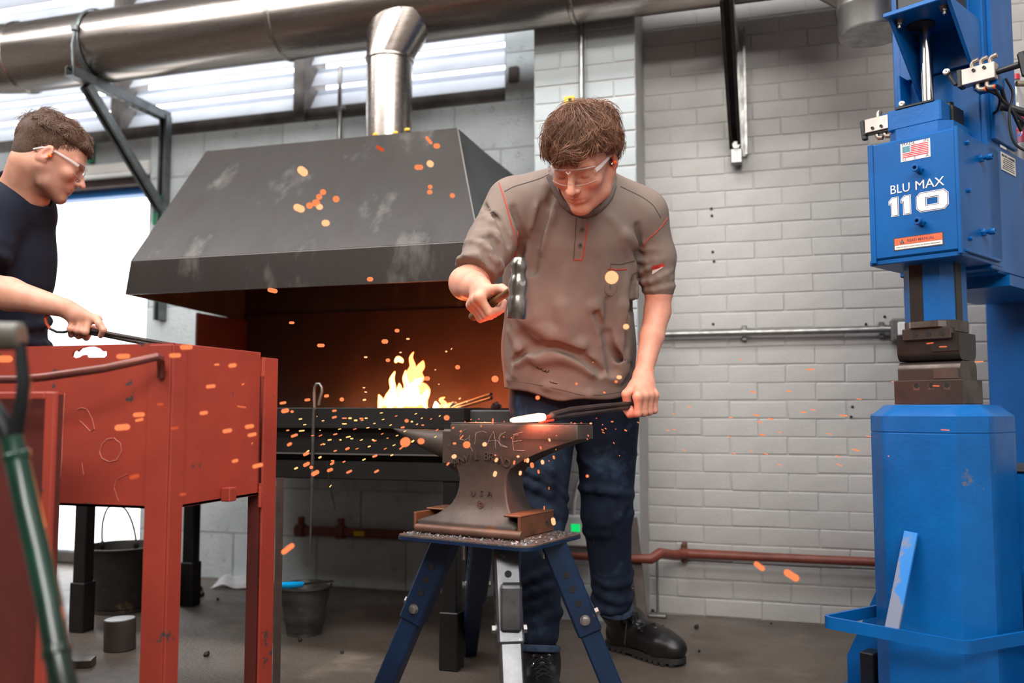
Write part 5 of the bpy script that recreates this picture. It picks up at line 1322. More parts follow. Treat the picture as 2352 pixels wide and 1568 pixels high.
disc(.0135, -1, 1, M_lab, .0016); disc(.0122, .18, 1, mat('emblem_red', (214, 52, 40), rough=.4), .0024); disc(.0122, -1, -.22, mat('emblem_blue', (20, 84, 170), rough=.4), .0024)
MB().lathe([(rB * .45, hB), (rB * .45, hB + .016), (.001, hB + .016)], bt, n=20).build('cap', mat('red_cap', (200, 40, 60), rough=.4), bo)
# ================================================================== signed-distance modelling
def s_rc(a, b, ra, rb, ax=None, sc=1.0):
    """tapered capsule; optional stretch so that it is flatter along ax by sc"""
    a = np.asarray(a, float); b = np.asarray(b, float)
    if ax is not None:
        ax = nrm(ax)
        T = lambda P: P + (sc - 1) * (P @ ax)[..., None] * ax
    else: T = lambda P: P
    a2, b2 = T(a), T(b); d_ = b2 - a2; L2 = d_ @ d_ + 1e-12
    def f(P):
        Q = T(P) - a2; t = np.clip(Q @ d_ / L2, 0, 1)
        return np.linalg.norm(Q - t[:, None] * d_, axis=1) - (ra + (rb - ra) * t)
    return f, (a + b) / 2, np.linalg.norm(b - a) / 2 + max(ra, rb)
def s_el(c, r, R=None):
    c = np.asarray(c, float); r = np.asarray(r, float); R = np.eye(3) if R is None else np.asarray(R)
    def f(P):
        Q = (P - c) @ R; k0 = np.linalg.norm(Q / r, axis=1); k1 = np.linalg.norm(Q / r ** 2, axis=1) + 1e-9
        return k0 * (k0 - 1) / k1
    return f, c, r.max()
def s_bx(c, h, R=None, rd=.01):
    c = np.asarray(c, float); h = np.asarray(h, float) - rd; R = np.eye(3) if R is None else np.asarray(R)
    def f(P):
        q = np.abs((P - c) @ R) - h
        return np.linalg.norm(np.maximum(q, 0), axis=1) + np.minimum(q.max(axis=1), 0) - rd
    return f, c, np.linalg.norm(h) + rd
class Sdf:
    def __init__(s): s.p = []; s.post = []
    def u(s, prim, k=.01): s.p.append((prim, k, 1)); return s
    def cut(s, prim, k=.004): s.p.append((prim, k, -1)); return s
    def lim(s, fn): s.post.append(fn); return s          # fn(P, d) -> d
    def ev(s, P, act=None):
        d = np.full(len(P), 1.0)
        for i, (pr, k, sg) in enumerate(s.p):
            if act is not None and not act[i]: continue
            f, c, R = pr
            df_ = P - c; near = np.einsum('ij,ij->i', df_, df_) < (R + max(.07, 2.5 * k)) ** 2
            if not near.any(): continue
            q = P[near]; x = f(q); y = d[near]
            if sg > 0:
                h = np.clip(.5 + .5 * (x - y) / k, 0, 1); d[near] = x + (y - x) * h - k * h * (1 - h)
                h = np.clip(.5 + .5 * (y - x) / k, 0, 1); d[near] = y * (1 - h) + x * h - k * h * (1 - h)
            else:
                x = -x; h = np.clip(.5 - .5 * (y - x) / k, 0, 1); d[near] = y * (1 - h) + x * h + k * h * (1 - h)
        for fn in s.post: d = fn(P, d)
        return d
    def mesh(s, h, B=12):
        lo = np.min([c - R for (_, c, R), k, sg in s.p if sg > 0], 0) - 4 * h; hi = np.max([c + R for (_, c, R), k, sg in s.p if sg > 0], 0) + 4 * h
        o = np.floor(lo / h) * h; nb = np.ceil((hi - o) / (h * B)).astype(int)
        bi = np.stack(np.meshgrid(*[np.arange(n) for n in nb], indexing='ij'), -1).reshape(-1, 3)
        cen = o + (bi + .5) * B * h; dc = s.ev(cen); bi = bi[np.abs(dc) < B * h * .87 * 1.25 + .012]
        G = np.stack(np.meshgrid(*[np.arange(B + 1)] * 3, indexing='ij'), -1).reshape(-1, 3)
        n1 = B + 1; KV = []; KI = []; quads = []; M_big = 4096
        key = lambda c: (c[..., 0] * M_big + c[..., 1]) * M_big + c[..., 2]
        CH = 40
        bc = o + (bi + .5) * B * h; pc_ = np.array([c for (_, c, R), k, sg in s.p]); pr_R = np.array([R + max(.07, 2.5 * k) for (_, c, R), k, sg in s.p])
        act = np.linalg.norm(bc[:, None] - pc_[None], axis=2) < pr_R[None] + B * h * .9
        for s0 in range(0, len(bi), CH):
            bb = bi[s0:s0 + CH]; P = o + (bb[:, None, :] * B + G[None]) * h
            D = np.stack([s.ev(P[t_], act[s0 + t_]) for t_ in range(len(bb))]).reshape(len(bb), n1, n1, n1)
            sg = D < 0
            acc = np.zeros((len(bb), B, B, B, 3)); cnt = np.zeros((len(bb), B, B, B))
            sl = (slice(0, B), slice(1, n1))
            for axx in range(3):
                for a_ in (0, 1):
                    for b_ in (0, 1):
                        i0 = [None] * 3; i1 = [None] * 3; oth = [q for q in range(3) if q != axx]
                        i0[axx] = sl[0]; i1[axx] = sl[1]; i0[oth[0]] = i1[oth[0]] = sl[a_]; i0[oth[1]] = i1[oth[1]] = sl[b_]
                        d0 = D[(slice(None), *i0)]; d1 = D[(slice(None), *i1)]; mk = (d0 < 0) != (d1 < 0)
                        t = np.where(mk, d0 / np.where(mk, d0 - d1, 1), 0)
                        ofs = np.zeros(3); ofs[oth[0]] = a_; ofs[oth[1]] = b_
                        acc += mk[..., None] * ofs; acc[..., axx] += t * mk; cnt += mk
            ac_ = cnt > 0; w = np.argwhere(ac_)
            if len(w) == 0: continue
            cell = bb[w[:, 0]] * B + w[:, 1:]; pos = o + (cell + acc[ac_] / cnt[ac_][:, None]) * h
            KV.append(pos); KI.append(key(cell))
            for axx in range(3):
                oth = [q for q in range(3) if q != axx]
                i0 = [slice(0, B)] * 3; i1 = [slice(0, B)] * 3; i1[axx] = slice(1, n1)
                d0 = D[(slice(None), *i0)] < 0; d1 = D[(slice(None), *i1)] < 0; e = np.argwhere(d0 != d1)
                if len(e) == 0: continue
                cc = bb[e[:, 0]] * B + e[:, 1:]; fl_ = d0[tuple(e.T)]
                u_ = np.zeros(3, int); u_[oth[0]] = 1; v_ = np.zeros(3, int); v_[oth[1]] = 1
                q = np.stack([key(cc), key(cc - u_), key(cc - u_ - v_), key(cc - v_)], 1)
                flip = fl_ if axx != 1 else ~fl_
                q[~flip] = q[~flip][:, ::-1]; quads.append(q)
        Vv = np.concatenate(KV); K = np.concatenate(KI); od = np.argsort(K); K = K[od]; Vv = Vv[od]
        Q = np.concatenate(quads); ix = np.searchsorted(K, Q); ix = np.clip(ix, 0, len(K) - 1); ok = (K[ix] == Q).all(1)
        return Vv, ix[ok]
    def normal(s, P, e=.0008):
        return np.stack([s.ev(P + np.eye(3)[i] * e) - s.ev(P - np.eye(3)[i] * e) for i in range(3)], 1)
    def hit(s, px, py, d0=1.2, d1=3.4):
        r = ray(px, py); ts = np.arange(d0, d1, .006); dd = s.ev(CAM + ts[:, None] * r); k = np.argmax(dd < 0)
        if dd[k] >= 0: return None
        a, b = ts[k - 1], ts[k]
        for _ in range(12):
            m_ = (a + b) / 2
            if s.ev((CAM + r * m_)[None])[0] < 0: b = m_
            else: a = m_
        return CAM + r * (a + b) / 2
def mesh_obj(sdf, h, name, m_, parent, paint=None, smooth=1):
    v, q = sdf.mesh(h); cols = paint(v) if paint else None
    used = np.zeros(len(v), bool); used[q.ravel()] = True; mp_ = np.cumsum(used) - 1; v = v[used]; q = mp_[q]
    if cols is not None: cols = cols[used]
    for _ in range(smooth):
        acc = np.zeros_like(v); c = np.zeros(len(v))
        for i in range(4):
            np.add.at(acc, q[:, i], v[q[:, (i + 1) % 4]]); np.add.at(c, q[:, i], 1)
            np.add.at(acc, q[:, i], v[q[:, (i - 1) % 4]]); np.add.at(c, q[:, i], 1)
        v = v * .45 + acc / np.maximum(c, 1)[:, None] * .55
    base = base_loc(parent); me = bpy.data.meshes.new(name); n = len(q)
    me.vertices.add(len(v)); me.vertices.foreach_set('co', (v - base).astype(np.float32).ravel())
    me.loops.add(n * 4); me.loops.foreach_set('vertex_index', q.astype(np.int32).ravel())
    me.polygons.add(n); me.polygons.foreach_set('loop_start', np.arange(n, dtype=np.int32) * 4)
    me.update(calc_edges=True); me.validate(); me.shade_smooth()
    if cols is not None:
        at = me.color_attributes.new('tint', 'FLOAT_COLOR', 'POINT')
        at.data.foreach_set('color', np.concatenate([cols, np.ones((len(cols), 1))], 1).astype(np.float32).ravel())
    me.materials.append(m_); ob = bpy.data.objects.new(name, me); COL.objects.link(ob); ob.parent = parent
    return ob
def surf_tube(sdf, pts, r, name, m_, parent, lift=0.0, n=6, flat=None, closed=False, sub=6):
    """a seam / cord laid on the surface along image points given where the cloth is"""
    P = []
    for i in range(len(pts) - 1):
        for k in range(sub):
            t = k / sub; P.append((pts[i][0] + (pts[i + 1][0] - pts[i][0]) * t, pts[i][1] + (pts[i + 1][1] - pts[i][1]) * t))
    P.append(pts[-1]); out = [sdf.hit(x, y) for x, y in P]; out = [p for p in out if p is not None]
    if len(out) < 3: return None
    out = np.array(out)
    for _ in range(2): out[1:-1] = (out[:-2] + out[1:-1] * 2 + out[2:]) / 4
    if lift: out = out + (CAM - out) / np.linalg.norm(CAM - out, axis=1)[:, None] * lift
    return MB().tube(out, r, n).build(name, m_, parent)

# ------------------------------------------------------------------ heads
def head_prims(S_, Hm, o, eye_open=0.0, sc=1.0, mouth=0.0):
    """adds a head; Hm columns: person's left, face forward, crown up; o: head centre"""
    L = lambda x, y, z: o + Hm @ (V(x, y, z) * sc)
    E = lambda c, r, k=.012, R=None: S_.u(s_el(L(*c), V(*r) * sc, Hm if R is None else Hm @ R), k)
    T = lambda a, b, ra, rb, k=.008: S_.u(s_rc(L(*a), L(*b), ra * sc, rb * sc), k)
    E((0, -.018, .038), (.077, .097, .082), .01); E((0, .03, .0), (.064, .062, .085), .03)
    E((0, .035, -.065), (.050, .052, .048), .03)
    for s_ in (-1, 1):
        T((s_ * .060, -.005, -.045), (s_ * .046, .022, -.082), .018, .016, .02); T((s_ * .046, .022, -.082), (s_ * .012, .072, -.104), .016, .015, .02)
        E((s_ * .042, .064, -.028), (.022, .019, .018), .02)
        T((s_ * .010, .087, .014), (s_ * .046, .070, .016), .009, .008, .012)
    E((0, .080, -.102), (.018, .013, .014), .014)
    E((0, .080, -.062), (.026, .016, .022), .014)
    for s_ in (-1, 1): S_.cut(s_el(L(s_ * .031, .094, -.006), V(.017, .012, .011) * sc, Hm), .010)
    for s_ in (-1, 1): E((s_ * .031, .0745, -.005), (.0145, .0125, .0125), .003)
    T((0, .086, .008), (0, .109, -.030), .0075, .0098, .008); E((0, .1145, -.037), (.0108, .010, .0092), .006)
    for s_ in (-1, 1): E((s_ * .0125, .100, -.040), (.0075, .010, .0075), .005)
    for s_ in (-1, 1): S_.cut(s_el(L(s_ * .0065, .107, -.0475), V(.0035, .005, .003) * sc, Hm), .002)
    T((-.019, .087, -.066), (-.004, .0955, -.0615), .0035, .0052, .004); T((.019, .087, -.066), (.004, .0955, -.0615), .0035, .0052, .004)
    T((-.016, .088, -.0735), (.016, .088, -.0735), .005, .005, .004); E((0, .0925, -.0735), (.012, .0055, .0055), .004)
    S_.cut(s_rc(L(-.021, .0905, -.0678), L(0, .101, -.0672), .0014 * sc, .0014 * sc), .002); S_.cut(s_rc(L(.021, .0905, -.0678), L(0, .101, -.0672), .0014 * sc, .0014 * sc), .002)
    for s_ in (-1, 1):       # ears
        Re = np.array([[1, 0, 0], [0, .94, -.34], [0, .34, .94]]) ; c = V(s_ * .079, -.012, -.008)
        Ry = np.array([[math.cos(s_ * .35), math.sin(s_ * .35), 0], [-math.sin(s_ * .35), math.cos(s_ * .35), 0], [0, 0, 1]])
        E(c, (.008, .018, .031), .005, Ry @ Re.T); S_.cut(s_el(L(*(c + V(s_ * .008, .003, .002))), V(.006, .009, .017) * sc, Hm @ Ry @ Re.T), .003)
        E(c + V(-s_ * .002, .006, -.022), (.006, .009, .009), .004)
def face_paint(v, Hm, o, stubble=0.0, flush=0.3):
    q = (v - o) @ Hm; c = np.ones((len(v), 3)); g = lambda c0, r: np.exp(-(((q - np.array(c0)) / np.array(r)) ** 2).sum(1))
    lips = np.clip(g((0, .092, -.069), (.019, .02, .0075)) * 1.6 - .35, 0, 1)
    c *= 1 - lips[:, None] * np.array([.18, .42, .40])
    ck = g((.042, .07, -.035), (.02, .03, .018)) + g((-.042, .07, -.035), (.02, .03, .018)) + g((0, .11, -.037), (.014, .02, .014)) + g((.08, -.012, -.01), (.02, .025, .035)) + g((-.08, -.012, -.01), (.02, .025, .035))
    c *= 1 - np.clip(ck, 0, 1)[:, None] * flush * np.array([.05, .35, .32])
    br = np.zeros(len(v))
    for s_ in (-1, 1):
        br += np.clip(1.5 * g((s_ * .031, .085, .0165), (.018, .03, .0042)) - .3, 0, 1)
        br += .8 * np.clip(1.5 * g((s_ * .031, .087, -.012), (.013, .012, .0020)) - .4, 0, 1)
    c *= 1 - np.clip(br, 0, 1)[:, None] * np.array([.62, .70, .72])
    if stubble:
        st = np.clip(1.4 * g((0, .06, -.09), (.07, .07, .035)) + 1.1 * g((.06, .01, -.06), (.03, .035, .04)) + 1.1 * g((-.06, .01, -.06), (.03, .035, .04)), 0, 1) * (1 - lips)
        c *= 1 - st[:, None] * stubble * np.array([.9, .8, .7])
    return np.clip(c, 0, 1.2)

def hair_strands(name, Hm, o, m_, parent, root_ok, n, length, thick, crown=(0, -.06, .1), seed=1, rise=.02, wave=.006, rad=.0005, sc=1.0,
                 r_el=(.081, .101, .086), cen=(0, -.018, .038), seg=8, stop=None, freq=9.0, bias=(0, 0, 0)):
    """curling strands that leave the crown and follow the skull; neighbours share their wave so they read as locks"""
    rs = np.random.RandomState(seed); cen = np.array(cen); r_el = np.array(r_el); cr = nrm((np.array(crown) - cen) / r_el)
    D = rs.randn(n * 8, 3); D /= np.linalg.norm(D, axis=1)[:, None]; D = D[root_ok(cen + D * r_el)][:n]; n = len(D)
    K = np.random.RandomState(seed + 77).randn(6, 3) * freq; PH = np.random.RandomState(seed + 78).uniform(0, 6.28, 6)
    fld = lambda d, a, b: np.sin(d @ K[a] + PH[a]) + np.sin(d @ K[b] + PH[b])
    unit = lambda a: a / (np.linalg.norm(a, axis=1)[:, None] + 1e-9)
    T = unit(D * (D @ cr)[:, None] - cr + rs.randn(n, 3) * .12 + np.array(bias)); T = unit(T - D * (T * D).sum(1)[:, None])
    T = unit(T + np.cross(D, T) * (fld(D, 0, 1) * .38)[:, None])
    lf = (1 + .25 * fld(D, 2, 3)) * rs.uniform(.7, 1.15, n); lift = rise * np.clip(.6 + .35 * fld(D, 4, 5), .05, 2) * rs.uniform(.25, 1, n)
    ph = fld(D, 1, 4) * 2.2 + rs.normal(0, .25, n); tw = np.sin(D @ K[5] * .8) ; js = rs.uniform(-.008, .008, n); step = length * lf / seg / r_el.mean()
    d = D.copy(); t_ = T.copy(); alive = np.ones(n, bool); P = []; prev = None
    for j in range(seg + 1):
        t = j / seg; hh = thick * .2 + lift * math.sin(min(1, t * 1.25) * math.pi * .62) + rs.normal(0, .0003, n)
        sd = np.cross(d, t_); w_ = wave * np.sin(ph + t * 6.5) * t + tw * wave * .8 * t * t
        pos = cen + d * r_el * (1 + hh / r_el.mean())[:, None] + sd * w_[:, None]
        if stop is not None: alive &= ~stop(pos, js)
        if prev is not None: pos = np.where(alive[:, None], pos, prev)
        P.append(pos); prev = pos; d = unit(d + t_ * step[:, None]); t_ = unit(t_ - d * (t_ * d).sum(1)[:, None])
    P = np.stack(P, 1); P = o + (P * sc) @ Hm.T; G = np.gradient(P, axis=1); G /= np.linalg.norm(G, axis=2)[..., None] + 1e-9
    nn = P - (o + Hm @ (cen * sc)); a_ = np.cross(G, nn); a_ /= np.linalg.norm(a_, axis=2)[..., None] + 1e-9; b_ = np.cross(G, a_)
    rr = (rad * rs.uniform(.7, 1.3, n))[:, None, None] * np.interp(np.linspace(0, 1, seg + 1), [0, .5, 1], [1, 1, .25])[None, :, None]
    v = np.stack([P + a_ * rr, P - a_ * rr * .5 + b_ * rr * .8, P - a_ * rr * .5 - b_ * rr * .8], 2).reshape(-1, 3)
    j = np.arange(seg)[:, None] * 3; kk = np.arange(3)[None]; l2 = (kk + 1) % 3
    q = np.stack([j + kk, j + l2, j + 3 + l2, j + 3 + kk], -1).reshape(-1, 4); q = (q[None] + (np.arange(n) * (seg + 1) * 3)[:, None, None]).reshape(-1, 4)
    me = bpy.data.meshes.new(name); base = base_loc(parent)
    me.vertices.add(len(v)); me.vertices.foreach_set('co', (v - base).astype(np.float32).ravel()); me.loops.add(len(q) * 4)
    me.loops.foreach_set('vertex_index', q.astype(np.int32).ravel()); me.polygons.add(len(q)); me.polygons.foreach_set('loop_start', np.arange(len(q), dtype=np.int32) * 4)
    me.update(calc_edges=True); me.shade_smooth(); me.materials.append(m_)
    ob = bpy.data.objects.new(name, me); COL.objects.link(ob); ob.parent = parent; ob['kind'] = 'stuff'; return ob

# ------------------------------------------------------------------ hands
def grip(S_, O, h, wr, nd, rh=.014, sc=1.0, thumb_tip=None, spread=.0205, curl=(1, 1, 1, 1), kf=.0035, idx_ext=None, tight=1.0):
    """fist round a bar: O centre of grip, h axis towards the index side, wr wrist, nd direction of the back of the hand"""
    h = nrm(h); nd = nrm(nd - h * (nd @ h)); w = np.cross(h, nd)
    if (O - wr) @ w < 0: w = -w
    R_ = rh + .0085 * sc
    mcps = []
    for i, s_ in enumerate((1.45, .48, -.5, -1.45)):     # index .. little
        c = O + h * s_ * spread * sc; ln = (1.0, 1.06, 1.0, .84)[i] * sc
        pol = lambda phi, r: c + nd * math.cos(math.radians(phi)) * r + w * math.sin(math.radians(phi)) * r
        mcp = pol(8, R_ + .021 * ln); mcp = mcp - w * .002
        ph = 70 * curl[i]; pip = pol(74, R_ + .014 * ln); dip = pol(135, R_ + .004); tip = pol(188, R_ + .001)
        if i == 0 and idx_ext is not None: pip, dip, tip = idx_ext
        r0 = (.0098, .0100, .0096, .0086)[i] * sc
        S_.u(s_rc(mcp, pip, r0 * 1.08, r0), kf); S_.u(s_rc(pip, dip, r0, r0 * .9), kf); S_.u(s_rc(dip, tip, r0 * .9, r0 * .8), kf)
        S_.u(s_el(mcp + nd * .0015, V(1, 1, 1) * r0 * 1.14), .006); S_.u(s_el(pip, V(1, 1, 1) * r0 * 1.06), .003)
        wb_ = wr + h * s_ * .009 * sc + nd * .004
        S_.u(s_rc(wb_, mcp - nd * .003, .015 * sc, .0108 * sc), .012); mcps.append(mcp)
    pc = (wr + sum(mcps) / 4) / 2
    S_.u(s_rc(wr, pc - nd * .006 + h * 0, .023 * sc, .024 * sc, nd, 1.25), .012)
    S_.u(s_rc(pc - nd * .006, sum(mcps) / 4 - nd * .010 - w * .010, .024 * sc, .018 * sc), .010)
    # thumb leaves the index side of the palm near its base and closes over the fingers
    b0 = wr * .62 + mcps[0] * .38 + h * .016 * sc - nd * .010
    if thumb_tip is None:
        t1 = O + h * (2.1 * spread) * sc - w * (R_ * .75) + nd * .0; t2 = O + h * (1.25 * spread) * sc - w * (R_ * .35) - nd * (R_ + .010); 
        t3 = O + h * (.55 * spread) * sc + w * .010 - nd * (R_ + .012)
    else: t1, t2, t3 = thumb_tip
    S_.u(s_rc(wr * .8 + pc * .2 + h * .012, b0, .017 * sc, .0165 * sc), .012); S_.u(s_rc(b0, t1, .0155 * sc, .0118 * sc), .009)
    S_.u(s_rc(t1, t2, .0118 * sc, .0108 * sc), .004); S_.u(s_rc(t2, t3, .0108 * sc, .0088 * sc), .003)
    return mcps

# ================================================================== people
M_skin = mat('skin', (222, 160, 134), (208, 142, 118), rough=.48, nscale=28, attr='tint', bump=.12, bscale=320, bdist=.0006, sub=.12)
M_skin2 = mat('skin_left', (214, 158, 134), (200, 140, 116), rough=.5, nscale=28, attr='tint', bump=.12, bscale=320, bdist=.0006, sub=.12)
M_hair1 = mat('brown_hair', (128, 86, 62), (84, 54, 38), rough=.42, nscale=60, spec=.5)
M_hair1c = mat('light_brown_hair', (160, 112, 84), (112, 74, 54), rough=.4, nscale=60, spec=.5)
M_hair1b = mat('brown_hair_under', (84, 56, 40), (56, 36, 26), rough=.6, nscale=60, bump=.8, bscale=120)
M_hair2 = mat('dark_brown_hair', (122, 88, 68), (84, 60, 46), rough=.5, nscale=60)
M_shirt = mat('taupe_jersey', (134, 118, 108), (122, 106, 97), rough=.82, nscale=10, bump=.22, bscale=700, bdist=.0006, spec=.25)
M_rib = mat('grey_rib', (112, 100, 94), (98, 88, 82), rough=.85, nscale=80, spec=.2)
M_seam = mat('red_seam', (196, 66, 52), (170, 54, 44), rough=.7, nscale=200)
M_seamd = mat('dark_seam', (84, 80, 78), rough=.8)
M_denim = mat('dark_denim', (30, 40, 58), (18, 24, 37), rough=.8, nscale=14, bump=.35, bscale=500, bdist=.0006, c3=(58, 76, 100), t3=.55, s3=9, w3=.22, spec=.2)
M_denimhem = mat('denim_hem', (58, 80, 106), (32, 44, 62), rough=.85, nscale=90)
M_boot = mat('black_leather', (26, 24, 24), (18, 17, 17), rough=.36, nscale=12, bump=.25, bscale=160, bdist=.0008, rvar=.08)
M_sole = mat('dark_rubber_sole', (38, 35, 34), (28, 26, 25), rough=.7, nscale=40)
M_lace = mat('black_lace', (20, 20, 21), rough=.8)
M_navy_s = mat('navy_tshirt', (30, 36, 50), (22, 27, 40), rough=.8, nscale=10, bump=.2, bscale=500, bdist=.0006, spec=.2)
M_lens = mat('clear_lens', (235, 238, 240), rough=.03); _b = M_lens.node_tree.nodes['Principled BSDF']; _b.inputs['Transmission Weight'].default_value = 1.0; _b.inputs['IOR'].default_value = 1.05; _b.inputs['Specular IOR Level'].default_value = .9; _b.inputs['Alpha'].default_value = .30
M_frame = mat('clear_plastic_frame', (226, 222, 220), rough=.15); M_frame.node_tree.nodes['Principled BSDF'].inputs['Alpha'].default_value = .42
M_plug = mat('orange_earplug', (255, 106, 20), rough=.5, emis=(255, 90, 10), estr=.15)

def frame_axes(y, zhint):
    y = nrm(y); z = nrm(np.asarray(zhint, float) - y * (y @ np.asarray(zhint, float))); x = np.cross(y, z)
    return np.column_stack([-(-x), y, z])    # x = person's right? fixed below
def head_frame(face, crown_hint):
    y = nrm(face); z = nrm(crown_hint - y * (y @ crown_hint)); x = np.cross(y, z)   # right-handed: x = y x z = person's right
    return np.column_stack([x, y, z])
def glasses(Hm, o, parent, sdf, sc=1.0):
    L = lambda x, y, z: o + Hm @ (V(x, y, z) * sc)
    g = MB()
    def lens(u, v, s_):
        a = (u - .5) * 2; b = (v - .5) * 2; x = s_ * (.006 + .055 * u); yy = .106 - 6.5 * x * x - .004 * b * b; z = .002 + .0215 * b * (1 - .30 * (u if b < 0 else .25 * u) ** 2) - .003 * u
        return L(x, yy, z - .004)
    for s_ in (-1, 1): g.grid(lambda u, v: lens(u, v, s_), 14, 8)
    go = g.build('safety_glasses', M_lens, parent, ang=180)
    f = MB()
    for s_ in (-1, 1):
        rim = [lens(u, 1, s_) for u in np.linspace(0, 1, 12)]; f.tube(rim, .0013, 6)
        rim = [lens(u, 0, s_) for u in np.linspace(0, 1, 12)]; f.tube(rim, .0010, 6)
        t0 = lens(1, .75, s_); f.tube([t0, L(s_ * .070, .060, .008), L(s_ * .079, .01, .010), L(s_ * .082, -.025, .004), L(s_ * .080, -.045, -.014)], [.004, .0035, .0026, .0024, .002], 8, ry=1.4)
    f.tube([lens(0, .9, -1), L(0, .109, .012), lens(0, .9, 1)], .0018, 6); f.tube([lens(0, .1, -1), L(0, .112, -.012), lens(0, .1, 1)], .0014, 6)
    f.build('frame', M_frame, go)
    return go
# ------------------------------------------------------------------ the blacksmith
DPX = lambda px, d: px * d / F
smith = thing('person', 'young blacksmith in taupe henley and dark jeans bending over the anvil, swinging a hammer', 'person', C(1320, 1500, 2.72) * V(1, 1, 0))
fA = fh                                   # depth axis (level)
shirt = Sdf(); u = shirt.u
Pv = lambda px, py, d: C(px, py, d)
# trunk
u(s_rc(Pv(1306, 1000, 2.74), Pv(1306, 800, 2.70), .196, .196, fA, 1.35), .02)
u(s_rc(Pv(1306, 800, 2.70), Pv(1308, 640, 2.63), .198, .188, fA, 1.32), .03)
u(s_rc(Pv(1308, 640, 2.63), Pv(1322, 520, 2.56), .188, .170, fA, 1.30), .04)
u(s_rc(Pv(1225, 480, 2.53), Pv(1440, 500, 2.58), .088, .090), .05)
u(s_rc(Pv(1190, 462, 2.51), Pv(1330, 440, 2.53), .062, .078), .04)
u(s_rc(Pv(1340, 440, 2.53), Pv(1472, 486, 2.58), .078, .064), .04)
u(s_el(Pv(1260, 700, 2.585), (.10, .07, .11)), .06)
# right sleeve (image left): shoulder -> elbow
sR0, sR1, sR2 = Pv(1172, 466, 2.50), Pv(1128, 560, 2.45), Pv(1098, 618, 2.40)
u(s_rc(sR0, sR1, .068, .066), .03); u(s_rc(sR1, sR2, .066, .058), .02)
# left sleeve (image right)
sL0, sL1, sL2 = Pv(1480, 495, 2.58), Pv(1506, 590, 2.60), Pv(1513, 662, 2.60)
u(s_rc(sL0, sL1, .066, .056), .03); u(s_rc(sL1, sL2, .056, .0455), .02)
# soft folds: ridges (+) and valleys (-) along paths on the cloth
base_sdf = Sdf(); base_sdf.p = list(shirt.p)
def fold(pts, r, depth=.0, sg=1, k=.018, s_=shirt):
    depth = depth * (1.35 if sg > 0 else 1.6); k = k * .75
    P = [base_sdf.hit(x, y) for x, y in pts]; P = [p for p in P if p is not None]
    if len(P) < 2: return
    for i in range(len(P) - 1):
        d_ = nrm(CAM - P[i]); o_ = -d_ * (r - depth) if sg > 0 else d_ * (r - depth)
        ra = r * (.35 + .65 * math.sin(math.pi * (i + .5) / (len(P) - .0)))
        pr = s_rc(P[i] + o_, P[i + 1] + o_, ra, ra)
        (s_.u if sg > 0 else s_.cut)(pr, k)
R1 = [([(1180, 690), (1215, 730), (1270, 765), (1330, 790)], .030, .011), ([(1175, 760), (1200, 800), (1240, 820), (1300, 815), (1350, 830)], .028, .010),
      ([(1185, 860), (1190, 830), (1230, 812), (1290, 812), (1360, 850), (1420, 870)], .022, .009), ([(1215, 560), (1222, 640), (1232, 720)], .030, .008),
      ([(1440, 600), (1425, 700), (1418, 780), (1425, 850)], .028, .008), ([(1350, 620), (1362, 700), (1390, 780), (1430, 840)], .030, .008),
      ([(1285, 440), (1262, 500), (1238, 570)], .022, .009), ([(1250, 430), (1238, 480), (1225, 530)], .018, .006), ([(1430, 560), (1450, 610), (1452, 680)], .02, .007),
      ([(1300, 620), (1290, 700), (1300, 760)], .03, .006), ([(1395, 500), (1430, 540), (1462, 560)], .02, .006), ([(1170, 870), (1260, 885), (1350, 905), (1440, 890)], .016, .004)]
for pts, r, dp in R1: fold(pts, r, dp, 1)
V1 = [([(1170, 720), (1195, 770), (1225, 800)], .020, .009), ([(1178, 830), (1215, 800), (1270, 790), (1330, 815), (1380, 855)], .016, .008), ([(1248, 470), (1230, 540), (1222, 620)], .016, .007),
      ([(1400, 690), (1396, 770), (1408, 850)], .018, .007), ([(1455, 640), (1445, 720), (1440, 800)], .02, .008), ([(1180, 480), (1196, 540), (1192, 590)], .016, .009),
      ([(1270, 440), (1250, 500), (1232, 560)], .012, .006), ([(1370, 720), (1400, 800), (1450, 850)], .014, .006), ([(1465, 520), (1468, 580), (1458, 630)], .014, .008)]
for pts, r, dp in V1: fold(pts, r, dp, -1, .014)
# rolled sleeve wrinkles
def ringfold(a, b, ts, R_, r, tilt=0.0, seed=0):
    ax = nrm(b - a); u1 = nrm(np.cross(ax, V(.3, .2, 1))); u2 = np.cross(ax, u1); rs = np.random.RandomState(seed)
    for t in ts:
        c = a + (b - a) * t; n = 12; ph = rs.uniform(0, 6.28); P = []
        for i in range(n + 1):
            an = 2 * math.pi * i / n; P.append(c + (u1 * math.cos(an) + u2 * math.sin(an)) * (R_ - r * .45) + ax * (tilt * math.cos(an - ph) + rs.normal(0, .002)))
        for i in range(n): shirt.u(s_rc(P[i], P[i + 1], r, r), .007)
ringfold(sR0, sR2, (.50, .62, .73, .84, .95), .060, .0095, .014, 1)
ringfold(sL0, sL2, (.90, 1.0), .0455, .006, .003, 2)
ringfold(sL0, sL2, (.40, .54, .68, .80), .0500, .0075, .016, 4)
for p_, q_ in (((1085, 500), (1150, 590)), ((1070, 540), (1130, 620)), ((1110, 470), (1170, 560))):
    fold([p_, ((p_[0] + q_[0]) / 2 + 12, (p_[1] + q_[1]) / 2), q_], .012, .005, -1, .008)
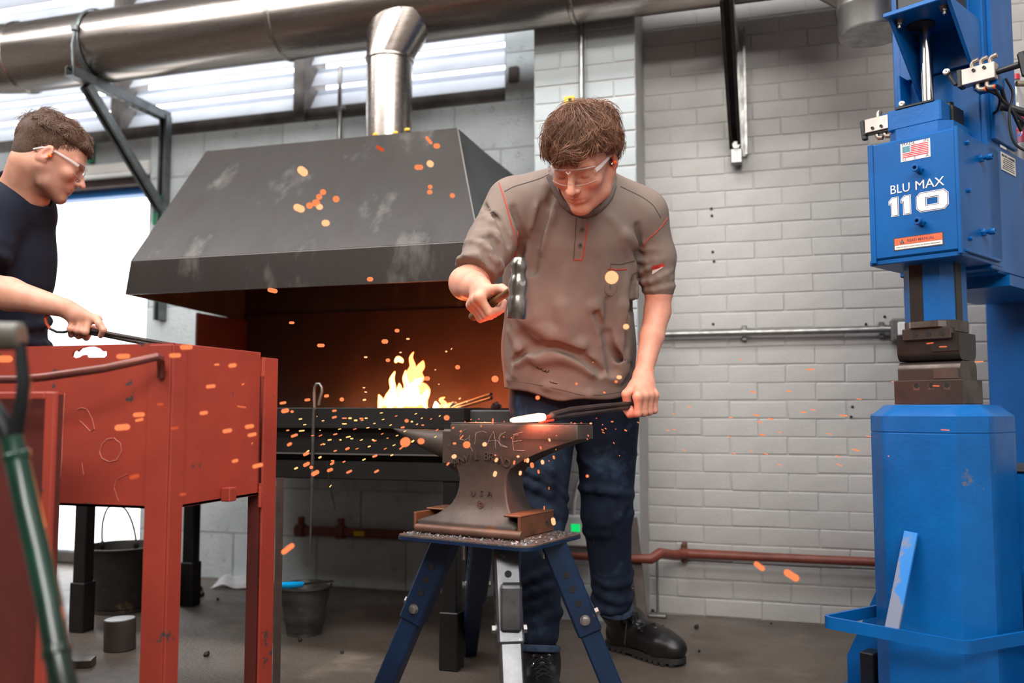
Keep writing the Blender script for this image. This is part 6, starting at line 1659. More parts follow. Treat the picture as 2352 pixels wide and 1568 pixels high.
# cut ends: hem, cuffs, neck
zh_l, zh_m = C(1165, 886, 2.70)[2], C(1340, 919, 2.58)[2]
hemc = C(1306, 900, 2.66)
def hemz(P):
    x = (P - hemc) @ rgt; y = (P - hemc) @ fA
    return zh_m + .035 * np.clip((-x - .02) / .16, 0, 1) ** 1.2 + .016 * np.clip((x - .07) / .12, 0, 1) - .0 + .004 * np.sin(x * 38) + .03 * np.clip(y / .2, 0, 1)
shirt.lim(lambda P, d: np.where(np.abs((P - hemc) @ rgt) < .26, np.maximum(d, (hemz(P) - P[:, 2])), d))
def endcut(p, ax, R_):
    ax = nrm(ax)
    return lambda P, d: np.where(np.linalg.norm(P - p, axis=1) < R_, np.maximum(d, (P - p) @ ax), d)
shirt.lim(endcut(sR2 + nrm(sR2 - sR1) * .012, nrm(sR2 - sR1) + .0 * rgt, .12)); shirt.lim(endcut(sL2 + nrm(sL2 - sL1) * .026, sL2 - sL1, .10))
neck0, neck1 = Pv(1338, 448, 2.47), Pv(1342, 385, 2.38)
shirt.cut(s_rc(neck0 + V(0, 0, -.01), neck1 + V(0, 0, .1), .066, .085), .006)
shirt_o = mesh_obj(shirt, .0048, 'henley_shirt', M_shirt, smith)

# ---- body (skin): one continuous surface
HF = head_frame(nrm(-fh * .64 - Z3 * .66 - rgt * .38), nrm(Z3 * .72 - fh * .58 - rgt * .20))
Ho = C(1340, 362, 2.33); HS = 1.03
body = Sdf()
head_prims(body, HF, Ho, sc=HS)
HL = lambda x, y, z: Ho + HF @ (V(x, y, z) * HS)
body.u(s_rc(HL(0, -.035, -.035), Pv(1338, 440, 2.50), .056, .060), .02)
body.u(s_rc(Pv(1338, 440, 2.50), Pv(1318, 560, 2.60), .075, .12, fA, 1.3), .03)
body.u(s_rc(Pv(1200, 475, 2.53), Pv(1450, 495, 2.59), .055, .055), .03)
body.u(s_rc(Pv(1318, 560, 2.60), Pv(1308, 850, 2.73), .14, .14, fA, 1.4), .03)
body.u(s_rc(Pv(1190, 475, 2.52), Pv(1092, 632, 2.41), .048, .040), .02)       # right upper arm
elR = Pv(1074, 652, 2.37); wrR = Pv(1106, 662, 2.235)
body.u(s_rc(Pv(1092, 632, 2.41), elR, .040, .040), .015)
body.u(s_rc(elR, elR * .5 + wrR * .5, .043, .036), .016); body.u(s_rc(elR * .5 + wrR * .5, wrR, .036, .026), .012)
body.u(s_el(Pv(1058, 648, 2.385), (.03, .03, .036)), .02)
body.u(s_rc(Pv(1480, 500, 2.59), Pv(1513, 670, 2.60), .046, .038), .02)      # left upper arm
elL = Pv(1510, 715, 2.60); wrL = Pv(1477, 862, 2.50)
body.u(s_rc(Pv(1513, 670, 2.60), elL, .038, .036), .015); body.u(s_rc(elL, elL * .6 + wrL * .4, .038, .034), .015); body.u(s_rc(elL * .6 + wrL * .4, wrL, .034, .0245), .012)
# legs inside the jeans
for a_, k_, n_ in ((Pv(1252, 930, 2.74), Pv(1248, 1180, 2.55), Pv(1238, 1440, 2.45)), (Pv(1388, 930, 2.78), Pv(1396, 1175, 2.80), Pv(1408, 1400, 2.86))):
    body.u(s_rc(a_, k_, .062, .045), .02); body.u(s_rc(k_, n_, .043, .034), .02)
body.u(s_rc(Pv(1262, 900, 2.75), Pv(1370, 900, 2.78), .10, .10), .03)
# hammer hand and tongs hand
hamA, hamB = C(1122, 702, 2.24), C(1192, 652, 2.085)
hdir = nrm(hamB - hamA)
grip(body, hamA * .93 + hamB * .07, hdir, wrR, nrm(-fh * .55 - rgt * .75 + Z3 * .25), rh=.0125, sc=1.06,
     thumb_tip=(C(1140, 664, 2.185), C(1152, 662, 2.16), C(1164, 668, 2.135)))
tgA, tgB = C(1503, 924, 2.49), C(1172, 966, 2.20)
tdir = nrm(tgB - tgA); gO = tgA + tdir * .062
grip(body, gO, tdir, wrL, nrm(-fh * .75 + rgt * .15 + Z3 * .55), rh=.012, sc=1.08, thumb_tip=(C(1438, 905, 2.44), C(1442, 930, 2.45), C(1456, 950, 2.43)))
def paint1(v):
    c = face_paint(v, HF, Ho, 0.12, .35)
    w = np.exp(-((np.linalg.norm(v - gO, axis=1)) / .06) ** 2) * .10; c *= 1 - w[:, None] * np.array([.3, 1, 1]); return c
body_o = mesh_obj(body, .0033, 'body', M_skin, smith, paint1)

# ---- hair
cap = Sdf(); Lh = HL
cap.u(s_el(HL(0, -.020, .042), V(.083, .104, .086) * HS, HF), .01); cap.u(s_el(HL(0, .035, .060), V(.064, .045, .040) * HS, HF), .03)
cap.u(s_el(HL(0, -.05, .005), V(.078, .062, .06) * HS, HF), .02)
def hairline(P, d):
    q = (P - Ho) @ HF / HS; zl = np.interp(q[:, 1], [-.12, -.05, -.01, .03, .06, .10], [-.075, -.06, .018, .022, .045, .052])
    return np.maximum(d, (zl - q[:, 2]) * .7)
cap.lim(hairline)
cap_o = mesh_obj(cap, .004, 'hair', M_hair1b, smith)
def rok1(p):
    zl = np.interp(p[:, 1], [-.12, -.05, -.01, .03, .06, .10], [-.06, -.045, .025, .030, .050, .055]); return p[:, 2] > zl
def stop1(p, j):
    ze = np.interp(p[:, 1], [-.10, -.04, .0, .04, .07], [-.08, -.03, .016, .026, .028]); return p[:, 2] < ze + j * 1.2 + .016 * ((p[:, 0] < -.03) & (p[:, 1] > .03))
kw = dict(sc=HS, r_el=(.081, .102, .086), cen=(0, -.018, .040), stop=stop1, crown=(-.01, -.055, .118))
hair_strands('strand', HF, Ho, M_hair1, cap_o, rok1, 6500, .078, .016, seed=3, rise=.022, wave=.020, rad=.0006, **kw)
hair_strands('strand', HF, Ho, M_hair1c, cap_o, rok1, 3500, .062, .020, seed=3, rise=.026, wave=.022, rad=.0006, **kw)
hair_strands('strand', HF, Ho, M_hair1b, cap_o, rok1, 3000, .055, .006, seed=3, rise=.013, wave=.012, rad=.0006, **kw)
glasses(HF, Ho, smith, body, HS)
MB().ell(HL(.083, .004, -.012), (.005, .005, .005), nu=12, nv=8).build('earplug', M_plug, smith)
MB().ell(HL(-.083, .004, -.012), (.005, .005, .005), nu=12, nv=8).build('earplug', M_plug, smith)

# ---- shirt details, laid on the cloth
class Two:      # combined surface used only to find cloth points
    pass
st_ = lambda pts, r, name, m_, lift=0.0: surf_tube(shirt, pts, r, name, m_, shirt_o, lift)
ncen = (neck0 + neck1) / 2
col = MB(); ring = []
for px, py in ((1262, 405), (1266, 425), (1276, 448), (1290, 470), (1306, 486), (1326, 496), (1348, 498), (1372, 490), (1394, 474), (1408, 452), (1416, 428), (1416, 405), (1405, 388)):
    p = shirt.hit(px, py + 4); 
    if p is not None: ring.append(p)
ring = np.array(ring)
for _ in range(3): ring[1:-1] = (ring[:-2] + 2 * ring[1:-1] + ring[2:]) / 4
ri = np.array([ring[int(t)] * (1 - t % 1) + ring[min(int(t) + 1, len(ring) - 1)] * (t % 1) for t in np.linspace(0, len(ring) - 1.001, 60)])
col.tube(ri + V(0, 0, .004), .0085, 10, ry=1.0).build('collar_rib', M_rib, shirt_o)
st_([(1146, 420), (1158, 455), (1168, 490), (1180, 535), (1186, 575), (1178, 600)], .0020, 'red_seam', M_seam)
st_([(1533, 500), (1520, 520), (1500, 540), (1485, 552), (1479, 566)], .0018, 'red_seam', M_seam)
st_([(1158, 440), (1180, 428), (1215, 418), (1240, 410), (1262, 400)], .0014, 'yoke_seam', M_seamd)
st_([(1425, 428), (1450, 440), (1475, 452), (1500, 470), (1518, 500)], .0014, 'yoke_seam', M_seamd)
pk_ = [(1350, 512), (1346, 540), (1342, 570), (1337, 597)]
st_(pk_, .0018, 'red_seam', M_seam); st_([(1316, 596), (1337, 597)], .0018, 'red_seam', M_seam); st_([(1323, 500), (1321, 540), (1319, 570), (1317, 596)], .0014, 'placket_seam', M_seamd)
st_([(1403, 605), (1425, 606), (1440, 602), (1457, 598)], .0022, 'pocket_edge', M_rib); st_([(1396, 617), (1420, 620), (1440, 618)], .0018, 'red_seam', M_seam)
st_([(1403, 605), (1400, 640), (1402, 665)], .0012, 'pocket_seam', M_seamd)
st_([(1390, 655), (1388, 668), (1396, 678), (1408, 678), (1416, 668), (1418, 655)], .0013, 'pocket_badge', M_rib)
st_([(1172, 874), (1230, 882), (1290, 895), (1340, 908), (1390, 906), (1445, 896)], .0010, 'hem_seam', M_seamd)
st_([(1159, 760), (1156, 800), (1162, 850)], .0014, 'red_seam', M_seam)
for px, py in ((1337, 528), (1333, 563)):
    p = shirt.hit(px, py); n_ = nrm(shirt.normal(p[None])[0]); b_ = MB(); b_.lathe([(.0001, .001), (.003, .001), (.0032, .002), (.0062, .0022), (.0062, .0004), (.0001, 0)], p, n_, 20)
    bo_ = b_.build('button', mat('grey_button', (92, 84, 80), rough=.4), shirt_o)
    MB().lathe([(.0001, .0016), (.0014, .0016), (.0014, .0022), (.0001, .0022)], p, n_, 8).build('button_thread', M_dark, bo_)
# small torn hole near the hem
M_tear = mat('dark_tear', (26, 20, 20), rough=.9)
for pts in ([(1233, 842), (1239, 848), (1245, 846)], [(1243, 848), (1249, 854), (1255, 850)], [(1252, 853), (1258, 856), (1261, 850)], [(1262, 876), (1272, 880), (1280, 881)]):
    surf_tube(shirt, pts, .0014, 'tear', M_tear, shirt_o, 0.0, sub=3)
# red and white sleeve label
def patch_on(sdf, quad, name, m_, parent, lift=.001, nu=6, nv=4):
    g = MB(); pts = []
    def fn(u_, v_):
        a = np.array(quad[0]) * (1 - u_) * (1 - v_) + np.array(quad[1]) * u_ * (1 - v_) + np.array(quad[2]) * u_ * v_ + np.array(quad[3]) * (1 - u_) * v_
        p = sdf.hit(a[0], a[1]); 
        if p is None: p = C(a[0], a[1], 2.55)
        return p + nrm(CAM - p) * lift
    g.grid(fn, nu, nv); o = g.build(name, m_, parent, ang=180); return o
pr_ = patch_on(shirt, [(1497, 612), (1525, 604), (1526, 612), (1498, 621)], 'sleeve_label', mat('label_red', (198, 52, 46), rough=.6), shirt_o)
pw_ = patch_on(shirt, [(1498, 621), (1524, 613), (1510, 622), (1498, 630)], 'label_lower', M_lab, shirt_o)
pT = shirt.hit(1499, 619.5); xd = nrm(shirt.hit(1523, 613) - pT); yd = nrm(Z3 - xd * xd[2])
text_mesh('label_text', 'PORTWEST', M_lab, shirt_o, pT + nrm(CAM - pT) * .0024, xd, yd, .008, .0002, fit=DPX(23, 2.6))

# ---- jeans
jeans = Sdf(); j = jeans.u
hipR, kneR, ankR = Pv(1250, 940, 2.72), Pv(1246, 1185, 2.55), Pv(1240, 1452, 2.45)
hipL, kneL, ankL = Pv(1394, 940, 2.76), Pv(1394, 1180, 2.78), Pv(1407, 1375, 2.84)
j(s_rc(Pv(1262, 905, 2.73), Pv(1362, 905, 2.76), .125, .118, fA, 1.1), .02)
j(s_rc(hipR, kneR, .104, .064), .02); j(s_rc(kneR, ankR, .064, .053), .02)
j(s_rc(hipL, kneL, .102, .078), .02); j(s_rc(kneL, ankL, .076, .060), .02)
jb = Sdf(); jb.p = list(jeans.p)
def jring(a, b, ts, R0, R1_, r, tilt, seed, amp=1.0):
    tilt = tilt * 1.8; ts = [t + ((i * 37 + seed * 13) % 10 - 5) * .012 for i, t in enumerate(ts)]
    ax = nrm(b - a); u1 = nrm(np.cross(ax, fh)); u2 = np.cross(ax, u1); rs = np.random.RandomState(seed)
    for t in ts:
        c = a + (b - a) * t; R_ = R0 + (R1_ - R0) * t; n = 10; ph = rs.uniform(0, 6.28); st0 = rs.randint(0, n); P = []; ph = rs.uniform(0, 6.28)
        for i in range(n + 1):
            an = 2 * math.pi * i / n; P.append(c + (u1 * math.cos(an) + u2 * math.sin(an)) * (R_ - r * .5) + ax * (tilt * math.cos(an - ph) + rs.normal(0, .003)))
        for q in range(7): jeans.u(s_rc(P[(st0 + q) % n], P[(st0 + q + 1) % n], r * .6 * (.4 + .6 * math.sin((q + .5) / 7 * math.pi)), r * .6 * (.4 + .6 * math.sin((q + 1.0) / 7.5 * math.pi))), .018)
jring(kneR, ankR, (-.25, -.1, .08), .067, .055, .012, .02, 1); jring(kneR, ankR, (.55, .68, .80, .90), .068, .057, .014, .014, 2)
jring(kneL, ankL, (-.3, -.12, .1, .3), .078, .062, .012, .02, 3); jring(kneL, ankL, (.7, .84, .97), .076, .064, .016, .012, 4)
jring(hipR, kneR, (.3, .5, .7), .103, .074, .012, .03, 5); jring(hipL, kneL, (.35, .6), .10, .078, .012, .03, 6)
jeans.lim(endcut(ankR + nrm(ankR - kneR) * .054, ankR - kneR, .12)); jeans.lim(endcut(ankL + nrm(ankL - kneL) * .045, nrm(ankL - kneL) - rgt * .18, .12))
ztj = C(1306, 850, 2.6)[2]; jeans.lim(lambda P, d: np.maximum(d, P[:, 2] - ztj))
jeans_o = mesh_obj(jeans, .0052, 'jeans', M_denim, smith)
surf_tube(jeans, [(1352, 1080), (1356, 1150), (1362, 1230), (1372, 1320), (1382, 1370)], .0011, 'side_seam', mat('denim_seam', (20, 24, 34), rough=.9), jeans_o)
for a, ax, r_ in ((ankR + nrm(ankR - kneR) * .052, nrm(ankR - kneR), .062), (ankL + nrm(ankL - kneL) * .043, nrm(nrm(ankL - kneL) - rgt * .18), .066)):
    MB().lathe([(r_ - .014, .0), (r_ - .006, -.003), (r_ - .0045, -.010), (r_ - .006, -.018), (r_ - .012, -.02)], a, ax, 36).build('turned_hem', M_denimhem, jeans_o)

# ---- boots
def boot(name, heel, toe, ank, sc=1.0, pr=smith, lr=1):
    """heel, toe on the floor; ank = top centre of shaft"""
    heel = V(heel[0], heel[1], 0); toe = V(toe[0], toe[1], 0); x = nrm(toe - heel); y = np.cross(Z3, x); L_ = np.linalg.norm(toe - heel); B = Sdf()
    p = lambda a, b, c: heel + x * a * L_ + y * b + Z3 * c
    Rb = np.column_stack([x, y, Z3])
    B.u(s_rc(p(.80, 0, .048), p(.86, 0, .046), .046, .040, Z3, 1.0), .01); B.u(s_el(p(.80, 0, .052), V(.075, .052, .042), Rb), .02)
    B.u(s_rc(p(.16, 0, .05), p(.72, 0, .055), .040, .046), .03); B.u(s_rc(p(.18, 0, .06), p(.30, 0, .105), .042, .048), .03)
    B.u(s_rc(p(.30, 0, .10), p(.62, 0, .075), .044, .036), .03)
    B.u(s_rc(p(.24, 0, .08), ank, .046, .052), .03)
    B.lim(lambda P, d: np.maximum(d, .022 - P[:, 2])); B.lim(endcut(ank, nrm(ank - p(.25, 0, .06)), .09))
    bo = mesh_obj(B, .0042, 'boot', M_boot, pr)
    def outl(s_):
        P = []
        for t in np.linspace(0, 1, 40, endpoint=False):
            an = 2 * math.pi * t; a = .5 - .5 * math.cos(an) * 1.0
            w_ = (.036 + .016 * np.clip((a - .35) * 2.2, 0, 1)) * abs(math.sin(an)) ** .62 * (1 if math.sin(an) >= 0 else -1)
            P.append(heel + x * (a * L_ * 1.0 + (s_ - 1) * .5 * (a - .5)) + y * w_ * s_)
        return P
    so = MB(); pts = outl(1.03); so.prism([q + V(0, 0, .010) for q in pts], (0, 0, .017), False)
    so.build('sole', M_sole, bo, ang=40); tr = MB()
    for a in np.linspace(.08, .95, 12):
        if .34 < a < .46: continue
        w_ = (.036 + .016 * np.clip((a - .35) * 2.2, 0, 1)) * (1 - max(0, a - .85) * 3)
        tr.box(p(a, 0, .0055), (.014, w_ * 2.02, .011), Rb, .001)
    tr.build('tread_lug', M_sole, bo, kind='stuff')
    # laces and eyelets
    top = []
    for k, a in enumerate(np.linspace(0, 1, 6)):
        c = p(.60, 0, .07) * (1 - a) + (ank + x * .030 - Z3 * .008) * a
        top.append(c)
    def onb(c, side):
        mv = nrm(x * .7 + Z3 * .7); q = c + y * side * .020 + mv * .07
        for _ in range(60):
            d_ = B.ev(q[None])[0]
            if d_ < .0012: break
            q = q - mv * max(d_ * .7, .0008)
        else: q = c + y * side * .02 + x * .02
        return q
    la = MB(); E_ = [[onb(c, s_) for c in top] for s_ in (-1, 1)]
    for k in range(6):
        for s_ in (0, 1):
            e = E_[s_][k]; n_ = nrm(B.normal(e[None])[0]); MB().lathe([(.0022, 0), (.0042, 0), (.0042, .0012), (.0022, .0012)], e, n_, 14).build('eyelet', M_brightst, bo)
        if k < 5:
            for s_ in (0, 1):
                a_, b_ = E_[s_][k], E_[1 - s_][k + 1]; n_ = nrm(B.normal(((a_ + b_) / 2)[None])[0]); la.tube([a_ + n_ * .001, (a_ + b_) / 2 + n_ * .005, b_ + n_ * .001], .0022, 6)
    e = (E_[0][4] + E_[1][4]) / 2
    for s_ in (-1, 1): la.tube([e, e + y * s_ * .02 + x * .02 + Z3 * .004, e + y * s_ * .035 + x * .015 - Z3 * .02, e + y * s_ * .018 + x * .012 - Z3 * .01, e], .0022, 6)
    la.tube([e, e + x * .012 - y * .02 - Z3 * .03, e + x * .012 - y * .03 - Z3 * .09], .0022, 6)
    la.build('lace', M_lace, bo); return bo
hL_, tL_ = atZ(1398, 1486, 0), atZ(1562, 1530, 0)
boot('boot', hL_, hL_ + nrm(tL_ - hL_) * .305, C(1408, 1390, 2.86))
hR_ = atZ(1238, 1560, 0.0); d_ = nrm(-fh * .97 + rgt * .05); ak = C(1240, 1484, 2.45)
hR_ = V(ak[0], ak[1], 0) - d_ * .085
boot('boot', hR_, hR_ + d_ * .30, ak)

# ---- hammer and tongs: held things, so objects of their own
hm = thing('hammer', 'shiny steel ball pein hammer raised in the blacksmith\'s right fist', 'hammer', hamB)
hx = hdir; hupv = nrm(Z3 - hx * (hx @ Z3) * .0); hupv = nrm(C(1193, 590, 2.09) - C(1186, 731, 2.09))
M_ham = mat('hammer_steel', (176, 170, 164), (120, 114, 108), rough=.24, metal=.95, nscale=22)
hc_ = C(1190, 655, 2.06)
hd = MB(); hd.lathe([(r_ * 1.14 if r_ > .001 else r_, z_) for r_, z_ in [(.0001, -.079), (.0185, -.078), (.0205, -.074), (.0200, -.034), (.0180, -.027), (.0172, -.020), (.0190, -.010), (.0195, .0), (.0185, .012), (.0160, .020), (.0145, .027), (.0150, .032), (.0168, .040), (.0160, .052), (.0115, .063), (.0001, .067)]], hc_, hupv, 32)
hd.build('head', M_ham, hm); MB().tube([hc_ + (hx) * .0195, hc_ + hx * .0225], .0085, 16).build('wedge', mat('wedge_end', (150, 146, 140), rough=.4, metal=.6), hm)
hdl = MB(); back = hamA - hdir * .10
hdl.tube([back, hamA - hdir * .05, hamA + hdir * .02, hamA + hdir * .06, hc_ + hx * .012], [.0135, .0145, .0125, .0100, .0095], 16, ry=.85).build('handle', mat('hickory_handle', (136, 98, 62), (104, 72, 46), rough=.5, nscale=14), hm)
tn = thing('tongs', 'long dark steel tongs gripping glowing hot steel on the anvil face', 'tongs', tgB)
M_rein = mat('dark_tong_steel', (70, 60, 55), (50, 43, 40), rough=.5, metal=.4, nscale=20)
bxp, byp = C(1285, 950, 2.30), None
off_ = V(0, 0, .0085)
r1 = MB(); r1.tube([tgA + off_ * .55 , gO + off_ * .55, C(1380, 937, 2.39) + off_ * .6, C(1310, 946, 2.32) + off_ * .6, C(1266, 955, 2.275) + off_ * .3], [.0058, .0062, .007, .0085, .008], 8).build('rein', M_rein, tn)
r2 = MB(); r2.tube([tgA - off_ * .55 + tdir * .012, gO - off_ * .55, C(1380, 940, 2.39) - off_ * .6, C(1310, 949, 2.32) - off_ * .6, C(1266, 958, 2.275) - off_ * .3], [.0058, .0062, .007, .0085, .008], 8).build('rein', M_rein, tn)
MB().ell(C(1268, 957, 2.268), (.012, .012, .012), nu=14, nv=10).build('rivet', M_rein, tn)
M_jaw = mat('heated_jaw', (110, 60, 46), (84, 48, 38), rough=.5, metal=.2, nscale=40, emis=(255, 70, 40), estr=.55)
MB().bar(C(1270, 955, 2.27), C(1236, 961, 2.245), .016, .009, bev=.002).build('jaw', M_jaw, tn)
MB().bar(C(1270, 964, 2.265), C(1240, 970, 2.24), .016, .006, bev=.002).build('jaw', M_jaw, tn)
hot = MB(); hp0, hp1 = C(1173, 965, 2.21), C(1250, 957, 2.25)
e_ = nrm(hp1 - hp0); Lh_ = np.linalg.norm(hp1 - hp0)
hot.tube([hp0, hp0 + e_ * Lh_ * .08, hp0 + e_ * Lh_ * .45, hp0 + e_ * Lh_ * .85, hp1], [.005, .008, .0115, .014, .011], 10, ry=.8)
ho_ = hot.build('hot_steel', emat('glowing_steel', (1.0, .46, .26), 5), loc=hp0)
tag(ho_, 'white hot glowing piece of steel resting on the anvil face', 'workpiece')
point('hot_steel_light', C(1205, 942, 2.19), .02, 3.2, (1, .20, .10))
# ------------------------------------------------------------------ the second man
man = thing('person', 'man in navy t-shirt and clear glasses seen from the side, behind the red tank', 'person', C(20, 1500, 2.75) * V(1, 1, 0))
bodyM = Sdf(); face = nrm(rgt * .84 - Z3 * .42 + fh * .44); HM = head_frame(face, nrm(Z3 * .9 + rgt * .38 + fh * .12)); HOm = C(118, 362, 2.66); HSm = .96
head_prims(bodyM, HM, HOm, sc=HSm); HLm = lambda x, y, z: HOm + HM @ (V(x, y, z) * HSm)
Qm = lambda px, py, d: C(px, py, d)
bodyM.u(s_rc(HLm(0, -.040, -.045), Qm(45, 470, 2.70), .060, .068), .025)
bodyM.u(s_rc(Qm(45, 470, 2.70), Qm(-8, 600, 2.74), .08, .10), .03); bodyM.u(s_rc(Qm(-8, 600, 2.74), Qm(-8, 900, 2.74), .10, .09), .03)
shM, elM, wrM = Qm(-22, 510, 2.60), Qm(-62, 655, 2.50), Qm(146, 706, 2.46)
bodyM.u(s_rc(shM, elM, .052, .044), .02); bodyM.u(s_rc(elM, elM * .6 + wrM * .4, .047, .045), .02); bodyM.u(s_rc(elM * .6 + wrM * .4, wrM, .045, .0265), .015)
shM2, elM2 = Qm(70, 500, 2.9), Qm(10, 660, 2.92)
bodyM.u(s_rc(shM2, elM2, .035, .035), .02); bodyM.u(s_rc(elM2, Qm(-60, 760, 2.85), .04, .028), .02)
for dx in (-.05, .1): bodyM.u(s_rc(Qm(15, 900, 2.74) + fh * dx, Qm(10, 1240, 2.74) + fh * dx, .07, .045), .02); bodyM.u(s_rc(Qm(10, 1240, 2.74) + fh * dx, Qm(0, 1490, 2.78) + fh * dx, .045, .035), .02)
t0, t1 = C(118, 748, 2.47), C(420, 800, 2.55); td_ = nrm(t1 - t0)
gM = C(198, 757, 2.49)
grip(bodyM, gM - td_ * .004, td_, wrM, nrm(Z3 * .80 - fh * .45 - rgt * 0.0), rh=.010, sc=1.0, idx_ext=(C(228, 744, 2.455), C(238, 758, 2.45), C(231, 771, 2.46)), thumb_tip=(C(200, 752, 2.53), C(220, 756, 2.52), C(238, 762, 2.51)))
paintM = lambda v: face_paint(v, HM, HOm, .38, .35)
bodyM_o = mesh_obj(bodyM, .0035, 'body', M_skin2, man, paintM)
ts = Sdf(); 
ts.u(s_rc(Qm(28, 490, 2.72), Qm(-8, 600, 2.74), .125, .160), .04); ts.u(s_rc(Qm(-8, 600, 2.74), Qm(-8, 800, 2.74), .160, .135), .04); ts.u(s_rc(Qm(-8, 800, 2.74), Qm(-8, 900, 2.74), .135, .135), .02)
ts.u(s_rc(Qm(-20, 492, 2.60), Qm(-45, 590, 2.54), .092, .078), .03); ts.u(s_rc(Qm(38, 462, 2.68), Qm(-20, 490, 2.60), .075, .07), .05)
ts.u(s_rc(Qm(55, 480, 2.80), Qm(40, 600, 2.88), .085, .06), .03)
def ringT(a, b, tt, R_, r, seed):
    ax = nrm(b - a); u1 = nrm(np.cross(ax, fh)); u2 = np.cross(ax, u1); rs = np.random.RandomState(seed)
    for t in tt:
        c = a + (b - a) * t; P = [c + (u1 * math.cos(q) + u2 * math.sin(q)) * (R_ - r * .3) + ax * (.02 * math.cos(q + seed + t * 9)) for q in np.linspace(0, 2 * math.pi, 13)]
        for i in range(12): ts.u(s_rc(P[i], P[i + 1], r, r), .012)
ringT(Qm(-20, 492, 2.60), Qm(-45, 590, 2.54), (.35, .6, .85, 1.0), .072, .010, 2); ringT(Qm(0, 600, 2.74), Qm(0, 800, 2.74), (.2, .7, .9), .134, .014, 5)
ts.lim(endcut(Qm(-47, 606, 2.54), Qm(-45, 590, 2.54) - Qm(-20, 492, 2.60), .11))
zsh = C(0, 880, 2.7)[2]; ts.lim(lambda P, d: np.maximum(d, zsh - P[:, 2]))
nb, nt_ = Qm(50, 470, 2.70), HLm(0, -.04, -.05); ts.cut(s_rc(nb + nrm(nt_ - nb) * .028, nt_ + (nt_ - nb), .074, .10), .006)
ts_o = mesh_obj(ts, .0055, 'tshirt', M_navy_s, man)
tr_ = Sdf()
for dx in (-.06, .1):
    tr_.u(s_rc(Qm(5, 905, 2.74) + fh * dx, Qm(8, 1240, 2.74) + fh * dx, .098, .07), .02); tr_.u(s_rc(Qm(8, 1240, 2.74) + fh * dx, Qm(0, 1470, 2.78) + fh * dx, .068, .06), .02)
tr_.lim(lambda P, d: np.maximum(d, .07 - P[:, 2]))
mesh_obj(tr_, .008, 'trousers', mat('dark_trousers', (30, 32, 40), (22, 24, 30), rough=.8, nscale=12), man)
for dx in (-.06, .1):
    hh_ = Qm(0, 1490, 2.78) + fh * dx; hh_ = V(hh_[0], hh_[1], 0) - rgt * .24
    boot('boot', hh_, hh_ + rgt * .28, V(hh_[0], hh_[1], .13) + rgt * .07, pr=man)
capM = Sdf(); capM.u(s_el(HLm(0, -.022, .044), V(.081, .100, .084) * HSm, HM), .01); capM.u(s_el(HLm(0, .030, .075), V(.058, .05, .034) * HSm, HM), .02); capM.u(s_el(HLm(0, -.06, -.01), V(.062, .048, .062) * HSm, HM), .02)
def hlM(P, d):
    q = (P - HOm) @ HM / HSm; zl = np.interp(q[:, 1], [-.13, -.06, -.03, .0, .02, .04, .065, .085, .1], [-.085, -.06, -.01, .015, .01, .03, .05, .062, .07]); return np.maximum(d, (zl - q[:, 2]) * .7)
capM.lim(hlM); capM_o = mesh_obj(capM, .004, 'hair', mat('short_brown_hair', (92, 67, 52), (68, 49, 39), rough=.7, nscale=90, bump=1, bscale=260, bdist=.002), man)
def rokM(p):
    zl = np.interp(p[:, 1], [-.13, -.06, -.03, .0, .02, .04, .065, .085, .1], [-.06, -.04, .0, .025, .03, .04, .055, .066, .074]); return p[:, 2] > zl
hair_strands('strand', HM, HOm, M_hair2, capM_o, lambda p: rokM(p) & (p[:, 2] > .072 - .02 * (p[:, 1] > .05)), 4500, .040, .006, crown=(0, -.10, .07), seed=5, rise=.020, wave=.014, rad=.0007, sc=HSm, stop=lambda p, j: (p[:, 2] < .055 + j * .6), seg=7)
hair_strands('strand', HM, HOm, M_hair2, capM_o, rokM, 6000, .014, .002, crown=(0, -.05, .12), seed=6, rise=.004, wave=.001, rad=.0006, sc=HSm, seg=3)
glasses(HM, HOm, man, bodyM, HSm)
MB().ell(HLm(.084, .002, -.010), (.0055, .0055, .0055), nu=12, nv=8).build('earplug', M_plug, man)
# his tongs
tg2 = thing('tongs', 'dark tongs with round handle loop held by the man behind the red tank', 'tongs', gM)
MB().tube([C(168, 752, 2.47), C(240, 764, 2.495), C(320, 779, 2.53), C(430, 798, 2.6)], [.006, .0062, .0065, .006], 10).build('rein', M_rein, tg2)
MB().tube([C(168, 760, 2.475), C(240, 770, 2.50), C(320, 786, 2.53), C(430, 806, 2.6)], [.0055, .0058, .006, .006], 10).build('rein', M_rein, tg2)
lp = [(170, 758), (158, 760), (145, 763), (130, 762), (115, 755), (106, 742), (104, 732), (108, 725), (120, 718), (138, 718), (150, 722)]
MB().tube([C(x, y, 2.475) for x, y in lp], .0036, 10).build('handle_loop', M_blk, tg2)
MB().tube([C(x, y, 2.475) for x, y in lp[4:8]], .0040, 10).build('orange_wrap', M_or, tg2)

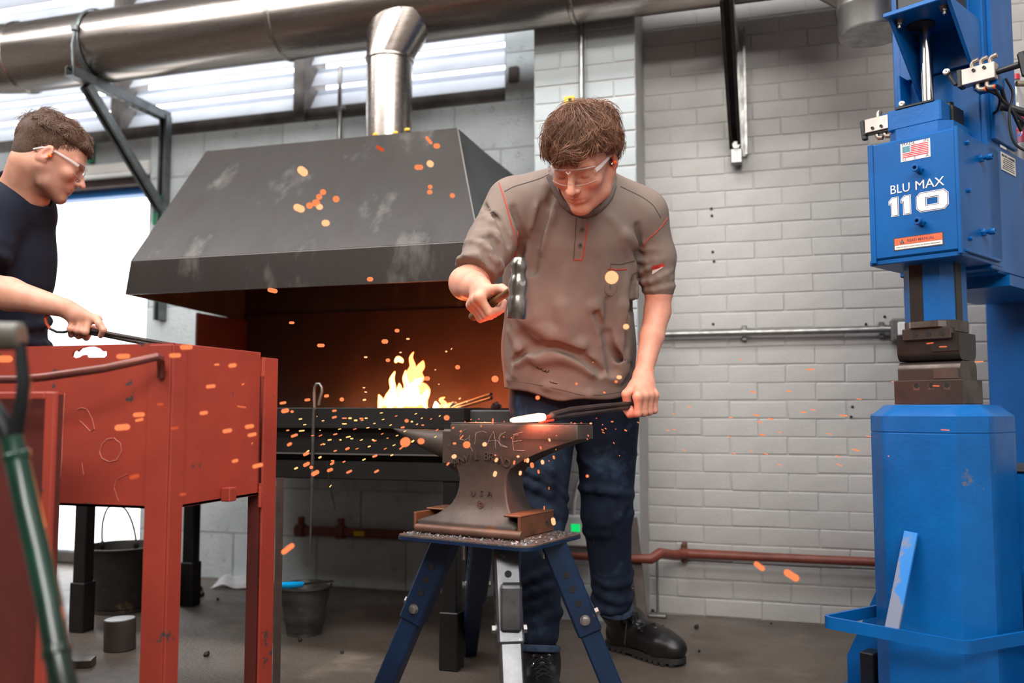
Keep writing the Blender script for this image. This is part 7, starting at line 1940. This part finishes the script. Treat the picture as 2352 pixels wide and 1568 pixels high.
# ================================================================== sparks
SP = emat('spark_orange', (1, .235, .085), 1.25); SPY = emat('spark_yellow', (1, .56, .17), 1.5); SPH = emat('spark_hot', (1, .46, .22), 1.45); SPR = emat('spark_red', (.8, .12, .04), .8)
def spark_mesh(m_, L, w):
    b = MB(); a_ = np.linspace(0, math.pi / 2, 5); c = max(0, L / 2 - w)
    xs_ = [-c - w * math.cos(t) for t in a_] + [c + w * math.sin(t) for t in a_]; rs_ = [w * max(.05, math.sin(t)) for t in a_] + [w * max(.05, math.cos(t)) for t in a_]
    if c == 0: xs_.pop(5); rs_.pop(5)
    b.tube([(x, 0, 0) for x in xs_], rs_, 12)
    me = bpy.data.meshes.new('spark'); me.from_pydata(np.concatenate(b.v).tolist(), [], b.f); me.materials.append(m_); me.shade_smooth(); return me
SM = {}; SPK = {}
def spark(px, py, ln, wd, ang, d, m_, label, group):
    bl = min(.75 * wd, 16.5e-3 * F * abs(1 / d - 1 / 2.38) * .8); ln = ln - bl * .8; wd = max(wd - bl, 1.8)
    """ln, wd in image pixels of the frame; ang degrees, rising to the right positive"""
    key = (round(ln), round(wd * 2), m_.name, round(d, 1)); 
    if key not in SM: SM[key] = spark_mesh(m_, max(ln, wd) * d / F, wd / 2 * d / F)
    o = bpy.data.objects.new('spark', SM[key]); COL.objects.link(o); o.location = tuple(C(px, py, d)); a = math.radians(ang)
    x = rgt * math.cos(a) + up * math.sin(a); y = np.cross(nrm(-fwd), x); z = np.cross(x, y); mm = Matrix.Identity(4)
    for i in range(3): mm[i][0], mm[i][1], mm[i][2], mm[i][3] = x[i], y[i], z[i], C(px, py, d)[i]
    o.matrix_world = mm; tag(o, label, 'spark', group); SPK.setdefault(group, []).append((px, py, ln, wd, m_.name, o))
GT = ('spark in front of the red tank', 'sparks over the red tank'); GH = ('blurred spark in front of the dark hood', 'sparks over the hood')
GA = ('small spark flying left of the anvil before the forge', 'sparks left of the anvil'); GB = ('spark flying in front of or above the anvil', 'sparks around the anvil')
GW = ('thin spark streak before the white brick wall', 'sparks before the white wall'); GF = ('spark in front of the glowing forge opening', 'sparks before the forge opening'); GM = ('spark in front of the blacksmith or right of the anvil', 'sparks before the blacksmith')
GL = ('short spark streak in front of the blue hammer', 'sparks before the blue hammer')
T_ = [(12, 824, 36, 20, 0), (283, 818, 34, 15, 2), (428, 797, 32, 15, 2), (402, 816, 30, 14, 2), (498, 837, 15, 8, 3), (534, 839, 22, 13, 8), (484, 887, 25, 12, 6), (319, 952, 30, 14, 3), (320, 964, 22, 10, 12), (281, 981, 38, 18, 5),
      (368, 928, 18, 10, 5), (468, 948, 22, 12, 8), (401, 983, 20, 10, 10), (522, 989, 25, 13, 10), (573, 979, 24, 13, 10), (579, 998, 24, 12, 12), (558, 882, 9, 6, 30), (579, 1018, 8, 5, 50), (540, 1058, 18, 11, 15), (592, 1069, 28, 13, 14),
      (309, 1094, 26, 14, 15), (555, 934, 22, 3, -8), (661, 1260, 38, 16, 38), (420, 1135, 18, 10, 8)]
for x, y, l, w, a in T_: spark(x, y, l, w, a, 1.75 if l > 12 else 1.85, SP if (x, y) not in ((309, 1094), (420, 1135), (368, 928), (401, 983)) else SPR, *GT)
H_ = [(695, 393, 36, 26, -40, 1), (687, 478, 36, 24, -22, 1), (742, 441, 20, 20, 0, 0), (733, 452, 20, 20, 0, 0), (711, 472, 22, 22, 0, 0), (726, 466, 26, 24, 0, 0), (734, 475, 22, 20, 0, 1), (772, 457, 22, 22, 0, 0), (748, 512, 26, 22, 0, 1),
      (988, 376, 24, 22, -40, 1), (962, 384, 28, 18, 0, 0), (985, 322, 30, 12, -50, 0), (1003, 335, 22, 18, 0, 0), (988, 429, 16, 16, 0, 0), (987, 441, 18, 16, 0, 0), (1039, 449, 17, 17, 0, 0), (873, 341, 28, 14, -30, 2)]
for x, y, l, w, a, h_ in H_: spark(x, y, l * .8, w * .8, a, 1.9, (SP, SPH, SPR)[h_], *GH)
F__ = [(626, 667, 24, 11, -12), (850, 641, 15, 11, 0), (670, 741, 13, 7, 0), (737, 793, 18, 9, 0), (884, 784, 16, 11, 0), (912, 759, 12, 9, 0), (937, 778, 9, 5, 0), (920, 809, 7, 4, 5), (840, 820, 9, 5, 0), (891, 827, 11, 9, 0), (1025, 807, 6, 5, 0), (1037, 801, 6, 3, 50),
       (1000, 849, 5, 3, 10), (981, 869, 14, 11, 0), (1051, 843, 12, 11, 0), (1137, 870, 17, 16, 0), (1008, 882, 5, 3, 0), (1056, 915, 7, 5, 30), (1072, 922, 5, 4, 0), (836, 890, 7, 4, 0), (840, 900, 7, 4, -10), (785, 917, 11, 10, 0), (837, 918, 9, 6, 10), (980, 937, 6, 3, 20)]
for x, y, l, w, a in F__: spark(x, y, l, w, a, 2.2, SP if w > 6 else SPH, *GF)
L_ = [(650, 925, 17, 8, 10), (655, 943, 20, 12, 12), (671, 945, 9, 8, 0), (706, 918, 15, 8, 8), (750, 909, 13, 9, 8), (768, 943, 12, 7, 8), (768, 958, 13, 7, 15), (742, 966, 7, 3, 10), (728, 956, 3, 2, 0), (791, 960, 12, 4, 0), (791, 973, 12, 4, 0), (804, 960, 9, 5, 0),
      (830, 961, 10, 5, 0), (841, 960, 8, 4, 0), (817, 965, 9, 5, 0), (832, 965, 8, 3, 15), (876, 948, 8, 3, 5), (880, 963, 7, 3, 15), (934, 966, 11, 10, 0), (946, 968, 6, 5, 0), (969, 960, 6, 3, 20), (971, 976, 7, 4, 0), (958, 974, 6, 3, 30), (938, 1015, 5, 4, 0),
      (661, 988, 8, 4, 10), (676, 1000, 18, 8, 20), (693, 989, 14, 4, 5), (736, 1000, 10, 3, 25), (735, 988, 4, 2, 0), (757, 1010, 10, 4, 10), (770, 997, 11, 4, 15), (782, 1010, 6, 4, 0), (665, 1020, 14, 9, 30), (740, 1020, 10, 4, 25), (707, 1036, 9, 4, 35), (703, 1042, 16, 9, 25),
      (718, 1000, 8, 3, 10), (800, 1003, 12, 4, 12), (808, 1007, 8, 4, 0), (861, 1012, 9, 4, 15), (857, 1010, 7, 4, 0), (848, 1025, 8, 4, 20), (878, 996, 7, 3, 25), (897, 976, 7, 3, 25), (872, 985, 6, 3, 0), (890, 1006, 6, 3, 15), (905, 1022, 8, 3, 20), (798, 1030, 12, 6, 25),
      (820, 1030, 8, 3, 20), (861, 1047, 13, 6, 22), (865, 1082, 14, 7, 28), (802, 1083, 16, 7, 25), (724, 1086, 21, 12, 28), (704, 1066, 18, 10, 28), (715, 1073, 10, 9, 0), (758, 1079, 16, 9, 22), (763, 1064, 12, 6, 30), (764, 1058, 9, 4, 0), (759, 1116, 8, 3, 50), (745, 1020, 6, 3, 30),
      (925, 981, 10, 5, 10), (948, 1013, 9, 5, 35), (1000, 1003, 7, 3, 25), (1044, 1018, 9, 6, 0), (912, 1000, 7, 3, 20), (836, 1055, 9, 4, 25), (790, 1060, 8, 4, 25), (690, 962, 9, 4, 8), (700, 975, 8, 3, 8), (815, 985, 9, 3, 15), (845, 982, 8, 3, 10), (780, 985, 8, 3, 10),
      (910, 955, 7, 3, 20), (930, 990, 7, 3, 25), (955, 950, 7, 3, 20), (990, 962, 6, 3, 30), (1010, 955, 6, 3, 30), (860, 972, 7, 3, 10), (885, 1030, 8, 3, 25), (830, 1010, 8, 3, 20), (900, 1045, 8, 4, 25), (770, 1035, 9, 4, 20), (735, 1050, 9, 5, 25), (680, 1075, 10, 5, 25)]
for i, (x, y, l, w, a) in enumerate(L_): spark(x, y, l, w, a, 2.22 if w < 7 else 2.0, SPY if (w <= 5 and i % 3) else SP, *GA)
A_ = [(931, 1015, 26, 24, 30), (967, 1013, 18, 16, 0), (1072, 1021, 19, 18, 0), (1113, 1020, 12, 11, 40), (922, 1028, 13, 5, 38), (1043, 1048, 13, 11, 20), (1029, 1065, 11, 6, 45), (1060, 1004, 14, 4, 50), (1004, 987, 8, 4, 40), (1026, 959, 15, 14, 0), (1041, 982, 7, 5, 30), (1105, 978, 6, 4, 60),
      (1058, 990, 7, 5, 30), (1140, 1056, 12, 8, 60), (1138, 1045, 6, 5, 0), (1137, 1088, 15, 10, 75), (1242, 1028, 9, 5, -70), (1262, 1010, 9, 6, -70), (1181, 1062, 11, 6, 80), (1190, 1048, 8, 7, 0), (1206, 1057, 9, 6, 80), (1212, 1057, 12, 8, 85), (1222, 1068, 14, 10, -80), (1246, 1061, 12, 9, -80),
      (1237, 1083, 10, 6, -80), (1195, 1086, 12, 8, 80), (1272, 1050, 10, 6, -75), (1277, 1032, 4, 2, -80), (1261, 1058, 4, 2, -80), (1261, 1121, 8, 3, 90), (1250, 1166, 10, 4, 90), (1271, 1197, 19, 11, -80), (1132, 967, 14, 5, 88), (1113, 969, 4, 3, 0), (1093, 968, 4, 3, 0), (1158, 968, 5, 3, 20),
      (1082, 963, 5, 3, 20), (1100, 962, 4, 3, 0), (1068, 968, 4, 3, 0), (1175, 1005, 5, 3, 60), (1157, 1003, 4, 3, 0), (1320, 972, 6, 4, 0), (1335, 971, 5, 3, 0), (1357, 972, 7, 5, 0), (1312, 970, 5, 3, -30), (1351, 1000, 6, 4, -60), (1349, 1008, 5, 3, -50)]
for i, (x, y, l, w, a) in enumerate(A_): spark(x, y, l, w, a, 1.98 if w > 12 else 2.08, SPH if (4 < w < 12 and i % 2) else SP, *GB)
M__ = [(1405, 637, 33, 33, 0), (1438, 750, 16, 15, 0), (1235, 913, 12, 12, 0), (1422, 866, 14, 11, 0), (1415, 876, 9, 9, 0), (1388, 901, 7, 5, -20), (1498, 850, 9, 3, 3), (1362, 832, 4, 2, 0), (1324, 881, 8, 8, 0), (1349, 1093, 9, 9, 0), (1406, 968, 7, 4, 0), (1384, 987, 7, 3, -30), (1386, 993, 8, 3, -30),
       (1391, 984, 6, 3, -30), (1410, 1017, 6, 3, -50), (1437, 988, 8, 4, -30), (1414, 985, 4, 2, -40), (1466, 970, 6, 3, -30), (1370, 960, 4, 3, 0), (1278, 1000, 5, 3, -60), (1384, 975, 4, 2, -30), (1423, 1046, 4, 2, -40)]
for x, y, l, w, a in M__: spark(x, y, l, w, a, 1.95 if w > 7 else 2.15, SPH if w > 10 and x > 1400 else SP, *GM)
W_ = [(1861, 848, 18, 3, 2), (1701, 825, 9, 2, 0), (1730, 900, 14, 3, -5), (1812, 898, 12, 3, -5), (1973, 916, 12, 2, -5), (2050, 876, 5, 2, 0), (1583, 933, 9, 2, -10), (1737, 953, 13, 3, -10), (1679, 959, 10, 2, -10), (1771, 962, 13, 3, -10), (1745, 969, 12, 3, -10), (1845, 946, 14, 3, -5), (1868, 941, 12, 2, -5), (1938, 954, 18, 3, -5),
      (1750, 998, 14, 3, -12), (1791, 992, 9, 2, -15), (1675, 1003, 8, 2, -15), (1572, 1033, 7, 2, -30), (1686, 1041, 9, 2, -20), (1759, 1042, 11, 2, -20), (1725, 1036, 9, 2, -20), (1997, 1002, 14, 2, -10), (1966, 1033, 18, 3, -15), (1925, 1048, 12, 2, -20), (1928, 1067, 14, 2, -22), (1791, 1067, 11, 2, -20), (1905, 996, 12, 2, -10), (1534, 988, 8, 2, -15), (1549, 986, 7, 2, -10),
      (2249, 830, 20, 3, 3), (1744, 1300, 32, 16, -38), (1818, 1321, 42, 20, -32), (1547, 950, 6, 2, -20)]
for x, y, l, w, a in W_: spark(x, y, l, w, a, 2.4 if w < 10 else 1.7, SP, *GW)
for x, y, l, w, a in [(2136, 788, 18, 3, 8), (2166, 796, 20, 3, 2), (2150, 886, 18, 3, -2), (2171, 987, 22, 4, -4), (2041, 1047, 5, 3, 0)]: spark(x, y, l, w, a, 1.95, SP, *GL)

ORD = 'first second third fourth fifth sixth seventh eighth ninth tenth eleventh twelfth thirteenth fourteenth fifteenth sixteenth seventeenth eighteenth nineteenth twentieth twenty-first twenty-second twenty-third twenty-fourth twenty-fifth'.split()
def rank(items, label):
    """items sorted left to right: each gets its place counted from the nearer side"""
    n = len(items)
    for i, o in enumerate(items):
        k, side = (i, 'left') if i < n / 2 else (n - 1 - i, 'right')
        o['label'] = '%s, %s from the %s' % (label, ORD[k], side)
REG = {GT[1]: 'over the red tank', GH[1]: 'over the dark hood', GB[1]: 'around the anvil', GW[1]: 'before the white wall', GF[1]: 'before the forge opening', GM[1]: 'beside the blacksmith', GL[1]: 'before the blue hammer'}
for g, lst in SPK.items():
    if g in REG:
        for col_, nm in (('spark_orange', 'orange'), ('spark_hot', 'white hot'), ('spark_red', 'dim red'), ('spark_yellow', 'yellow')):
            sub_ = sorted([t for t in lst if t[4] == col_], key=lambda t: t[0])
            if len(sub_) == 1: sub_[0][5]['label'] = 'the only %s spark %s' % (nm, REG[g])
            else: rank([t[5] for t in sub_], '%s spark %s' % (nm, REG[g]))
    else:
        for col_, nm in (('spark_orange', 'orange'), ('spark_yellow', 'yellow')):
            for lo, hi, wh in ((0, 1000, 'before the upper hearth edge left of the anvil'), (1000, 2000, 'below hearth height left of the anvil')):
                sub_ = [t for t in lst if t[4] == col_ and lo <= t[1] < hi]
                rank([t[5] for t in sorted(sub_, key=lambda t: t[0])], '%s spark %s' % (nm, wh))
cl_ = sorted([o for o in COL.objects if o.name.startswith('coal_lump')], key=lambda o: o.location.x)
rank(cl_, 'black lump of coal on the concrete floor')
